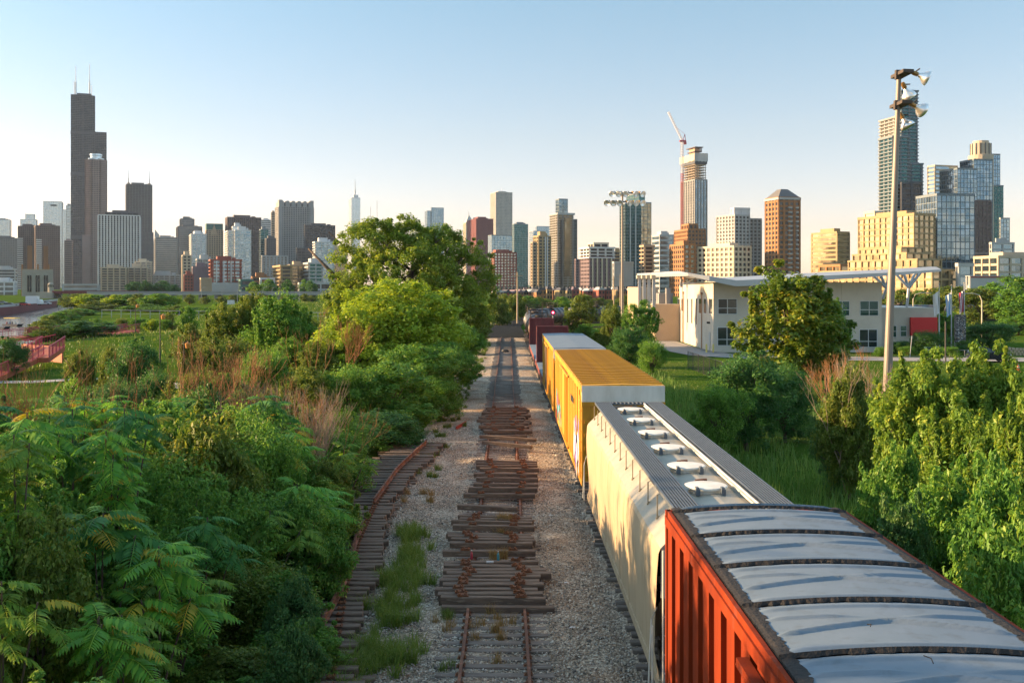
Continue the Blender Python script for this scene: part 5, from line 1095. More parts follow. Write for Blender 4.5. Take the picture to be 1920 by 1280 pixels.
# canopy roof
M_can = mat('canopy_metal', (.4, .42, .44), (.34, .36, .38), .3, .45, .3); M_soff = mat('canopy_soffit', (.2, .19, .18), rough=.7)
cn = [(1197, 517, 124), (1290, 512, 96), (1330, 518, 95), (1380, 525.5, 95), (1440, 523, 95), (1560, 516, 95), (1690, 510, 95), (1765, 505, 97)]
rows_t, rows_b = [], []
fr = [P(a, b_, y) for a, b_, y in cn]
dep = [2, 14, 16, 16, 16, 14, 9, 3]
def thick(i): return .25 + .55 * math.exp(-((i - 3.5) / 2) ** 2)
rt_ = []
for i, p in enumerate(fr): d_ = dep[i]; rt_.append([(p.x, p.y, p.z - thick(i)), (p.x, p.y, p.z), (p.x, p.y + d_ * .5, p.z + .35), (p.x, p.y + d_, p.z + .4), (p.x, p.y + d_, p.z - .1), (p.x, p.y + d_ * .5, p.z - .1), (p.x, p.y, p.z - thick(i))])
MB().sheet(rt_[::-1]).build('canopy_roof', M_can, t)
for i, px_ in enumerate((1199, 1208, 1217, 1226)): p = P(px_, 520, 122 - i * 3); MB().box(p.x - .22, p.x + .22, p.y - .22, p.y + .22, 3, p.z + .3).build('canopy_column', M_can, t); MB().box(p.x - .45, p.x + .45, p.y - .5, p.y + .5, p.z - .2, p.z + .35).build('column_head', WL['cream'], t)
p = P(1277, 525, 104); MB().tube([(p.x, p.y, 8.2), (p.x, p.y, 9.7)], .13, 8).build('canopy_column', M_can, t)
for (xa, ya, xb, yb_, y_) in ((1700, 578, 1704, 540, 104), (1704, 540, 1678, 512, 104), (1704, 540, 1694, 511, 104), (1704, 540, 1716, 511, 104), (1704, 540, 1727, 510, 104), (1662, 540, 1634, 514, 103), (1662, 540, 1650, 513, 103), (1662, 540, 1667, 512, 103), (1655, 560, 1662, 540, 103)):
    q0, q1 = P(xa, ya, y_), P(xb, yb_, y_); MB().tube([q0, q1], .2, 8).build('canopy_prop', M_can, t)
p, q = P(1282, 533, 100), P(1306, 521, 100); MB().tube([p, q], .09, 6).build('canopy_brace', WL['lgrey'], t)
for k, px_ in enumerate((1325.5, 1338.5)): g_ = G(px_, 660, ZG); tt = thing('bollard', 'yellow bollard at the building corner, the ' + ('left' if k == 0 else 'right') + ' one', 'bollard', (g_.x - .3, 131.2 - (1 - k) * .1, ZG)); inst('post', MB().lathe([(.12, 0), (.12, 1.05), (.07, 1.13), (.01, 1.15)], 12).mesh('post', mat('bollard_yellow', (.6, .5, .15))), tt); inst('base', MB().lathe([(.16, 0), (.14, .05)], 12).mesh('bollard_base', WL['grey']), tt)
# roads on the right
strip('access_road', [Vector((23.0, 178, 0)), Vector((23.0, 157, 0)), Vector((23.2, 140, 0)), Vector((25.5, 127, 0)), Vector((30, 122, 0)), Vector((46, 119.5, 0)), Vector((60, 118.5, 0)), Vector((75, 117, 0)), Vector((110, 114, 0)), Vector((160, 111, 0))], 6.2, mat('road_concrete', (.3, .29, .28), (.25, .24, .235), .8, .9), ZG + .05)
strip('kerb', [Vector((25.0, 156, 0)), Vector((25.6, 142, 0)), Vector((27.0, 130, 0)), Vector((31.5, 126.3, 0)), Vector((46, 123.2, 0)), Vector((60, 122.2, 0)), Vector((80, 120.4, 0))], .25, M_conc, ZG + .14)

# ================================================================= FLOODLIGHT MASTS
M_gp = mat('galvanised_pole', (.24, .21, .18), (.17, .155, .14), .5, .55, .3, stretch=(1, 1, .2)); M_refl = mat('lamp_reflector', (.85, .84, .82), rough=.32, metal=.85)
lamp_me = MB().lathe([(.05, -.1), (.12, 0), (.16, .12), (.36, .32), (.42, .5), (.4, .52), (.33, .36), (.02, .3)], 20).mesh('reflector', M_refl, True)
ball_me = MB().lathe([(.1, -.42), (.13, -.3), (.13, -.08)], 10).mesh('ballast_can', mat('ballast_can', (.3, .17, .05), rough=.35, metal=.5))
def flood(label, px_, pb, pt_, heads, r0, r1, lean=1.0, zb=ZG):
    g_ = G(px_, pb, zb); r_ = ray(px_, pt_); zt = CAMZ + r_.z * g_.y / r_.y
    t = thing('floodlight_mast', label, 'floodlight mast', g_, 0)
    H = zt - g_.z; inst('pole', MB().tube([(0, 0, 0), (0, 0, H)], [r0, r1], 16).mesh('pole', M_gp), t); inst('base_plate', MB().box(-.4, .4, -.4, .4, 0, .1).mesh('base_plate', M_gp), t)
    return t, H, g_
t, H, g_ = flood('tall floodlight mast in the right foreground with lamps on its right side', 1659.5, 838, 135, 0, .26, .12)
t.rotation_euler = (0, R(2.15), 0)
for z_ in (H - .1, H - 1.75): inst('cross_arm', MB().box(-.12, .45, -.9, .9, z_ - .09, z_ + .09).box(-.2, .1, -.12, .12, z_ - .3, z_ + .2).mesh('cross_arm', M_under), t)
sc_ = .98
for (x_, y_, z_, ry, rx) in ((.85, -.6, H - .25, 68, 8), (.5, .3, H - .85, 35, -15), (.75, -.6, H - 1.95, 68, -15), (.45, .3, H - 2.5, 30, 10)):
    fl = thing('floodlight', None, None, (x_ * 1.0, y_, z_), 0); fl.parent = t; fl.rotation_euler = (R(rx), R(180 - ry), 0); fl.scale = (sc_, sc_, sc_)
    inst('reflector', lamp_me, fl); inst('ballast_can', ball_me, fl); inst('bracket', MB().tube([(0, 0, -.3), (-.35, 0, -.1)], .04, 6).mesh('lamp_bracket', M_under), fl)
t, H, g_ = flood('distant floodlight mast with two rows of shining lamps beside the train', 1167, 640, 362, 0, .26, .14)
inst('meter_box', MB().box(.25, .95, -.3, .3, .6, 3.3).mesh('meter_box', WL['lgrey']), t)
for z_ in (H, H - 1.35): inst('cross_arm', MB().box(-1.9, 3.4, -.1, .1, z_ - .1, z_ + .1).mesh('cross_arm', M_under), t)
sun_n = Vector((-1, 0, .2))
for r_ in range(2):
    for k in range(5 if r_ == 0 else 6):
        fl = thing('floodlight', None, None, ((-1.4 + k * 1.05) if r_ == 0 else (-2.2 + k * 1.0), -.3, H - 1.4 * r_), 0); fl.parent = t
        q = Vector((-.45 if k < 3 else .5, -.75, -.38)).normalized(); fl.rotation_euler = q.to_track_quat('Z', 'Y').to_euler(); fl.scale = (1.25,) * 3
        inst('reflector', lamp_me, fl); inst('ballast_can', ball_me, fl)

# ================================================================= RIGHT SIDE SMALL THINGS
# dark suv
def carmesh():
    pass
g_ = G(1861, 680, ZG); t = thing('parked_suv', 'dark blue crossover car driving on the road behind the light green trees', 'car', (g_.x, g_.y + 1.0, ZG + .06), R(-8))
M_cb = mat('car_blue', (.012, .018, .035), rough=.2, metal=.3)
# car faces +x; length 4.5
half = [(-2.25, .45), (-2.28, .8), (-2.2, 1.05), (-1.6, 1.12), (.75, 1.1), (1.6, 1.02), (2.1, .86), (2.28, .62), (2.25, .38), (1.85, .3), (-1.9, .3)]
rows = []
for (yy, f_) in ((-.93, .0), (-.9, 1), (-.6, 1.0), (0, 1), (.6, 1), (.9, 1), (.93, 0)):
    rows.append([(x * (1 - .03 * abs(yy)), yy, z if f_ else z * .92 + .04) for x, z in half])
bm_ = MB(); n_ = len(half); v_ = [p for r_ in rows for p in r_]; bm_.add(v_, [(i * n_ + k, i * n_ + (k + 1) % n_, (i + 1) * n_ + (k + 1) % n_, (i + 1) * n_ + k) for i in range(6) for k in range(n_)] + [tuple(range(n_))[::-1], tuple(6 * n_ + k for k in range(n_))])
inst('body', bm_.mesh('suv_body', M_cb, False), t)
gh = [(-2.05, 1.08), (-1.75, 1.5), (-.2, 1.58), (1.25, 1.06)]; rows = [[(x, yy * (1 if z < 1.2 else .8), z) for x, z in gh] for yy in (-.86, 0, .86)]
b = MB(); v_ = [p for r_ in rows for p in r_]; b.add(v_, [(i * 4 + k, i * 4 + (k + 1) % 4, (i + 1) * 4 + (k + 1) % 4, (i + 1) * 4 + k) for i in range(2) for k in range(4)] + [(3, 2, 1, 0), (8, 9, 10, 11)]); inst('greenhouse', b.mesh('greenhouse', GLN['dark'], False), t)
inst('roof', MB().prism([(-1.78, 1.5), (-.25, 1.57), (-.3, 1.62), (-1.0, 1.64), (-1.75, 1.56)], -.7, .7, 'y').mesh('suv_roof', M_cb), t)
for yy in (-.87, .84): inst('pillar', MB().prism([(-.75, 1.08), (-.65, 1.08), (-.6, 1.5), (-.68, 1.5)], yy - (.02 if yy < 0 else -.0), yy + .03, 'y').mesh('pillar', M_cb), t)
wh = MB().lathe([(.34, -.1), (.35, 0), (.34, .1)], 20, (0, 0, 0), Matrix.Rotation(R(90), 3, 'X')).mesh('suv_tyre', M_tyre); ri = MB().lathe([(.22, -.115), (.22, .115)], 10, (0, 0, 0), Matrix.Rotation(R(90), 3, 'X')).mesh('rim', WL['lgrey'])
for sx in (-1.38, 1.38):
    for sy in (-.84, .84): o = inst('wheel', wh, t, (sx, sy, .34)); inst('rim', ri, o)
hlm = mat('headlight_lens', (.8, .8, .75), rough=.1)
for sy in (-.66, .66): inst('headlight', MB().box(2.12, 2.26, sy - .2, sy + .2, .72, .84).mesh('headlight', hlm), t)
inst('grille', MB().box(2.2, 2.3, -.4, .4, .5, .72).mesh('grille', M_blk), t); inst('number_plate', MB().box(2.28, 2.31, -.22, .22, .42, .52).mesh('number_plate', WL['white']), t)
# cone
g_ = G(1909, 697, ZG); t = thing('traffic_cone', 'orange traffic cone with white bands on the lawn at right', 'traffic cone', g_); M_or = mat('cone_orange', (.75, .1, .02), rough=.5)
inst('cone', MB().lathe([(.2, .04), (.04, .95)], 14).mesh('cone', M_or), t); inst('base', MB().box(-.27, .27, -.27, .27, 0, .045).mesh('cone_base', M_or), t)
for z0, z1 in ((.38, .52), (.62, .74)): inst('band', MB().lathe([(.2 - .176 * (z0 - .04) + .008, z0), (.2 - .176 * (z1 - .04) + .008, z1)], 14).mesh('band', WL['white']), t)
# bins
for k, px_ in enumerate((1741, 1762)):
    g_ = G(px_, 667, ZG); t = thing('wheelie_bin', ['dark green wheelie bin left of the boulder', 'dark green wheelie bin right of the boulder'][k], 'bin', g_); M_bin = mat('bin_green' + str(k), (.02, .07, .05), rough=.5)
    inst('body', MB().add([(-.28, -.3, .05), (.28, -.3, .05), (.28, .3, .05), (-.28, .3, .05), (-.36, -.4, 1.0), (.36, -.4, 1.0), (.36, .4, 1.0), (-.36, .4, 1.0)], [(3, 2, 1, 0), (4, 5, 6, 7), (0, 1, 5, 4), (1, 2, 6, 5), (2, 3, 7, 6), (3, 0, 4, 7)]).mesh('bin_body', M_bin), t)
    inst('lid', MB().prism([(-.42, 1.0), (.42, 1.0), (.36, 1.1), (-.36, 1.1)], -.42, .42, 'y').mesh('bin_lid', M_bin), t); inst('wheel', MB().lathe([(.12, -.03), (.12, .03)], 10, (.3, .3, .12), Matrix.Rotation(R(90), 3, 'Y')).mesh('bin_wheel', M_tyre), t)
g_ = G(1751, 663, ZG); rs = MB().lathe([(.3, 0), (.5, .2), (.48, .6), (.3, 1.0), (.05, 1.15)], 9); rs.v = [(x * (1 + .2 * math.sin(3 * z + x * 9)), y, z) for x, y, z in rs.v]; o = inst('boulder', rs.mesh('boulder', wm('boulder_stone', (.35, .28, .22))), None, g_); tag(o, 'brown boulder standing between the two wheelie bins', 'boulder')
# flagpoles
M_fl = {k: mat('flag_' + k, c, rough=.8) for k, c in dict(white=(.7, .7, .72), blue=(.2, .4, .65), red=(.5, .03, .05), navy=(.03, .05, .2)).items()}
for k, (px_, pb, pt_, lab) in enumerate([(1761, 628, 533, 'white flagpole with a limp white flag beside the red panel'), (1784, 640, 536, 'white flagpole with a limp pale blue and white flag'), (1808, 604, 532, 'white flagpole with a striped red white and blue flag hanging limp')]):
    g_ = P(px_, pb, 100 + 3 * k); zt = P(px_, pt_, g_.y / K).z; t = thing('flagpole', lab, 'flagpole', (g_.x, g_.y, ZG)); H = zt - ZG
    inst('pole', MB().tube([(0, 0, 0), (0, 0, H)], [.1, .05], 8).mesh('pole', WL['white']), t); inst('finial', MB().lathe([(.02, H), (.12, H + .1), (.02, H + .22)], 8).mesh('finial', WL['beige']), t)
    fl = thing('flag', None, None, (0, 0, 0)); fl.parent = t
    cols = [['white', 'white', 'white'], ['white', 'blue', 'white', 'blue'], ['navy', 'red', 'white', 'red', 'white', 'red', 'white']][k]; n = len(cols)
    for j, c_ in enumerate(cols):
        x0, x1 = -.08 - .75 * j / n, -.08 - .75 * (j + 1) / n; r_ = []
        for z in range(8): zz = H - .9 - z * .42; r_.append([(x0 * (1 - .03 * z), .12 * math.sin(j * 2.2 + z * .5), zz - .5 * j / n), (x1 * (1 - .03 * z), .12 * math.sin((j + 1) * 2.2 + z * .5), zz - .5 * (j + 1) / n)])
        inst('flag_stripe', MB().sheet(r_).sheet([[(a, b_ + .02, c2) for a, b_, c2 in q] for q in r_]).mesh('flag_stripe', M_fl[c_]), fl)
# gabion pillar
g_ = G(1800, 655, ZG); t = thing('stone_pillar', 'tall speckled stone pillar of grey and white cobbles beside the flagpoles', 'pillar', (g_.x, g_.y, ZG)); ht = P(1800, 590, g_.y / K).z - ZG
inst('core', MB().box(-.6, .6, -.4, .4, 0, ht).mesh('pillar_core', WL['slate']), t); b = MB(); pmat = [WL['white'], WL['dgrey'], WL['tan'], WL['grey']]; rr = random.Random(9)
for k in range(300):
    b.cur = rr.randrange(4); x, z = rr.uniform(-.58, .5), rr.uniform(0, ht - .1); s_ = rr.uniform(.05, .12); b.box(x, x + s_ * 1.3, -.4 - rr.uniform(.02, .07), -.39, z, z + s_); b.box(-.6 - rr.uniform(.02, .07), -.59, x * .66, x * .66 + s_, z, z + s_)
tag(inst('cobbles', b.mesh('cobbles', pmat), t), kind='stuff')
# black sign post, curved street lights
g_ = G(1773, 680, ZG); t = thing('sign_post', 'plain black post on a round foot at the edge of the road', 'post', g_); zt = P(1773, 603, g_.y / K).z - ZG
inst('post', MB().tube([(0, 0, 0), (0, 0, zt)], .09, 8).mesh('post', M_pole), t); inst('foot', MB().lathe([(.35, 0), (.3, .08), (.1, .15)], 12).mesh('foot', M_pole), t)
g_ = G(1706, 670, ZG); t = thing('sign_post', 'thin pale leaning post before the dark bushes', 'post', g_); inst('post', MB().tube([(0, 0, 0), (.25, 0, 2.6)], .04, 6).mesh('post2', WL['lgrey']), t)
for k, (px_, pb, pt_, Y_, sg) in enumerate([(1841, 610, 550, 125, -1), (1712, 577, 549, 140, 1), (1878, 560, 548, 150, -1)]):
    g_ = P(px_, pb, Y_); zt = P(px_, pt_, Y_).z; t = thing('street_light', ['curved white street light at the slope on the right', 'curved street light seen past the canopy props', 'street light half hidden in the trees at far right'][k], 'street light', (g_.x, g_.y, ZG)); H = zt - ZG
    inst('pole', MB().tube([(0, 0, 0), (0, 0, H - 1.2), (sg * .4, 0, H - .3), (sg * 1.4, 0, H), (sg * 2.6, 0, H)], [.13, .1, .09, .08, .07], 8).mesh('pole', WL['cream']), t); inst('lamp_head', MB().box(*sorted((sg * 2.5, sg * 3.4)), -.16, .16, H - .1, H + .08).mesh('lamp_head', WL['grey']), t)
# chain link fences
def fence(label, pts, h=1.8, gap=2.4, m=None, mesh_=True):
    p0 = pts[0]; t = thing('chain_fence', label, 'fence', (p0.x, p0.y, ZG)); n = 0; m = m or M_pole
    po = MB().tube([(0, 0, 0), (0, 0, h)], .035, 6).mesh('post', m)
    for a, e in zip(pts, pts[1:]):
        L_ = (e - a).length; k = 0
        while k * gap < L_: q = a.lerp(e, k * gap / L_); inst('post', po, t, (q.x - p0.x, q.y - p0.y, 0)); k += 1
        d = (e - a); b = MB()
        q0, q1 = Vector((a.x - p0.x, a.y - p0.y, 0)), Vector((e.x - p0.x, e.y - p0.y, 0)); inst('top_rail', MB().tube([q0 + Vector((0, 0, h - .03)), q1 + Vector((0, 0, h - .03))], .025, 5).mesh('top_rail', m), t)
        if mesh_:
            w_ = .12; nn = int(L_ / w_)
            for j in range(nn):
                s_ = q0.lerp(q1, j / nn); e1_ = q0.lerp(q1, min(1, (j + h / w_ * .5) / nn))
                b.tube([s_, e1_ + Vector((0, 0, h * min(1, (1 - j / nn) * nn / (h / w_ * .5)))) - Vector((0, 0, .05))], .004, 3, False)
                s2 = q0.lerp(q1, j / nn); e2_ = q0.lerp(q1, max(0, (j - h / w_ * .5) / nn)); b.tube([s2, e2_ + Vector((0, 0, h * min(1, j / (h / w_ * .5)) - .05))], .004, 3, False)
            tag(inst('mesh_fabric', b.mesh('mesh_fabric', m), t), kind='stuff')
fence('black chain link fence along the near edge of the lawn', [G(1290, 690, ZG), G(1420, 740, ZG), G(1655, 770, ZG), G(1990, 840, ZG)])
fence('low pale fence of thin posts along the flower bed', [G(1740, 668, ZG), G(1830, 668, ZG)], .8, .9, WL['lgrey'], False)
# stone wall and banked path at far right
t = thing('garden_wall', 'low pale stone retaining wall at the right edge by the road', 'garden wall', (G(1885, 655, ZG).x, G(1885, 655, ZG).y, ZG)); q0, q1 = G(1885, 664, ZG), G(1990, 672, ZG)
for r_ in range(3):
    for k in range(14): a = q0.lerp(q1, (k + .5 * (r_ % 2)) / 14.5); e = q0.lerp(q1, (k + .94 + .5 * (r_ % 2)) / 14.5); MB().box(a.x, e.x, a.y - .2, a.y + .2, ZG + r_ * .31, ZG + r_ * .31 + .29).build('stone', WL['beige'], t)
# utility poles behind the train
for k, (px_, pt_, Y_) in enumerate([(970, 508, 165), (1151, 517, 215), (1163, 513, 225)]):
    zt = P(px_, pt_, Y_).z; c = P(px_, 560, Y_); t = thing('utility_pole', ['wooden utility pole left of the brick slab', 'grey utility pole left of the small floodlight mast', 'second utility pole right behind the grey one'][k], 'utility pole', (c.x, c.y, ZG)); inst('pole', MB().tube([(0, 0, 0), (0, 0, zt)], [.2, .14], 8).mesh('pole', WL['tan']), t); inst('cross_bar', MB().box(-1.2, 1.2, -.06, .06, zt - .9, zt - .75).mesh('cross_bar', WL['tan']), t)
# litter on the ties: two bottles, a can
for k, (px_, py_, c_, lab) in enumerate([(884, 1048, (.6, .08, .12), 'red and blue drink bottle standing on the old ties'), (934, 1050, (.1, .4, .5), 'pale blue bottle standing on the old ties')]):
    g_ = G(px_, py_, .36); t = thing('drink_bottle', lab, 'bottle', g_); inst('body', MB().lathe([(.035, 0), (.04, .02), (.04, .17), (.015, .23), (.015, .26)], 12).mesh('bottle_body', mat('bottle%d' % k, tuple(.6 * q for q in c_), rough=.25)), t); inst('cap', MB().lathe([(.018, .255), (.018, .28)], 10).mesh('cap', WL['white']), t)
g_ = G(912, 1055, .36); o = MB().lathe([(.03, 0), (.035, .01), (.035, .2), (.03, .21)], 12, (0, 0, 0), Matrix.Rotation(R(90), 3, 'Y')).mesh('can', WL['white']); o = inst('drink_can', o, None, (g_.x, g_.y, g_.z + .03)); tag(o, 'crushed white can lying between the two bottles on the ties', 'can')
for k, (px_, py_) in enumerate([(1033, 966), (1062, 1092), (1073, 1176)]):
    g_ = G(px_, py_, .1); o = inst('litter_scrap', MB().sheet([[(-.07, -.03, 0), (0, -.03, .02), (.08, -.02, 0)], [(-.06, .04, .01), (0, .03, .03), (.07, .04, 0)]]).mesh('litter', WL['white']), None, g_); tag(o, ['white paper scrap on the gravel beside the yellow car', 'white paper scrap in the middle of the gravel', 'small white scrap lowest on the gravel'][k], 'litter')
g_ = G(947, 659, .1); o = inst('dark_sack', MB().lathe([(.35, 0), (.5, .1), (.4, .3), (.1, .38)], 9).mesh('sack', M_blk), None, (g_.x, g_.y, .05)); tag(o, 'black bundle lying between the rails of the middle track', 'bundle')
# ================================================================= VEGETATION
LM = dict(
 willow=leafmat('leaf_willow', (0.092, 0.166, 0.019), (0.187, 0.279, 0.031), (0.352, 0.391, 0.056)), bright=leafmat('leaf_bright', (0.145, 0.243, 0.023), (0.290, 0.405, 0.034), (0.522, 0.567, 0.069)),
 mid=leafmat('leaf_mid', (0.065, 0.161, 0.027), (0.127, 0.274, 0.038), (0.255, 0.389, 0.061)), dark=leafmat('leaf_dark', (0.031, 0.103, 0.031), (0.065, 0.171, 0.038), (0.127, 0.251, 0.051)),
 olive=leafmat('leaf_olive', (.07, .125, .02), (.14, .2, .03), (.27, .28, .055)), far=leafmat('leaf_far', (0.067, 0.119, 0.025), (0.132, 0.186, 0.032), (0.245, 0.270, 0.051)),
 maple=leafmat('leaf_gold', (.06, .13, .015), (.15, .215, .025), (.42, .35, .04)), elder=leafmat('leaf_elder', (.08, .17, .025), (.17, .28, .035), (.36, .4, .06)),
 elderd=leafmat('leaf_elder_low', (0.060, 0.169, 0.029), (0.130, 0.275, 0.041), (0.283, 0.400, 0.064)),
 frond=leafmat('leaf_frond', (0.065, 0.217, 0.038), (0.140, 0.343, 0.045), (0.382, 0.547, 0.061), .38, .5), frondy=leafmat('leaf_frond_yellow', (0.226, 0.254, 0.025), (0.415, 0.338, 0.038), (0.754, 0.439, 0.038)), under=leafmat('leaf_under', (0.038, 0.112, 0.033), (0.075, 0.165, 0.045), (0.150, 0.240, 0.060)))
M_bark = mat('bark', (.12, .085, .06), (.07, .05, .04), 5, .95, bump=.8, bscale=20, stretch=(1, 1, .25)); M_barkr = mat('red_twig', (.32, .13, .035), (.22, .1, .04), 4, .8); M_twig = mat('pale_twig', (.36, .27, .2), (.25, .17, .12), 4, .85)
def leaves(C, n, leaf, aspect, spread, up=.35, outc=None, rg=rng, flat=1.0):
    """leaf blades round clump centres C (k,4: x,y,z,r)"""
    k = rg.integers(0, len(C), n); d = rg.normal(size=(n, 3)); d /= np.linalg.norm(d, axis=1)[:, None]
    p = C[k, :3] + d * (C[k, 3:4] * rg.random((n, 1)) ** .45) * np.array([1, 1, flat])
    nrm = d * .7 + rg.normal(size=(n, 3)) * .55 + np.array([0, 0, up]); nrm /= np.linalg.norm(nrm, axis=1)[:, None]
    a = np.cross(nrm, rg.normal(size=(n, 3))); a /= np.linalg.norm(a, axis=1)[:, None]; b = np.cross(nrm, a)
    L_ = leaf * rg.uniform(.6, 1.35, (n, 1)); W_ = L_ * aspect
    V = np.stack([p - a * L_ * .5, p + b * W_ * .5 + nrm * W_ * .12, p + a * L_ * .5 - nrm * L_ * .12, p - b * W_ * .5 + nrm * W_ * .12], 1)
    return V, np.clip(rg.normal(.42, .2, n) + (p[:, 2] - C[k, 2]) / (C[k, 3] + 1e-3) * .12 + rg.normal(0, .12, len(C))[k], 0, 1)  # random tone, raised towards each clump's top to colour in sunlit tips
def crown(name, w, h, base, nc, per, leaf, aspect=.5, seed=1, cr=.13, lobes=None, top=1.0, up=.85, spires=0, hollow=.55):
    rg = np.random.default_rng(seed)
    if lobes is None:
        nl = 7; lobes = [(0, 0, (base + (1 - base) * .5) * h, w * .34, (1 - base) * h * .48)]
        for k in range(nl):
            a = 6.283 * k / nl + rg.uniform(-.3, .3); r_ = w * rg.uniform(.16, .29); zz = h * rg.uniform(base + .2, .74)
            lobes.append((r_ * math.cos(a), r_ * math.sin(a), zz, w * rg.uniform(.17, .25), h * rg.uniform(.16, .26)))
        for k in range(3): a = rg.uniform(0, 6.28); lobes.append((w * .12 * math.cos(a), w * .12 * math.sin(a), h * rg.uniform(.72, .82), w * rg.uniform(.12, .18), h * .17))
    lb = np.array(lobes); wt = lb[:, 3] ** 2 * lb[:, 4]; wt = wt ** .75; k = rg.choice(len(lb), nc, p=wt / wt.sum())
    d = rg.normal(size=(nc, 3)); d /= np.linalg.norm(d, axis=1)[:, None]; rr = hollow + (1 - hollow) * rg.random(nc) ** .5; out = rg.random(nc) < .16; rr = np.where(out, rg.uniform(1.02, 1.28, nc), rr)
    C = np.stack([lb[k, 0] + d[:, 0] * lb[k, 3] * rr, lb[k, 1] + d[:, 1] * lb[k, 3] * rr, lb[k, 2] + d[:, 2] * lb[k, 4] * rr, w * cr * rg.uniform(.4, 1.25, nc) * np.where(out, .5, 1)], 1)
    if spires:
        S_ = []
        for q in range(spires):
            a, r_ = rg.uniform(0, 6.28), w * .4 * math.sqrt(rg.random()); b = np.array([r_ * math.cos(a), r_ * math.sin(a)])
            hh = h * rg.uniform(.8, 1.1) * (1 - .35 * r_ / (w * .5))
            for j in range(7): S_.append([b[0] * (1 + .03 * j), b[1] * (1 + .03 * j), hh - h * .035 * (6 - j) * 1.0, w * .05 * (1.15 - .13 * j)])
        C = np.vstack([C, np.array(S_)])
    n = int(len(C) * per); rgl = rg
    V, t = leaves(C, n, leaf, aspect, 1, up, rg=rgl, flat=.8)
    me = npmesh(name, V.reshape(-1, 3), np.arange(n * 4).reshape(-1, 4), 4, LM['mid'], t)
    # limbs
    b = MB(); tr_ = w * .022; th = h * (base + .18)
    b.tube([(0, 0, -.4), (.02 * w, 0, th * .5), (0, .01 * w, th)], [tr_ * 1.4, tr_ * 1.1, tr_ * .9], 8)
    for q in rg.choice(len(C), min(26, len(C)), replace=False):
        c = C[q]; m_ = (c[0] * .35, c[1] * .35, th + (c[2] - th) * .45); s_ = rg.uniform(.35, .75); b.tube([(0, 0, th * s_ + .2 * th * rg.random()), m_, (c[0] * .98, c[1] * .98, c[2])], [tr_ * .5, tr_ * .3, tr_ * .08], 5, False)
    return me, b.mesh(name + '_trunk', M_bark, True), w, h
SPC = {
 'bushA': crown('bush_crown', 6, 5.5, .05, 150, 150, .17, .5, 11), 'bushB': crown('bush_crown', 6.5, 5, .05, 150, 150, .17, .45, 12), 'bushC': crown('bush_crown', 5, 6, .05, 140, 150, .17, .5, 13, spires=9),
 'treeA': crown('tree_crown', 9, 9, .12, 210, 150, .24, .5, 14, cr=.11), 'treeB': crown('tree_crown', 8, 10, .15, 200, 150, .24, .5, 15, cr=.11, spires=8),
 'farA': crown('far_crown', 9, 7, .05, 110, 60, .42, .6, 16, cr=.13), 'farB': crown('far_crown', 8, 8, .08, 100, 60, .42, .6, 17, cr=.13),
 'elder': crown('elder_crown', 6, 6.4, .08, 270, 130, .19, .4, 18, cr=.085, spires=14, hollow=.35), 'elder2': crown('elder_crown', 6, 5, .03, 260, 130, .19, .42, 19, cr=.09, hollow=.4),
 'gold': crown('gold_crown', 8.5, 9, .12, 190, 110, .24, .8, 20, cr=.09, spires=6, hollow=.35)}
def tree(px_, ptop, Y, wpx, sp, lm, label, cat='tree', zb=None, group=None, sq=1.0, rz=None, hmul=1.0):
    me, tm, w0, h0 = SPC[sp]; p = P(px_, ptop, Y); zb = float(gz(np.array(p.x), np.array(float(p.y)))) if zb is None else zb
    h = max(1.2, p.z - zb) * hmul * 1.08; w_ = wpx / F * Y * K * 1.12
    t = thing(cat if cat != 'tree' else 'tree', label, cat, (p.x, p.y, zb), random.uniform(0, 6.28) if rz is None else rz, group)
    sx, sz = w_ / w0 * 1.04, h / h0
    o = inst('crown', me, t, sc=(sx, sx * sq, sz)); tag(o, kind='stuff'); o.material_slots[0].link = 'OBJECT'; o.material_slots[0].material = LM[lm]
    inst('trunk', tm, t, sc=(sx, sx * sq, sz)); return t
# ---- the big spreading tree
D_ = 108.0; bx = P(765, 600, D_).x
def lb(px_, py_, rpx, rpy, dy=0): p = P(px_, py_, D_); return (p.x - bx, dy, p.z - ZG, rpx / F * D_ * K, rpy / F * D_ * K)
L_big = [lb(705, 455, 62, 42), lb(655, 505, 45, 38, -2), lb(640, 555, 38, 30, 2), lb(760, 455, 60, 38, 2), lb(825, 475, 60, 42, -1), lb(875, 500, 45, 48, 2), lb(900, 560, 30, 45), lb(770, 510, 85, 45, -4), lb(690, 540, 55, 40, -4), lb(840, 550, 60, 55, -4), lb(880, 600, 40, 38, -2), lb(700, 425, 30, 20, 1), lb(750, 420, 30, 16), lb(820, 445, 30, 20, 1), lb(640, 590, 28, 22, -2), lb(780, 590, 70, 40, 3), lb(905, 520, 25, 35, 1)]
me, tm, _, _ = crown('big_crown', 25, 19, .1, 760, 150, .36, .5, 33, cr=.05, lobes=L_big, hollow=.6)
t = thing('tree', 'largest tree, a broad spreading dark green willow rising above the skyline', 'tree', (bx, D_ * K, ZG))
o = inst('crown', me, t); tag(o, kind='stuff'); o.material_slots[0].link = 'OBJECT'; o.material_slots[0].material = LM['willow']
b = MB()
for (tx, lean) in ((0, .3), (-3, -.6), (3.5, .7), (-6, -1.2)):
    b.tube([(tx * .3, 0, -.3), (tx * .6, 0, 3), (tx + lean, 0, 7), (tx * 1.5 + lean * 2, 0, 11), (tx * 1.8 + lean * 3, .5, 14)], [.6, .5, .38, .25, .12], 9)
    for q in range(7): a = random.uniform(-3, 3); z_ = 5 + q * 1.2; b.tube([(tx + lean * .6, 0, z_), (tx + lean + a, random.uniform(-2, 1), z_ + 2), (tx + lean + a * 1.9, random.uniform(-3, 1), z_ + 4)], [.22, .14, .04], 6)
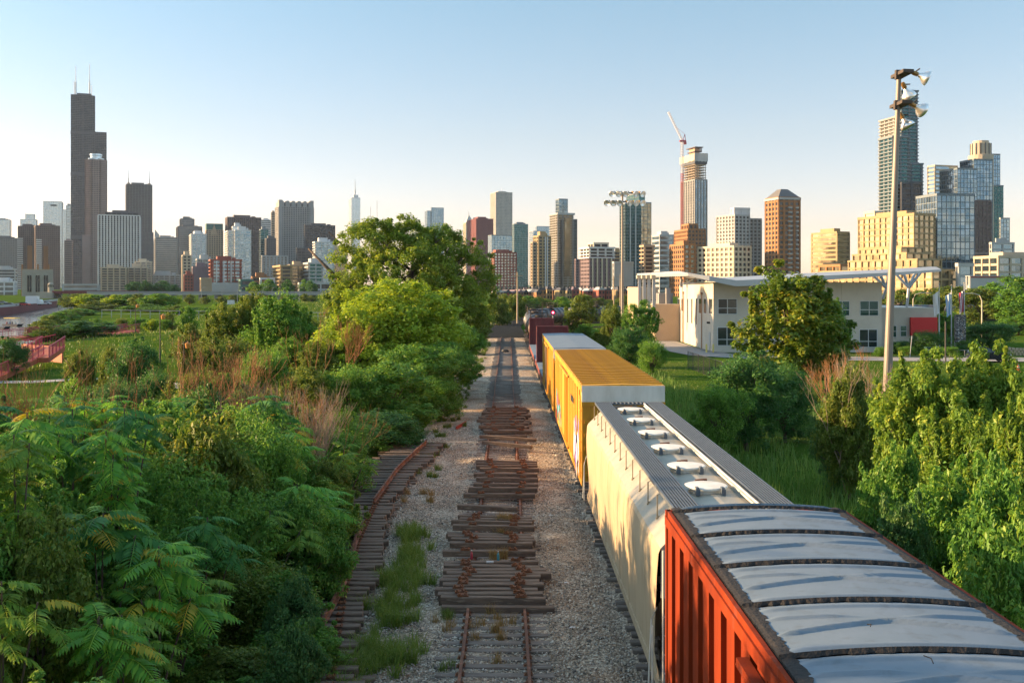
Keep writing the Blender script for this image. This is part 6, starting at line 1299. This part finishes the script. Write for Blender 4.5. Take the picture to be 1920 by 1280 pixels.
inst('trunk', b.mesh('big_trunk', M_bark, True), t)
# ---- the others: (px, py of top, distance, width in px, mesh, leaf, label)
TR_ = [
 (352, 612, 78, 62, 'farA', 'olive', 'olive bush right of the near lamp post'), (330, 745, 36, 120, 'elder2', 'olive', 'olive bush before the left end of the bare twigs'), (425, 705, 41, 110, 'elder2', 'elderd', 'bright green bush behind the middle of the bare twigs'), (500, 740, 36, 120, 'elder2', 'olive', 'yellow olive bush right behind the tallest twigs'), (590, 770, 35, 110, 'elder2', 'elderd', 'green bush at the right end of the bare twigs'), (540, 640, 60, 80, 'treeA', 'mid', 'green tree between the ragged tree and the olive bush'), (640, 640, 62, 90, 'treeB', 'bright', 'low yellow green tree touching the left side of the bright one'),
 (745, 538, 60, 250, 'treeA', 'bright', 'bright yellow green tree in front of the largest tree'), (680, 575, 57, 160, 'treeB', 'bright', 'yellow green tree at the left foot of the bright one'), (812, 582, 64, 130, 'treeB', 'bright', 'yellow green tree at the right flank of the bright one'),
 (858, 608, 78, 95, 'treeB', 'mid', 'green tree under the right end of the largest tree'), (885, 625, 92, 60, 'bushC', 'mid', 'green bush closest to the far end of the gravel'), (900, 600, 112, 50, 'farB', 'olive', 'olive bush beyond the green bush by the far gravel'), (840, 648, 56, 125, 'treeA', 'elderd', 'dense green tree bordering the gravel beside the bright tree'), (775, 655, 50, 160, 'treeA', 'elderd', 'green tree below the bright tree'), 
 (822, 712, 48, 100, 'bushA', 'mid', 'round green bush nearest the gravel edge beyond the old curved track'), (730, 690, 45, 170, 'bushC', 'elderd', 'green bush before the two yellow green trees'), (655, 690, 44, 150, 'bushB', 'elderd', 'broad bush left of the green bush and behind the curved track'), (720, 775, 39.5, 165, 'bushA', 'dark', 'dark bush overhanging the far end of the curved track'), (640, 800, 36, 120, 'bushB', 'dark', 'dark bush left of the overhanging one'),
 (575, 700, 43, 120, 'bushC', 'olive', 'olive bush just behind the bare red twigs'), (600, 640, 55, 110, 'treeB', 'olive', 'olive tree left of the yellow green tree'), (555, 600, 68, 95, 'treeA', 'olive', 'olive green tree below the parking deck'), (520, 555, 66, 125, 'treeB', 'mid', 'dark green tree with a ragged top left of the bright tree'), (470, 552, 72, 85, 'treeB', 'olive', 'tall olive tree left of the ragged dark one'), (420, 580, 70, 85, 'bushC', 'olive', 'olive tree behind the sign board'), (445, 640, 52, 130, 'bushA', 'olive', 'broad olive bush in front of the tall olive tree'), (392, 645, 50, 95, 'bushC', 'olive', 'light olive bush hiding a black lamp post'), (370, 700, 41, 95, 'bushB', 'olive', 'olive bush behind the left end of the bare twigs'), (500, 660, 48, 110, 'bushB', 'elderd', 'green bush in the middle of the olive group'),
 (158, 603, 118, 110, 'farB', 'dark', 'dark round tree between the ramps and the lawn mound'), (15, 636, 72, 78, 'bushA', 'dark', 'dark tree at the left edge before the ramps'), (258, 645, 50, 105, 'bushA', 'dark', 'dark round bush with olive tips in front of the lawn'), (150, 665, 52, 62, 'bushC', 'olive', 'slim olive sapling right of the ramps'), (205, 660, 56, 50, 'bushC', 'olive', 'olive sapling touching the dark round bush'), (290, 700, 44, 90, 'bushB', 'dark', 'low dark bush right of the dark round bush'), (225, 720, 40, 120, 'bushB', 'under', 'low dark bush behind the pinnate saplings'),
 (1087, 556, 128, 62, 'farB', 'far', 'round green tree standing in front of the tank cars'), (1147, 578, 96, 66, 'bushC', 'olive', 'yellowish bush left of the small floodlight mast'), (1205, 572, 92, 70, 'bushC', 'mid', 'tall bush against the annex wall'), (1180, 615, 80, 90, 'bushA', 'dark', 'dark bush at the foot of the small floodlight mast'), (1222, 640, 72, 60, 'bushB', 'mid', 'low bush before the annex drive'),
 (1478, 516, 57, 225, 'gold', 'maple', 'leafy tree with golden leaves in front of the white building'), (1548, 560, 60, 90, 'treeB', 'mid', 'darker green tree against the right side of the golden one'), (1400, 672, 40, 170, 'bushA', 'dark', 'large dark green bush beside the train, nearest the lawn'), (1470, 690, 42, 120, 'bushB', 'dark', 'dark bush under the golden tree'), (1345, 725, 37, 110, 'bushB', 'mid', 'lower green bush left of the large dark one'), (1560, 760, 32, 90, 'bushB', 'under', 'dark bush behind the thin twiggy shrub'), (1590, 705, 31, 120, 'elder2', 'olive', 'twiggy olive shrub left of the tall mast'),
 (1735, 680, 23.5, 200, 'elder', 'elder', 'light green sapling clump right of the tall mast'), (1868, 668, 24, 190, 'elder', 'elder', 'light green sapling clump at the right edge, its tips before the car'), (1800, 760, 21, 200, 'elder', 'elder', 'light green clump between the two taller ones'), (1930, 740, 18, 190, 'elder', 'elder', 'light green clump cut off by the right edge'), (1690, 850, 19.5, 130, 'elder2', 'elderd', 'green clump at the base of the tall mast'), (1640, 905, 18.5, 120, 'elder2', 'elderd', 'low clump beside the end of the hopper car'), (1760, 900, 16.5, 210, 'elder2', 'elderd', 'broad green clump beside the red boxcar roof'), (1890, 900, 15, 230, 'elder2', 'elderd', 'green clump beside the right edge of the red boxcar roof'), (1850, 1010, 13, 230, 'elder2', 'elderd', 'lowest green clump at the right edge'), (1700, 960, 15.5, 150, 'elder2', 'under', 'shaded clump close to the right rim of the boxcar roof'),
 (1740, 622, 95, 72, 'bushB', 'dark', 'dark round bush under the red panel'), (1695, 640, 96, 55, 'bushB', 'dark', 'dark bush left of the one under the red panel'), (1855, 606, 104, 112, 'bushB', 'dark', 'big dark round bush behind the dark car'), (1655, 655, 91.5, 34, 'bushB', 'mid', 'small bush at the right corner of the white building'), (1780, 590, 112, 60, 'bushC', 'mid', 'green bush behind the flagpoles'), (1812, 640, 99, 40, 'bushC', 'mid', 'bush at the foot of the stone pillar'),
 (1895, 522, 165, 110, 'farB', 'mid', 'tall dark tree on the slope at the right edge'), (1840, 545, 150, 120, 'farA', 'far', 'wide light green tree on the slope behind the flagpoles'), (1780, 540, 175, 90, 'farA', 'far', 'light green tree right of the canopy props'), (1690, 545, 175, 60, 'farB', 'olive', 'olive tree seen through the canopy props'), (1740, 556, 190, 60, 'farA', 'dark', 'dark low tree before the golden terraces'), (1910, 590, 130, 70, 'farB', 'mid', 'green tree low at the right edge'), (1905, 545, 145, 90, 'farB', 'mid', 'tree filling the right edge below the tall dark one'),
]
for a in TR_: tree(*a, cat='tree' if not ('bush' in a[6] or 'clump' in a[6] or 'shrub' in a[6]) else 'bush')
# flower-bed hedge, bank bushes, far tree lines (each its own object, alike ones share a label)
rf = random.Random(8)
def row(n, xa, xb, ya, yb, da, db, wa, wb, sps, lms, label, group, cat='tree'):
    for k in range(n):
        f = (k + rf.uniform(.1, .9)) / n; tree(xa + (xb - xa) * f, ya + (yb - ya) * f + rf.uniform(-4, 4), da + (db - da) * f + rf.uniform(-6, 6), rf.uniform(wa, wb), rf.choice(sps), rf.choice(lms), label + ', ' + ORD[k] + ' from the left', cat, group=group)
row(16, 75, 215, 600, 556, 122, 290, 44, 62, ['farA', 'farB'], ['far', 'olive', 'mid'], 'green bush on the bank along the river', 'bushes on the river bank', 'bush')
row(12, 130, 320, 556, 552, 285, 250, 40, 70, ['farA', 'farB'], ['far', 'bright', 'mid'], 'sunlit bush on the knoll before the apartment blocks', 'bushes on the knoll', 'bush')
row(9, 70, 200, 618, 598, 108, 140, 44, 64, ['farA', 'farB'], ['mid', 'far'], 'lower green bush between the river and the dark round tree', 'bushes below the river bank', 'bush')
row(5, 235, 330, 528, 532, 560, 560, 26, 40, ['farB'], ['dark'], 'dark round tree before the white and grey flats', 'round trees before the flats')
row(6, 455, 600, 528, 530, 470, 460, 22, 36, ['farB'], ['dark', 'mid'], 'small dark tree behind the elevated highway', 'trees behind the elevated highway')
row(12, 925, 1200, 556, 560, 215, 265, 30, 52, ['farA', 'farB'], ['far', 'olive', 'mid'], 'green tree in the line behind the tank cars', 'trees behind the tank cars')
row(8, 930, 1190, 547, 548, 470, 470, 28, 44, ['farA'], ['dark', 'mid'], 'dark far tree beyond the town houses', 'trees beyond the town houses')
row(5, 928, 985, 562, 556, 150, 200, 30, 50, ['farA', 'farB'], ['far', 'olive'], 'bush beside the far end of the crossing', 'bushes beside the crossing', 'bush')
row(5, 1090, 1180, 610, 640, 118, 82, 26, 44, ['bushB', 'bushC'], ['olive', 'mid'], 'scrubby bush between the train and the small floodlight mast', 'scrub beside the train', 'bush')
row(9, 1660, 1835, 652, 655, 95, 93, 22, 34, ['bushB'], ['mid', 'dark'], 'low bush in the flower bed by the road', 'flower bed bushes', 'bush')
row(7, 1600, 1900, 548, 540, 215, 200, 40, 60, ['farA', 'farB'], ['far', 'mid', 'olive'], 'green tree before the golden terraces', 'trees before the terraces')
row(7, 340, 640, 575, 580, 120, 105, 30, 60, ['farA', 'bushC'], ['olive', 'mid'], 'young green tree in the field left of the largest tree', 'young trees in the field')
row(14, 190, 430, 573, 577, 235, 185, 34, 60, ['farA', 'farB'], ['mid', 'far', 'dark'], 'low green shrub on the weedy bank', 'shrubs on the weedy bank', 'bush')
row(9, 205, 330, 598, 600, 150, 140, 24, 40, ['farA', 'bushB'], ['mid', 'far'], 'small shrub around the lawn mound', 'shrubs around the lawn mound', 'bush')
row(10, 330, 640, 556, 553, 330, 380, 16, 26, ['farA'], ['olive', 'far'], 'row of small shrubs along the foot of the highway', 'shrubs along the highway', 'bush')
tree(286, 600, 140, 26, 'bushC', 'bright', 'small yellow green sapling between the two lamp posts'); tree(317, 588, 150, 24, 'bushC', 'olive', 'slender olive sapling right of the near lamp post')

# ---- pinnate saplings in the left foreground, every frond its own piece
def frondmesh(L_, pairs, seed):
    rd = random.Random(seed); V = []; Fq = []; T = []
    def curve(s): return Vector((L_ * (s - .08 * s * s), 0, L_ * (.2 * s - .45 * s * s)))
    def quad(a, b, c, d, t): n = len(V); V.extend([a, b, c, d]); Fq.append([n, n + 1, n + 2, n + 3]); T.append(t)
    for k in range(5): a, b = curve(k / 5), curve((k + 1) / 5); w_ = .006; quad(a - Vector((0, w_, 0)), a + Vector((0, w_, 0)), b + Vector((0, w_, 0)), b - Vector((0, w_, 0)), .9)
    for k in range(pairs + 1):
        s = .16 + .84 * k / pairs; p = curve(s); ll = L_ * (.27 * math.sin(math.pi * min(1, .25 + .62 * s)) + .03) * rd.uniform(.85, 1.1); wd = ll * .3
        for sg in (-1, 1):
            if k == pairs and sg == 1: dr = Vector((1, 0, -.5)).normalized()
            else: dr = Vector((.42 + rd.uniform(-.1, .12), sg, -.42 + rd.uniform(-.2, .15))).normalized()
            sd_ = dr.cross(Vector((0, 0, 1))).normalized() * wd / 2; m_ = p + dr * ll * .4; e = p + dr * ll + Vector((0, 0, -ll * .22)); c = p + dr * ll * .75 + Vector((0, 0, -ll * .06)); t_ = rd.uniform(.1, .75)
            quad(p, m_ + sd_, m_ + Vector((0, 0, -.008)), m_ - sd_, t_); quad(m_ + sd_, c + sd_ * .6, c - sd_ * .6, m_ - sd_, t_); quad(c + sd_ * .6, e, e, c - sd_ * .6, t_)
    Vn = np.array([tuple(v) for v in V]); me = npmesh('frond', Vn, np.array(Fq), 4, LM['frond'], np.array(T)); return me
LM['frondl'] = leafmat('leaf_frond_light', (.08, .18, .025), (.15, .27, .035), (.34, .4, .06), .42)
LM['frondk'] = leafmat('leaf_frond_deep', (.035, .14, .035), (.07, .21, .045), (.15, .3, .055), .38)
FR = [frondmesh(.85, 11, 1), frondmesh(.75, 10, 2), frondmesh(.95, 12, 3)]
STM = MB().tube([(0, 0, 0), (.03, .02, .5), (0, 0, 1)], [.035, .027, .02], 6).mesh('stem', M_bark)
nf = 0
def sapling(x, y, h, tips, label, group='pinnate leaved saplings in the left foreground', fs=1.0, yel=.03):
    global nf
    t = thing('sapling', label, 'sapling', (x, y, ZG), 0, group); rd = random.Random(int(x * 97 + y * 31)); base = Vector((0, 0, h * .3))
    inst('stem', STM, t, sc=(1, 1, h * .5))
    cm = rd.choice(['frond', 'frond', 'frondl', 'frondk'])
    for k in range(tips):
        a = rd.uniform(0, 6.28); r_ = rd.uniform(.0, .85) * (0 if k == 0 else 1); tip = Vector((r_ * math.cos(a), r_ * math.sin(a), h * (1 - .22 * rd.random() * (k > 0)) - r_ * .3))
        d = tip - base; q = d.to_track_quat('Z', 'Y').to_euler(); inst('stem', STM, t, base, q, (.7, .7, d.length))
        nfr = rd.randint(9, 12)
        for j in range(nfr):
            az = 2.4 * j + rd.uniform(-.3, .3); z_ = -.5 * (j / nfr) * rd.uniform(.6, 1.2); tilt = rd.uniform(-.45, .35) + .25 * (j / nfr); s_ = rd.uniform(.75, 1.15) * fs
            o = inst('frond', FR[rd.randrange(3)], t, tip + Vector((0, 0, z_)), (rd.uniform(-.3, .3), tilt, az), s_); nf += 1
            o.material_slots[0].link = 'OBJECT'; o.material_slots[0].material = LM['frondy' if rd.random() < yel else cm]
rs_ = random.Random(4)
Y = 10.5; ri_ = 0
while Y < 36:
    ci_ = 0
    x = -4.9 - (.8 if Y > 24 else 0)
    while x > -.51 * Y - 1.6:
        side = -x - 4.6; h = min(1.9 + side * 1.0, 6.0) * (1 if Y > 14 else .92) + rs_.uniform(-.5, .5)
        if Y > 22: h = min(h, 6.1 - (Y - 22) * .09)
        if Y < 16: h = min(h, 4.4)
        pf = .85 if Y < 17 or (Y < 24 and x < -.3 * Y) else .3
        if rs_.random() < pf: sapling(x + rs_.uniform(-.4, .4), Y + rs_.uniform(-.5, .5), max(1.4, h), 3 if h < 3.2 else 4, 'pinnate leaved sapling, %s row from the bridge, %s in from the gravel' % (ORD[ri_], ORD[ci_]), fs=rs_.uniform(.7, 1.05), yel=.07)
        else:
            hh_ = max(1.3, h * rs_.uniform(.7, 1.0)); me, tm, w0, h0 = SPC[rs_.choice(['elder', 'elder2', 'bushC', 'bushB'])]; sx = rs_.uniform(.42, .66)
            t = thing('bush', 'small leaved bush among the saplings, %s row from the bridge, %s in from the gravel' % (ORD[ri_], ORD[ci_]), 'bush', (x + rs_.uniform(-.4, .4), Y, ZG), rs_.uniform(0, 6), 'bushes among the saplings')
            o = inst('crown', me, t, sc=(sx, sx, hh_ / h0)); tag(o, kind='stuff'); o.material_slots[0].link = 'OBJECT'; o.material_slots[0].material = LM[rs_.choice(['elderd', 'olive', 'mid', 'elder', 'elderd'] if Y > 20 else ['mid', 'elderd', 'elderd', 'olive'])]; inst('trunk', tm, t, sc=(sx, sx, hh_ / h0))
        ci_ += 1
        x -= 1.4
    Y += 1.65; ri_ += 1
# understorey filling between the stems
for k in range(24):
    Y = 25 + k * .9; x = -6.4 - rs_.random() * max(.6, .5 * Y - 4.6); side = -x - 4.6
    hh_ = min(1.2 + side * .8, 4.6); me, tm, w0, h0 = SPC[rs_.choice(['bushA', 'bushB', 'elder2'])]
    t = thing('bush', 'low tangled undergrowth bush, %s nearest of those behind the saplings' % ORD[k], 'bush', (x, Y, ZG), rs_.uniform(0, 6), 'undergrowth between the saplings'); sx = rs_.uniform(.4, .6)
    o = inst('crown', me, t, sc=(sx, sx, hh_ / h0)); tag(o, kind='stuff'); o.material_slots[0].link = 'OBJECT'; o.material_slots[0].material = LM[rs_.choice(['under', 'dark', 'mid'])]
for (px_, pt_, Y_, wp, lm_, lab) in [(470, 770, 30, 190, 'elderd', 'light green bush in front of the bare twigs'), (560, 830, 28, 160, 'olive', 'yellowish bush at the right foot of the bare twigs'), (340, 790, 28, 170, 'mid', 'green bush left of the bare twigs'), (560, 900, 24, 110, 'mid', 'bush beside the middle of the curved track'), (520, 960, 20, 140, 'dark', 'dark bush beside the near part of the curved track'), (550, 1090, 16.5, 120, 'under', 'dark bush covering the near end of the curved track'), (540, 1180, 14, 150, 'under', 'dark low bush at the bottom edge left of the grass')]:
    tree(px_, pt_, Y_, wp, 'elder2', lm_, lab, 'bush')
for k, (x, y, h_, m_) in enumerate([(-13.2, 13.0, 9.6, 'elderd'), (-14.8, 18.5, 9.6, 'mid'), (-17, 25.5, 9.8, 'olive'), (-12.8, 8, 9, 'mid')]):
    me, tm, w0, h0 = SPC['treeB' if k % 2 else 'treeA']; t = thing('tree', 'tall tree standing just outside the left edge of the view, %s from the bridge' % ORD[[1, 2, 3, 0][k]], 'tree', (x, y, ZG), k); o = inst('crown', me, t, sc=(.56, .56, h_ / h0)); tag(o, kind='stuff'); o.material_slots[0].link = 'OBJECT'; o.material_slots[0].material = LM[m_]; inst('trunk', tm, t, sc=(.56, .56, h_ / h0))
# ---- bare red twig shrubs
def bare(seed, m):
    rd = random.Random(seed); b = MB()
    def grow(p, d, l, r, n):
        q = p + d * l; b.tube([p, p.lerp(q, .5) + Vector((rd.uniform(-.04, .04), rd.uniform(-.04, .04), 0)), q], [r, r * .85, r * .7], 4, False)
        if n == 0: return
        for k in range(rd.choice([2, 2, 3])):
            dd = (d + Vector((rd.uniform(-.5, .5), rd.uniform(-.5, .5), rd.uniform(.0, .45)))).normalized(); grow(q, dd, l * rd.uniform(.6, .85), r * .66, n - 1)
    for k in range(5): a = rd.uniform(0, 6.28); grow(Vector((0, 0, 0)), Vector((math.cos(a) * .5, math.sin(a) * .4, 1)).normalized(), 1.35, .026, 5)
    return b.mesh('twigs', m)
BRH = 0
BR = [bare(1, M_barkr), bare(2, M_twig), bare(3, M_barkr)]
for k, (px_, pb, Y_, s_, v) in enumerate([(520, 840, 30, 1.05, 0), (450, 800, 32, 1.0, 2), (570, 850, 29, 1.0, 1), (400, 770, 33, .9, 0), (600, 870, 28, .9, 0), (350, 760, 35, .8, 2), (480, 850, 31, 1.1, 1), (615, 720, 46, 1.1, 0), (1590, 800, 31, .95, 1), (1610, 790, 32, .9, 0), (170, 790, 22, .95, 0), (70, 780, 23, .9, 2), (540, 880, 27.5, .85, 1)]):
    p = P(px_, pb, Y_); g = P(px_, pb - 150, Y_); s_ = (g.z - ZG) / max(q.co.z for q in BR[v].vertices); t = thing('bare_shrub', ['leafless red twig shrub in the middle of the tallest twig clump', 'leafless red twig shrub left of the twig clump middle', 'pale leafless shrub right in the twig clump', 'leafless red twig shrub left end of the twig clump', 'leafless red twig shrub right end of the clump, over the curved track', 'leafless red twigs standing left of the whole twig clump', 'pale leafless shrub low in the twig clump', 'lone leafless red twigs against the yellow green tree', 'pale leafless twigs in the olive shrub by the tall mast', 'red leafless twigs in the olive shrub by the tall mast', 'leafless red stems above the saplings below the ramps', 'leafless red stems above the saplings near the left edge', 'pale leafless twigs drooping toward the curved track'][k], 'shrub', (p.x, p.y, ZG), k * 1.3, 'leafless red twig shrubs'); inst('twigs', BR[v], t, sc=(s_ * .9, s_ * .9, s_))

# ---- grasses
def grass(name, n, fn, hmin, hmax, wd, lean, m, label, dens=None):
    xy = fn(n); n = len(xy); h = rng.uniform(hmin, hmax, n) * (1 if dens is None else 1); a = rng.uniform(0, 6.28, n); l = rng.uniform(.1, lean, n) * h; b = rng.uniform(0, 6.28, n)
    wx, wy = np.cos(a) * wd / 2, np.sin(a) * wd / 2; dx, dy = np.cos(b) * l, np.sin(b) * l; x, y = xy[:, 0], xy[:, 1]; z0 = gz(x, y) if dens is None else np.full(n, dens)
    V = np.stack([np.stack([x - wx, y - wy, z0], -1), np.stack([x + wx, y + wy, z0], -1), np.stack([x + wx * .7 + dx * .35, y + wy * .7 + dy * .35, z0 + h * .6], -1), np.stack([x + dx, y + dy, z0 + h * (1 - .25 * l / h)], -1), np.stack([x - wx * .7 + dx * .35, y - wy * .7 + dy * .35, z0 + h * .6], -1)], 1)
    Fq = (np.array([[0, 1, 2, 4], [4, 2, 3, 3]])[None] + (np.arange(n) * 5)[:, None, None]).reshape(-1, 4); Fq2 = Fq.reshape(-1, 2, 4)
    quads = Fq2[:, 0]; tris = Fq2[:, 1, :3]
    me = bpy.data.meshes.new(name); me.vertices.add(n * 5); me.vertices.foreach_set('co', V.astype(np.float32).ravel()); me.loops.add(n * 7)
    li = np.concatenate([quads, tris], 1).ravel(); me.loops.foreach_set('vertex_index', li.astype(np.int32)); me.polygons.add(n * 2)
    ls = (np.arange(n)[:, None] * 7 + np.array([0, 4])).ravel(); me.polygons.foreach_set('loop_start', ls.astype(np.int32)); me.materials.append(m)
    at = me.attributes.new('tint', 'FLOAT', 'FACE'); at.data.foreach_set('value', np.repeat(np.clip(rng.normal(.45, .2, n), 0, 1), 2).astype(np.float32)); me.update(calc_edges=True)
    o = inst(name, me); tag(o, label, kind='stuff'); return o
LM['grassb'] = leafmat('bright_grass_blade', (.09, .17, .025), (.16, .24, .045), (.32, .34, .1), .35); LM['grass'] = leafmat('grass_blade', (.06, .12, .02), (.12, .18, .035), (.25, .25, .07), .3); LM['grassd'] = leafmat('dry_grass_blade', (.2, .15, .05), (.3, .21, .08), (.4, .26, .1), .3); LM['weed'] = leafmat('weed_blade', (.07, .16, .035), (.14, .24, .05), (.28, .34, .08), .35)
def patch(cs):
    def f(n):
        k = rng.integers(0, len(cs), n); c = np.array(cs)[k]; nt_ = max(3, n // 70); q = rng.integers(0, nt_, n); o_ = rng.normal(0, 1, (nt_, 2)); kk = rng.integers(0, len(cs), nt_); c = np.array(cs)[kk][q]; return np.stack([c[:, 0] + o_[q, 0] * c[:, 2] + rng.normal(0, .07, n), c[:, 1] + o_[q, 1] * c[:, 3] + rng.normal(0, .07, n)], -1)
        return np.stack([c[:, 0] + rng.normal(0, 1, n) * c[:, 2], c[:, 1] + rng.normal(0, 1, n) * c[:, 3]], -1)
    return f
def strp(x0, x1, y0, y1, pw=1.0): return lambda n: np.stack([rng.uniform(x0, x1, n), y0 + (y1 - y0) * rng.random(n) ** pw], -1)
gl = [G(a, b, 0) for a, b in ((765, 1050), (750, 1090), (770, 1010), (745, 1150), (700, 1230), (740, 1240), (660, 1270), (830, 905), (845, 870), (820, 930), (790, 960))]
grass('green_grass', 9000, patch([(p.x, p.y, .3, .55) for p in gl[:7]]), 0.25, .62, .016, 1.1, LM['grassb'], 'green grass tufts along the edge of the gravel', dens=-.05)
grass('green_grass', 9000, patch([(-3.9 + .009 * (y - 40), y, .35, 2.8) for y in range(44, 150, 6)]), .15, .5, .03, .8, LM['grass'], 'green grass between the gravel and the bushes', dens=-.1)
grass('weeds', 26000, strp(6.1, 9.8, 19, 95, 1.5), .6, 1.9, .045, .35, LM['weed'], 'tall green weeds growing along the right side of the train')
grass('weeds', 6000, strp(9.0, 15, 30, 108, 1.3), .3, 1.0, .045, .5, LM['weed'], 'lower weeds between the train and the lawn fence')
grass('dry_grass', 1500, patch([(*G(a, b, .3).xy, .14, .12) for a, b in ((948, 975), (940, 1000), (935, 1040))]), .15, .5, .01, .8, LM['grassd'], 'dry orange grass growing between the old ties', dens=.15)
grass('dry_grass', 1500, patch([(*G(a, b, 0).xy, .25, .3) for a, b in ((915, 1165), (925, 1190), (790, 925), (800, 940), (930, 1230), (835, 1180))]), .1, .42, .012, .7, LM['grassd'], 'sparse dry weeds between the rails and beside the track', dens=-.02)
grass('green_grass', 900, patch([(*G(a, b, 0).xy, .12, .2) for a, b in ((833, 1160), (832, 1190), (975, 1128), (1000, 1180), (1050, 780), (825, 1245))]), .1, .35, .012, .7, LM['grass'], 'green weed sprigs between the ties', dens=-.02)
grass('lawn_blades', 26000, lambda n: np.stack([rng.uniform(12, 52, n), rng.uniform(45, 118, n)], -1), .04, .11, .05, .6, LM['grass'], 'short mown grass on the lawn right of the train')
grass('field_grass', 16000, lambda n: np.stack([rng.uniform(-85, -8, n), rng.uniform(82, 340, n)], -1), .2, .5, .12, .5, LM['grass'], 'long grass over the field between the path and the highway')
# ---- haze
M_hz = bpy.data.materials.new('evening_haze'); M_hz.use_nodes = True; _n = M_hz.node_tree.nodes; _n.clear(); _v = _n.new('ShaderNodeVolumePrincipled'); _o = _n.new('ShaderNodeOutputMaterial'); M_hz.node_tree.links.new(_v.outputs[0], _o.inputs['Volume'])
_v.inputs['Color'].default_value = (.62, .78, 1, 1); _v.inputs['Density'].default_value = HAZE
if HAZE > 0:
    hz = MB().box(-2600, 2600, -80, 3900, -8, 620).build('haze', M_hz); tag(hz, 'thin evening haze over the whole city', kind='stuff')
print('fronds', nf, 'objects', len(bpy.data.objects), 'tris', sum(len(m.polygons) * 2 for m in bpy.data.meshes))
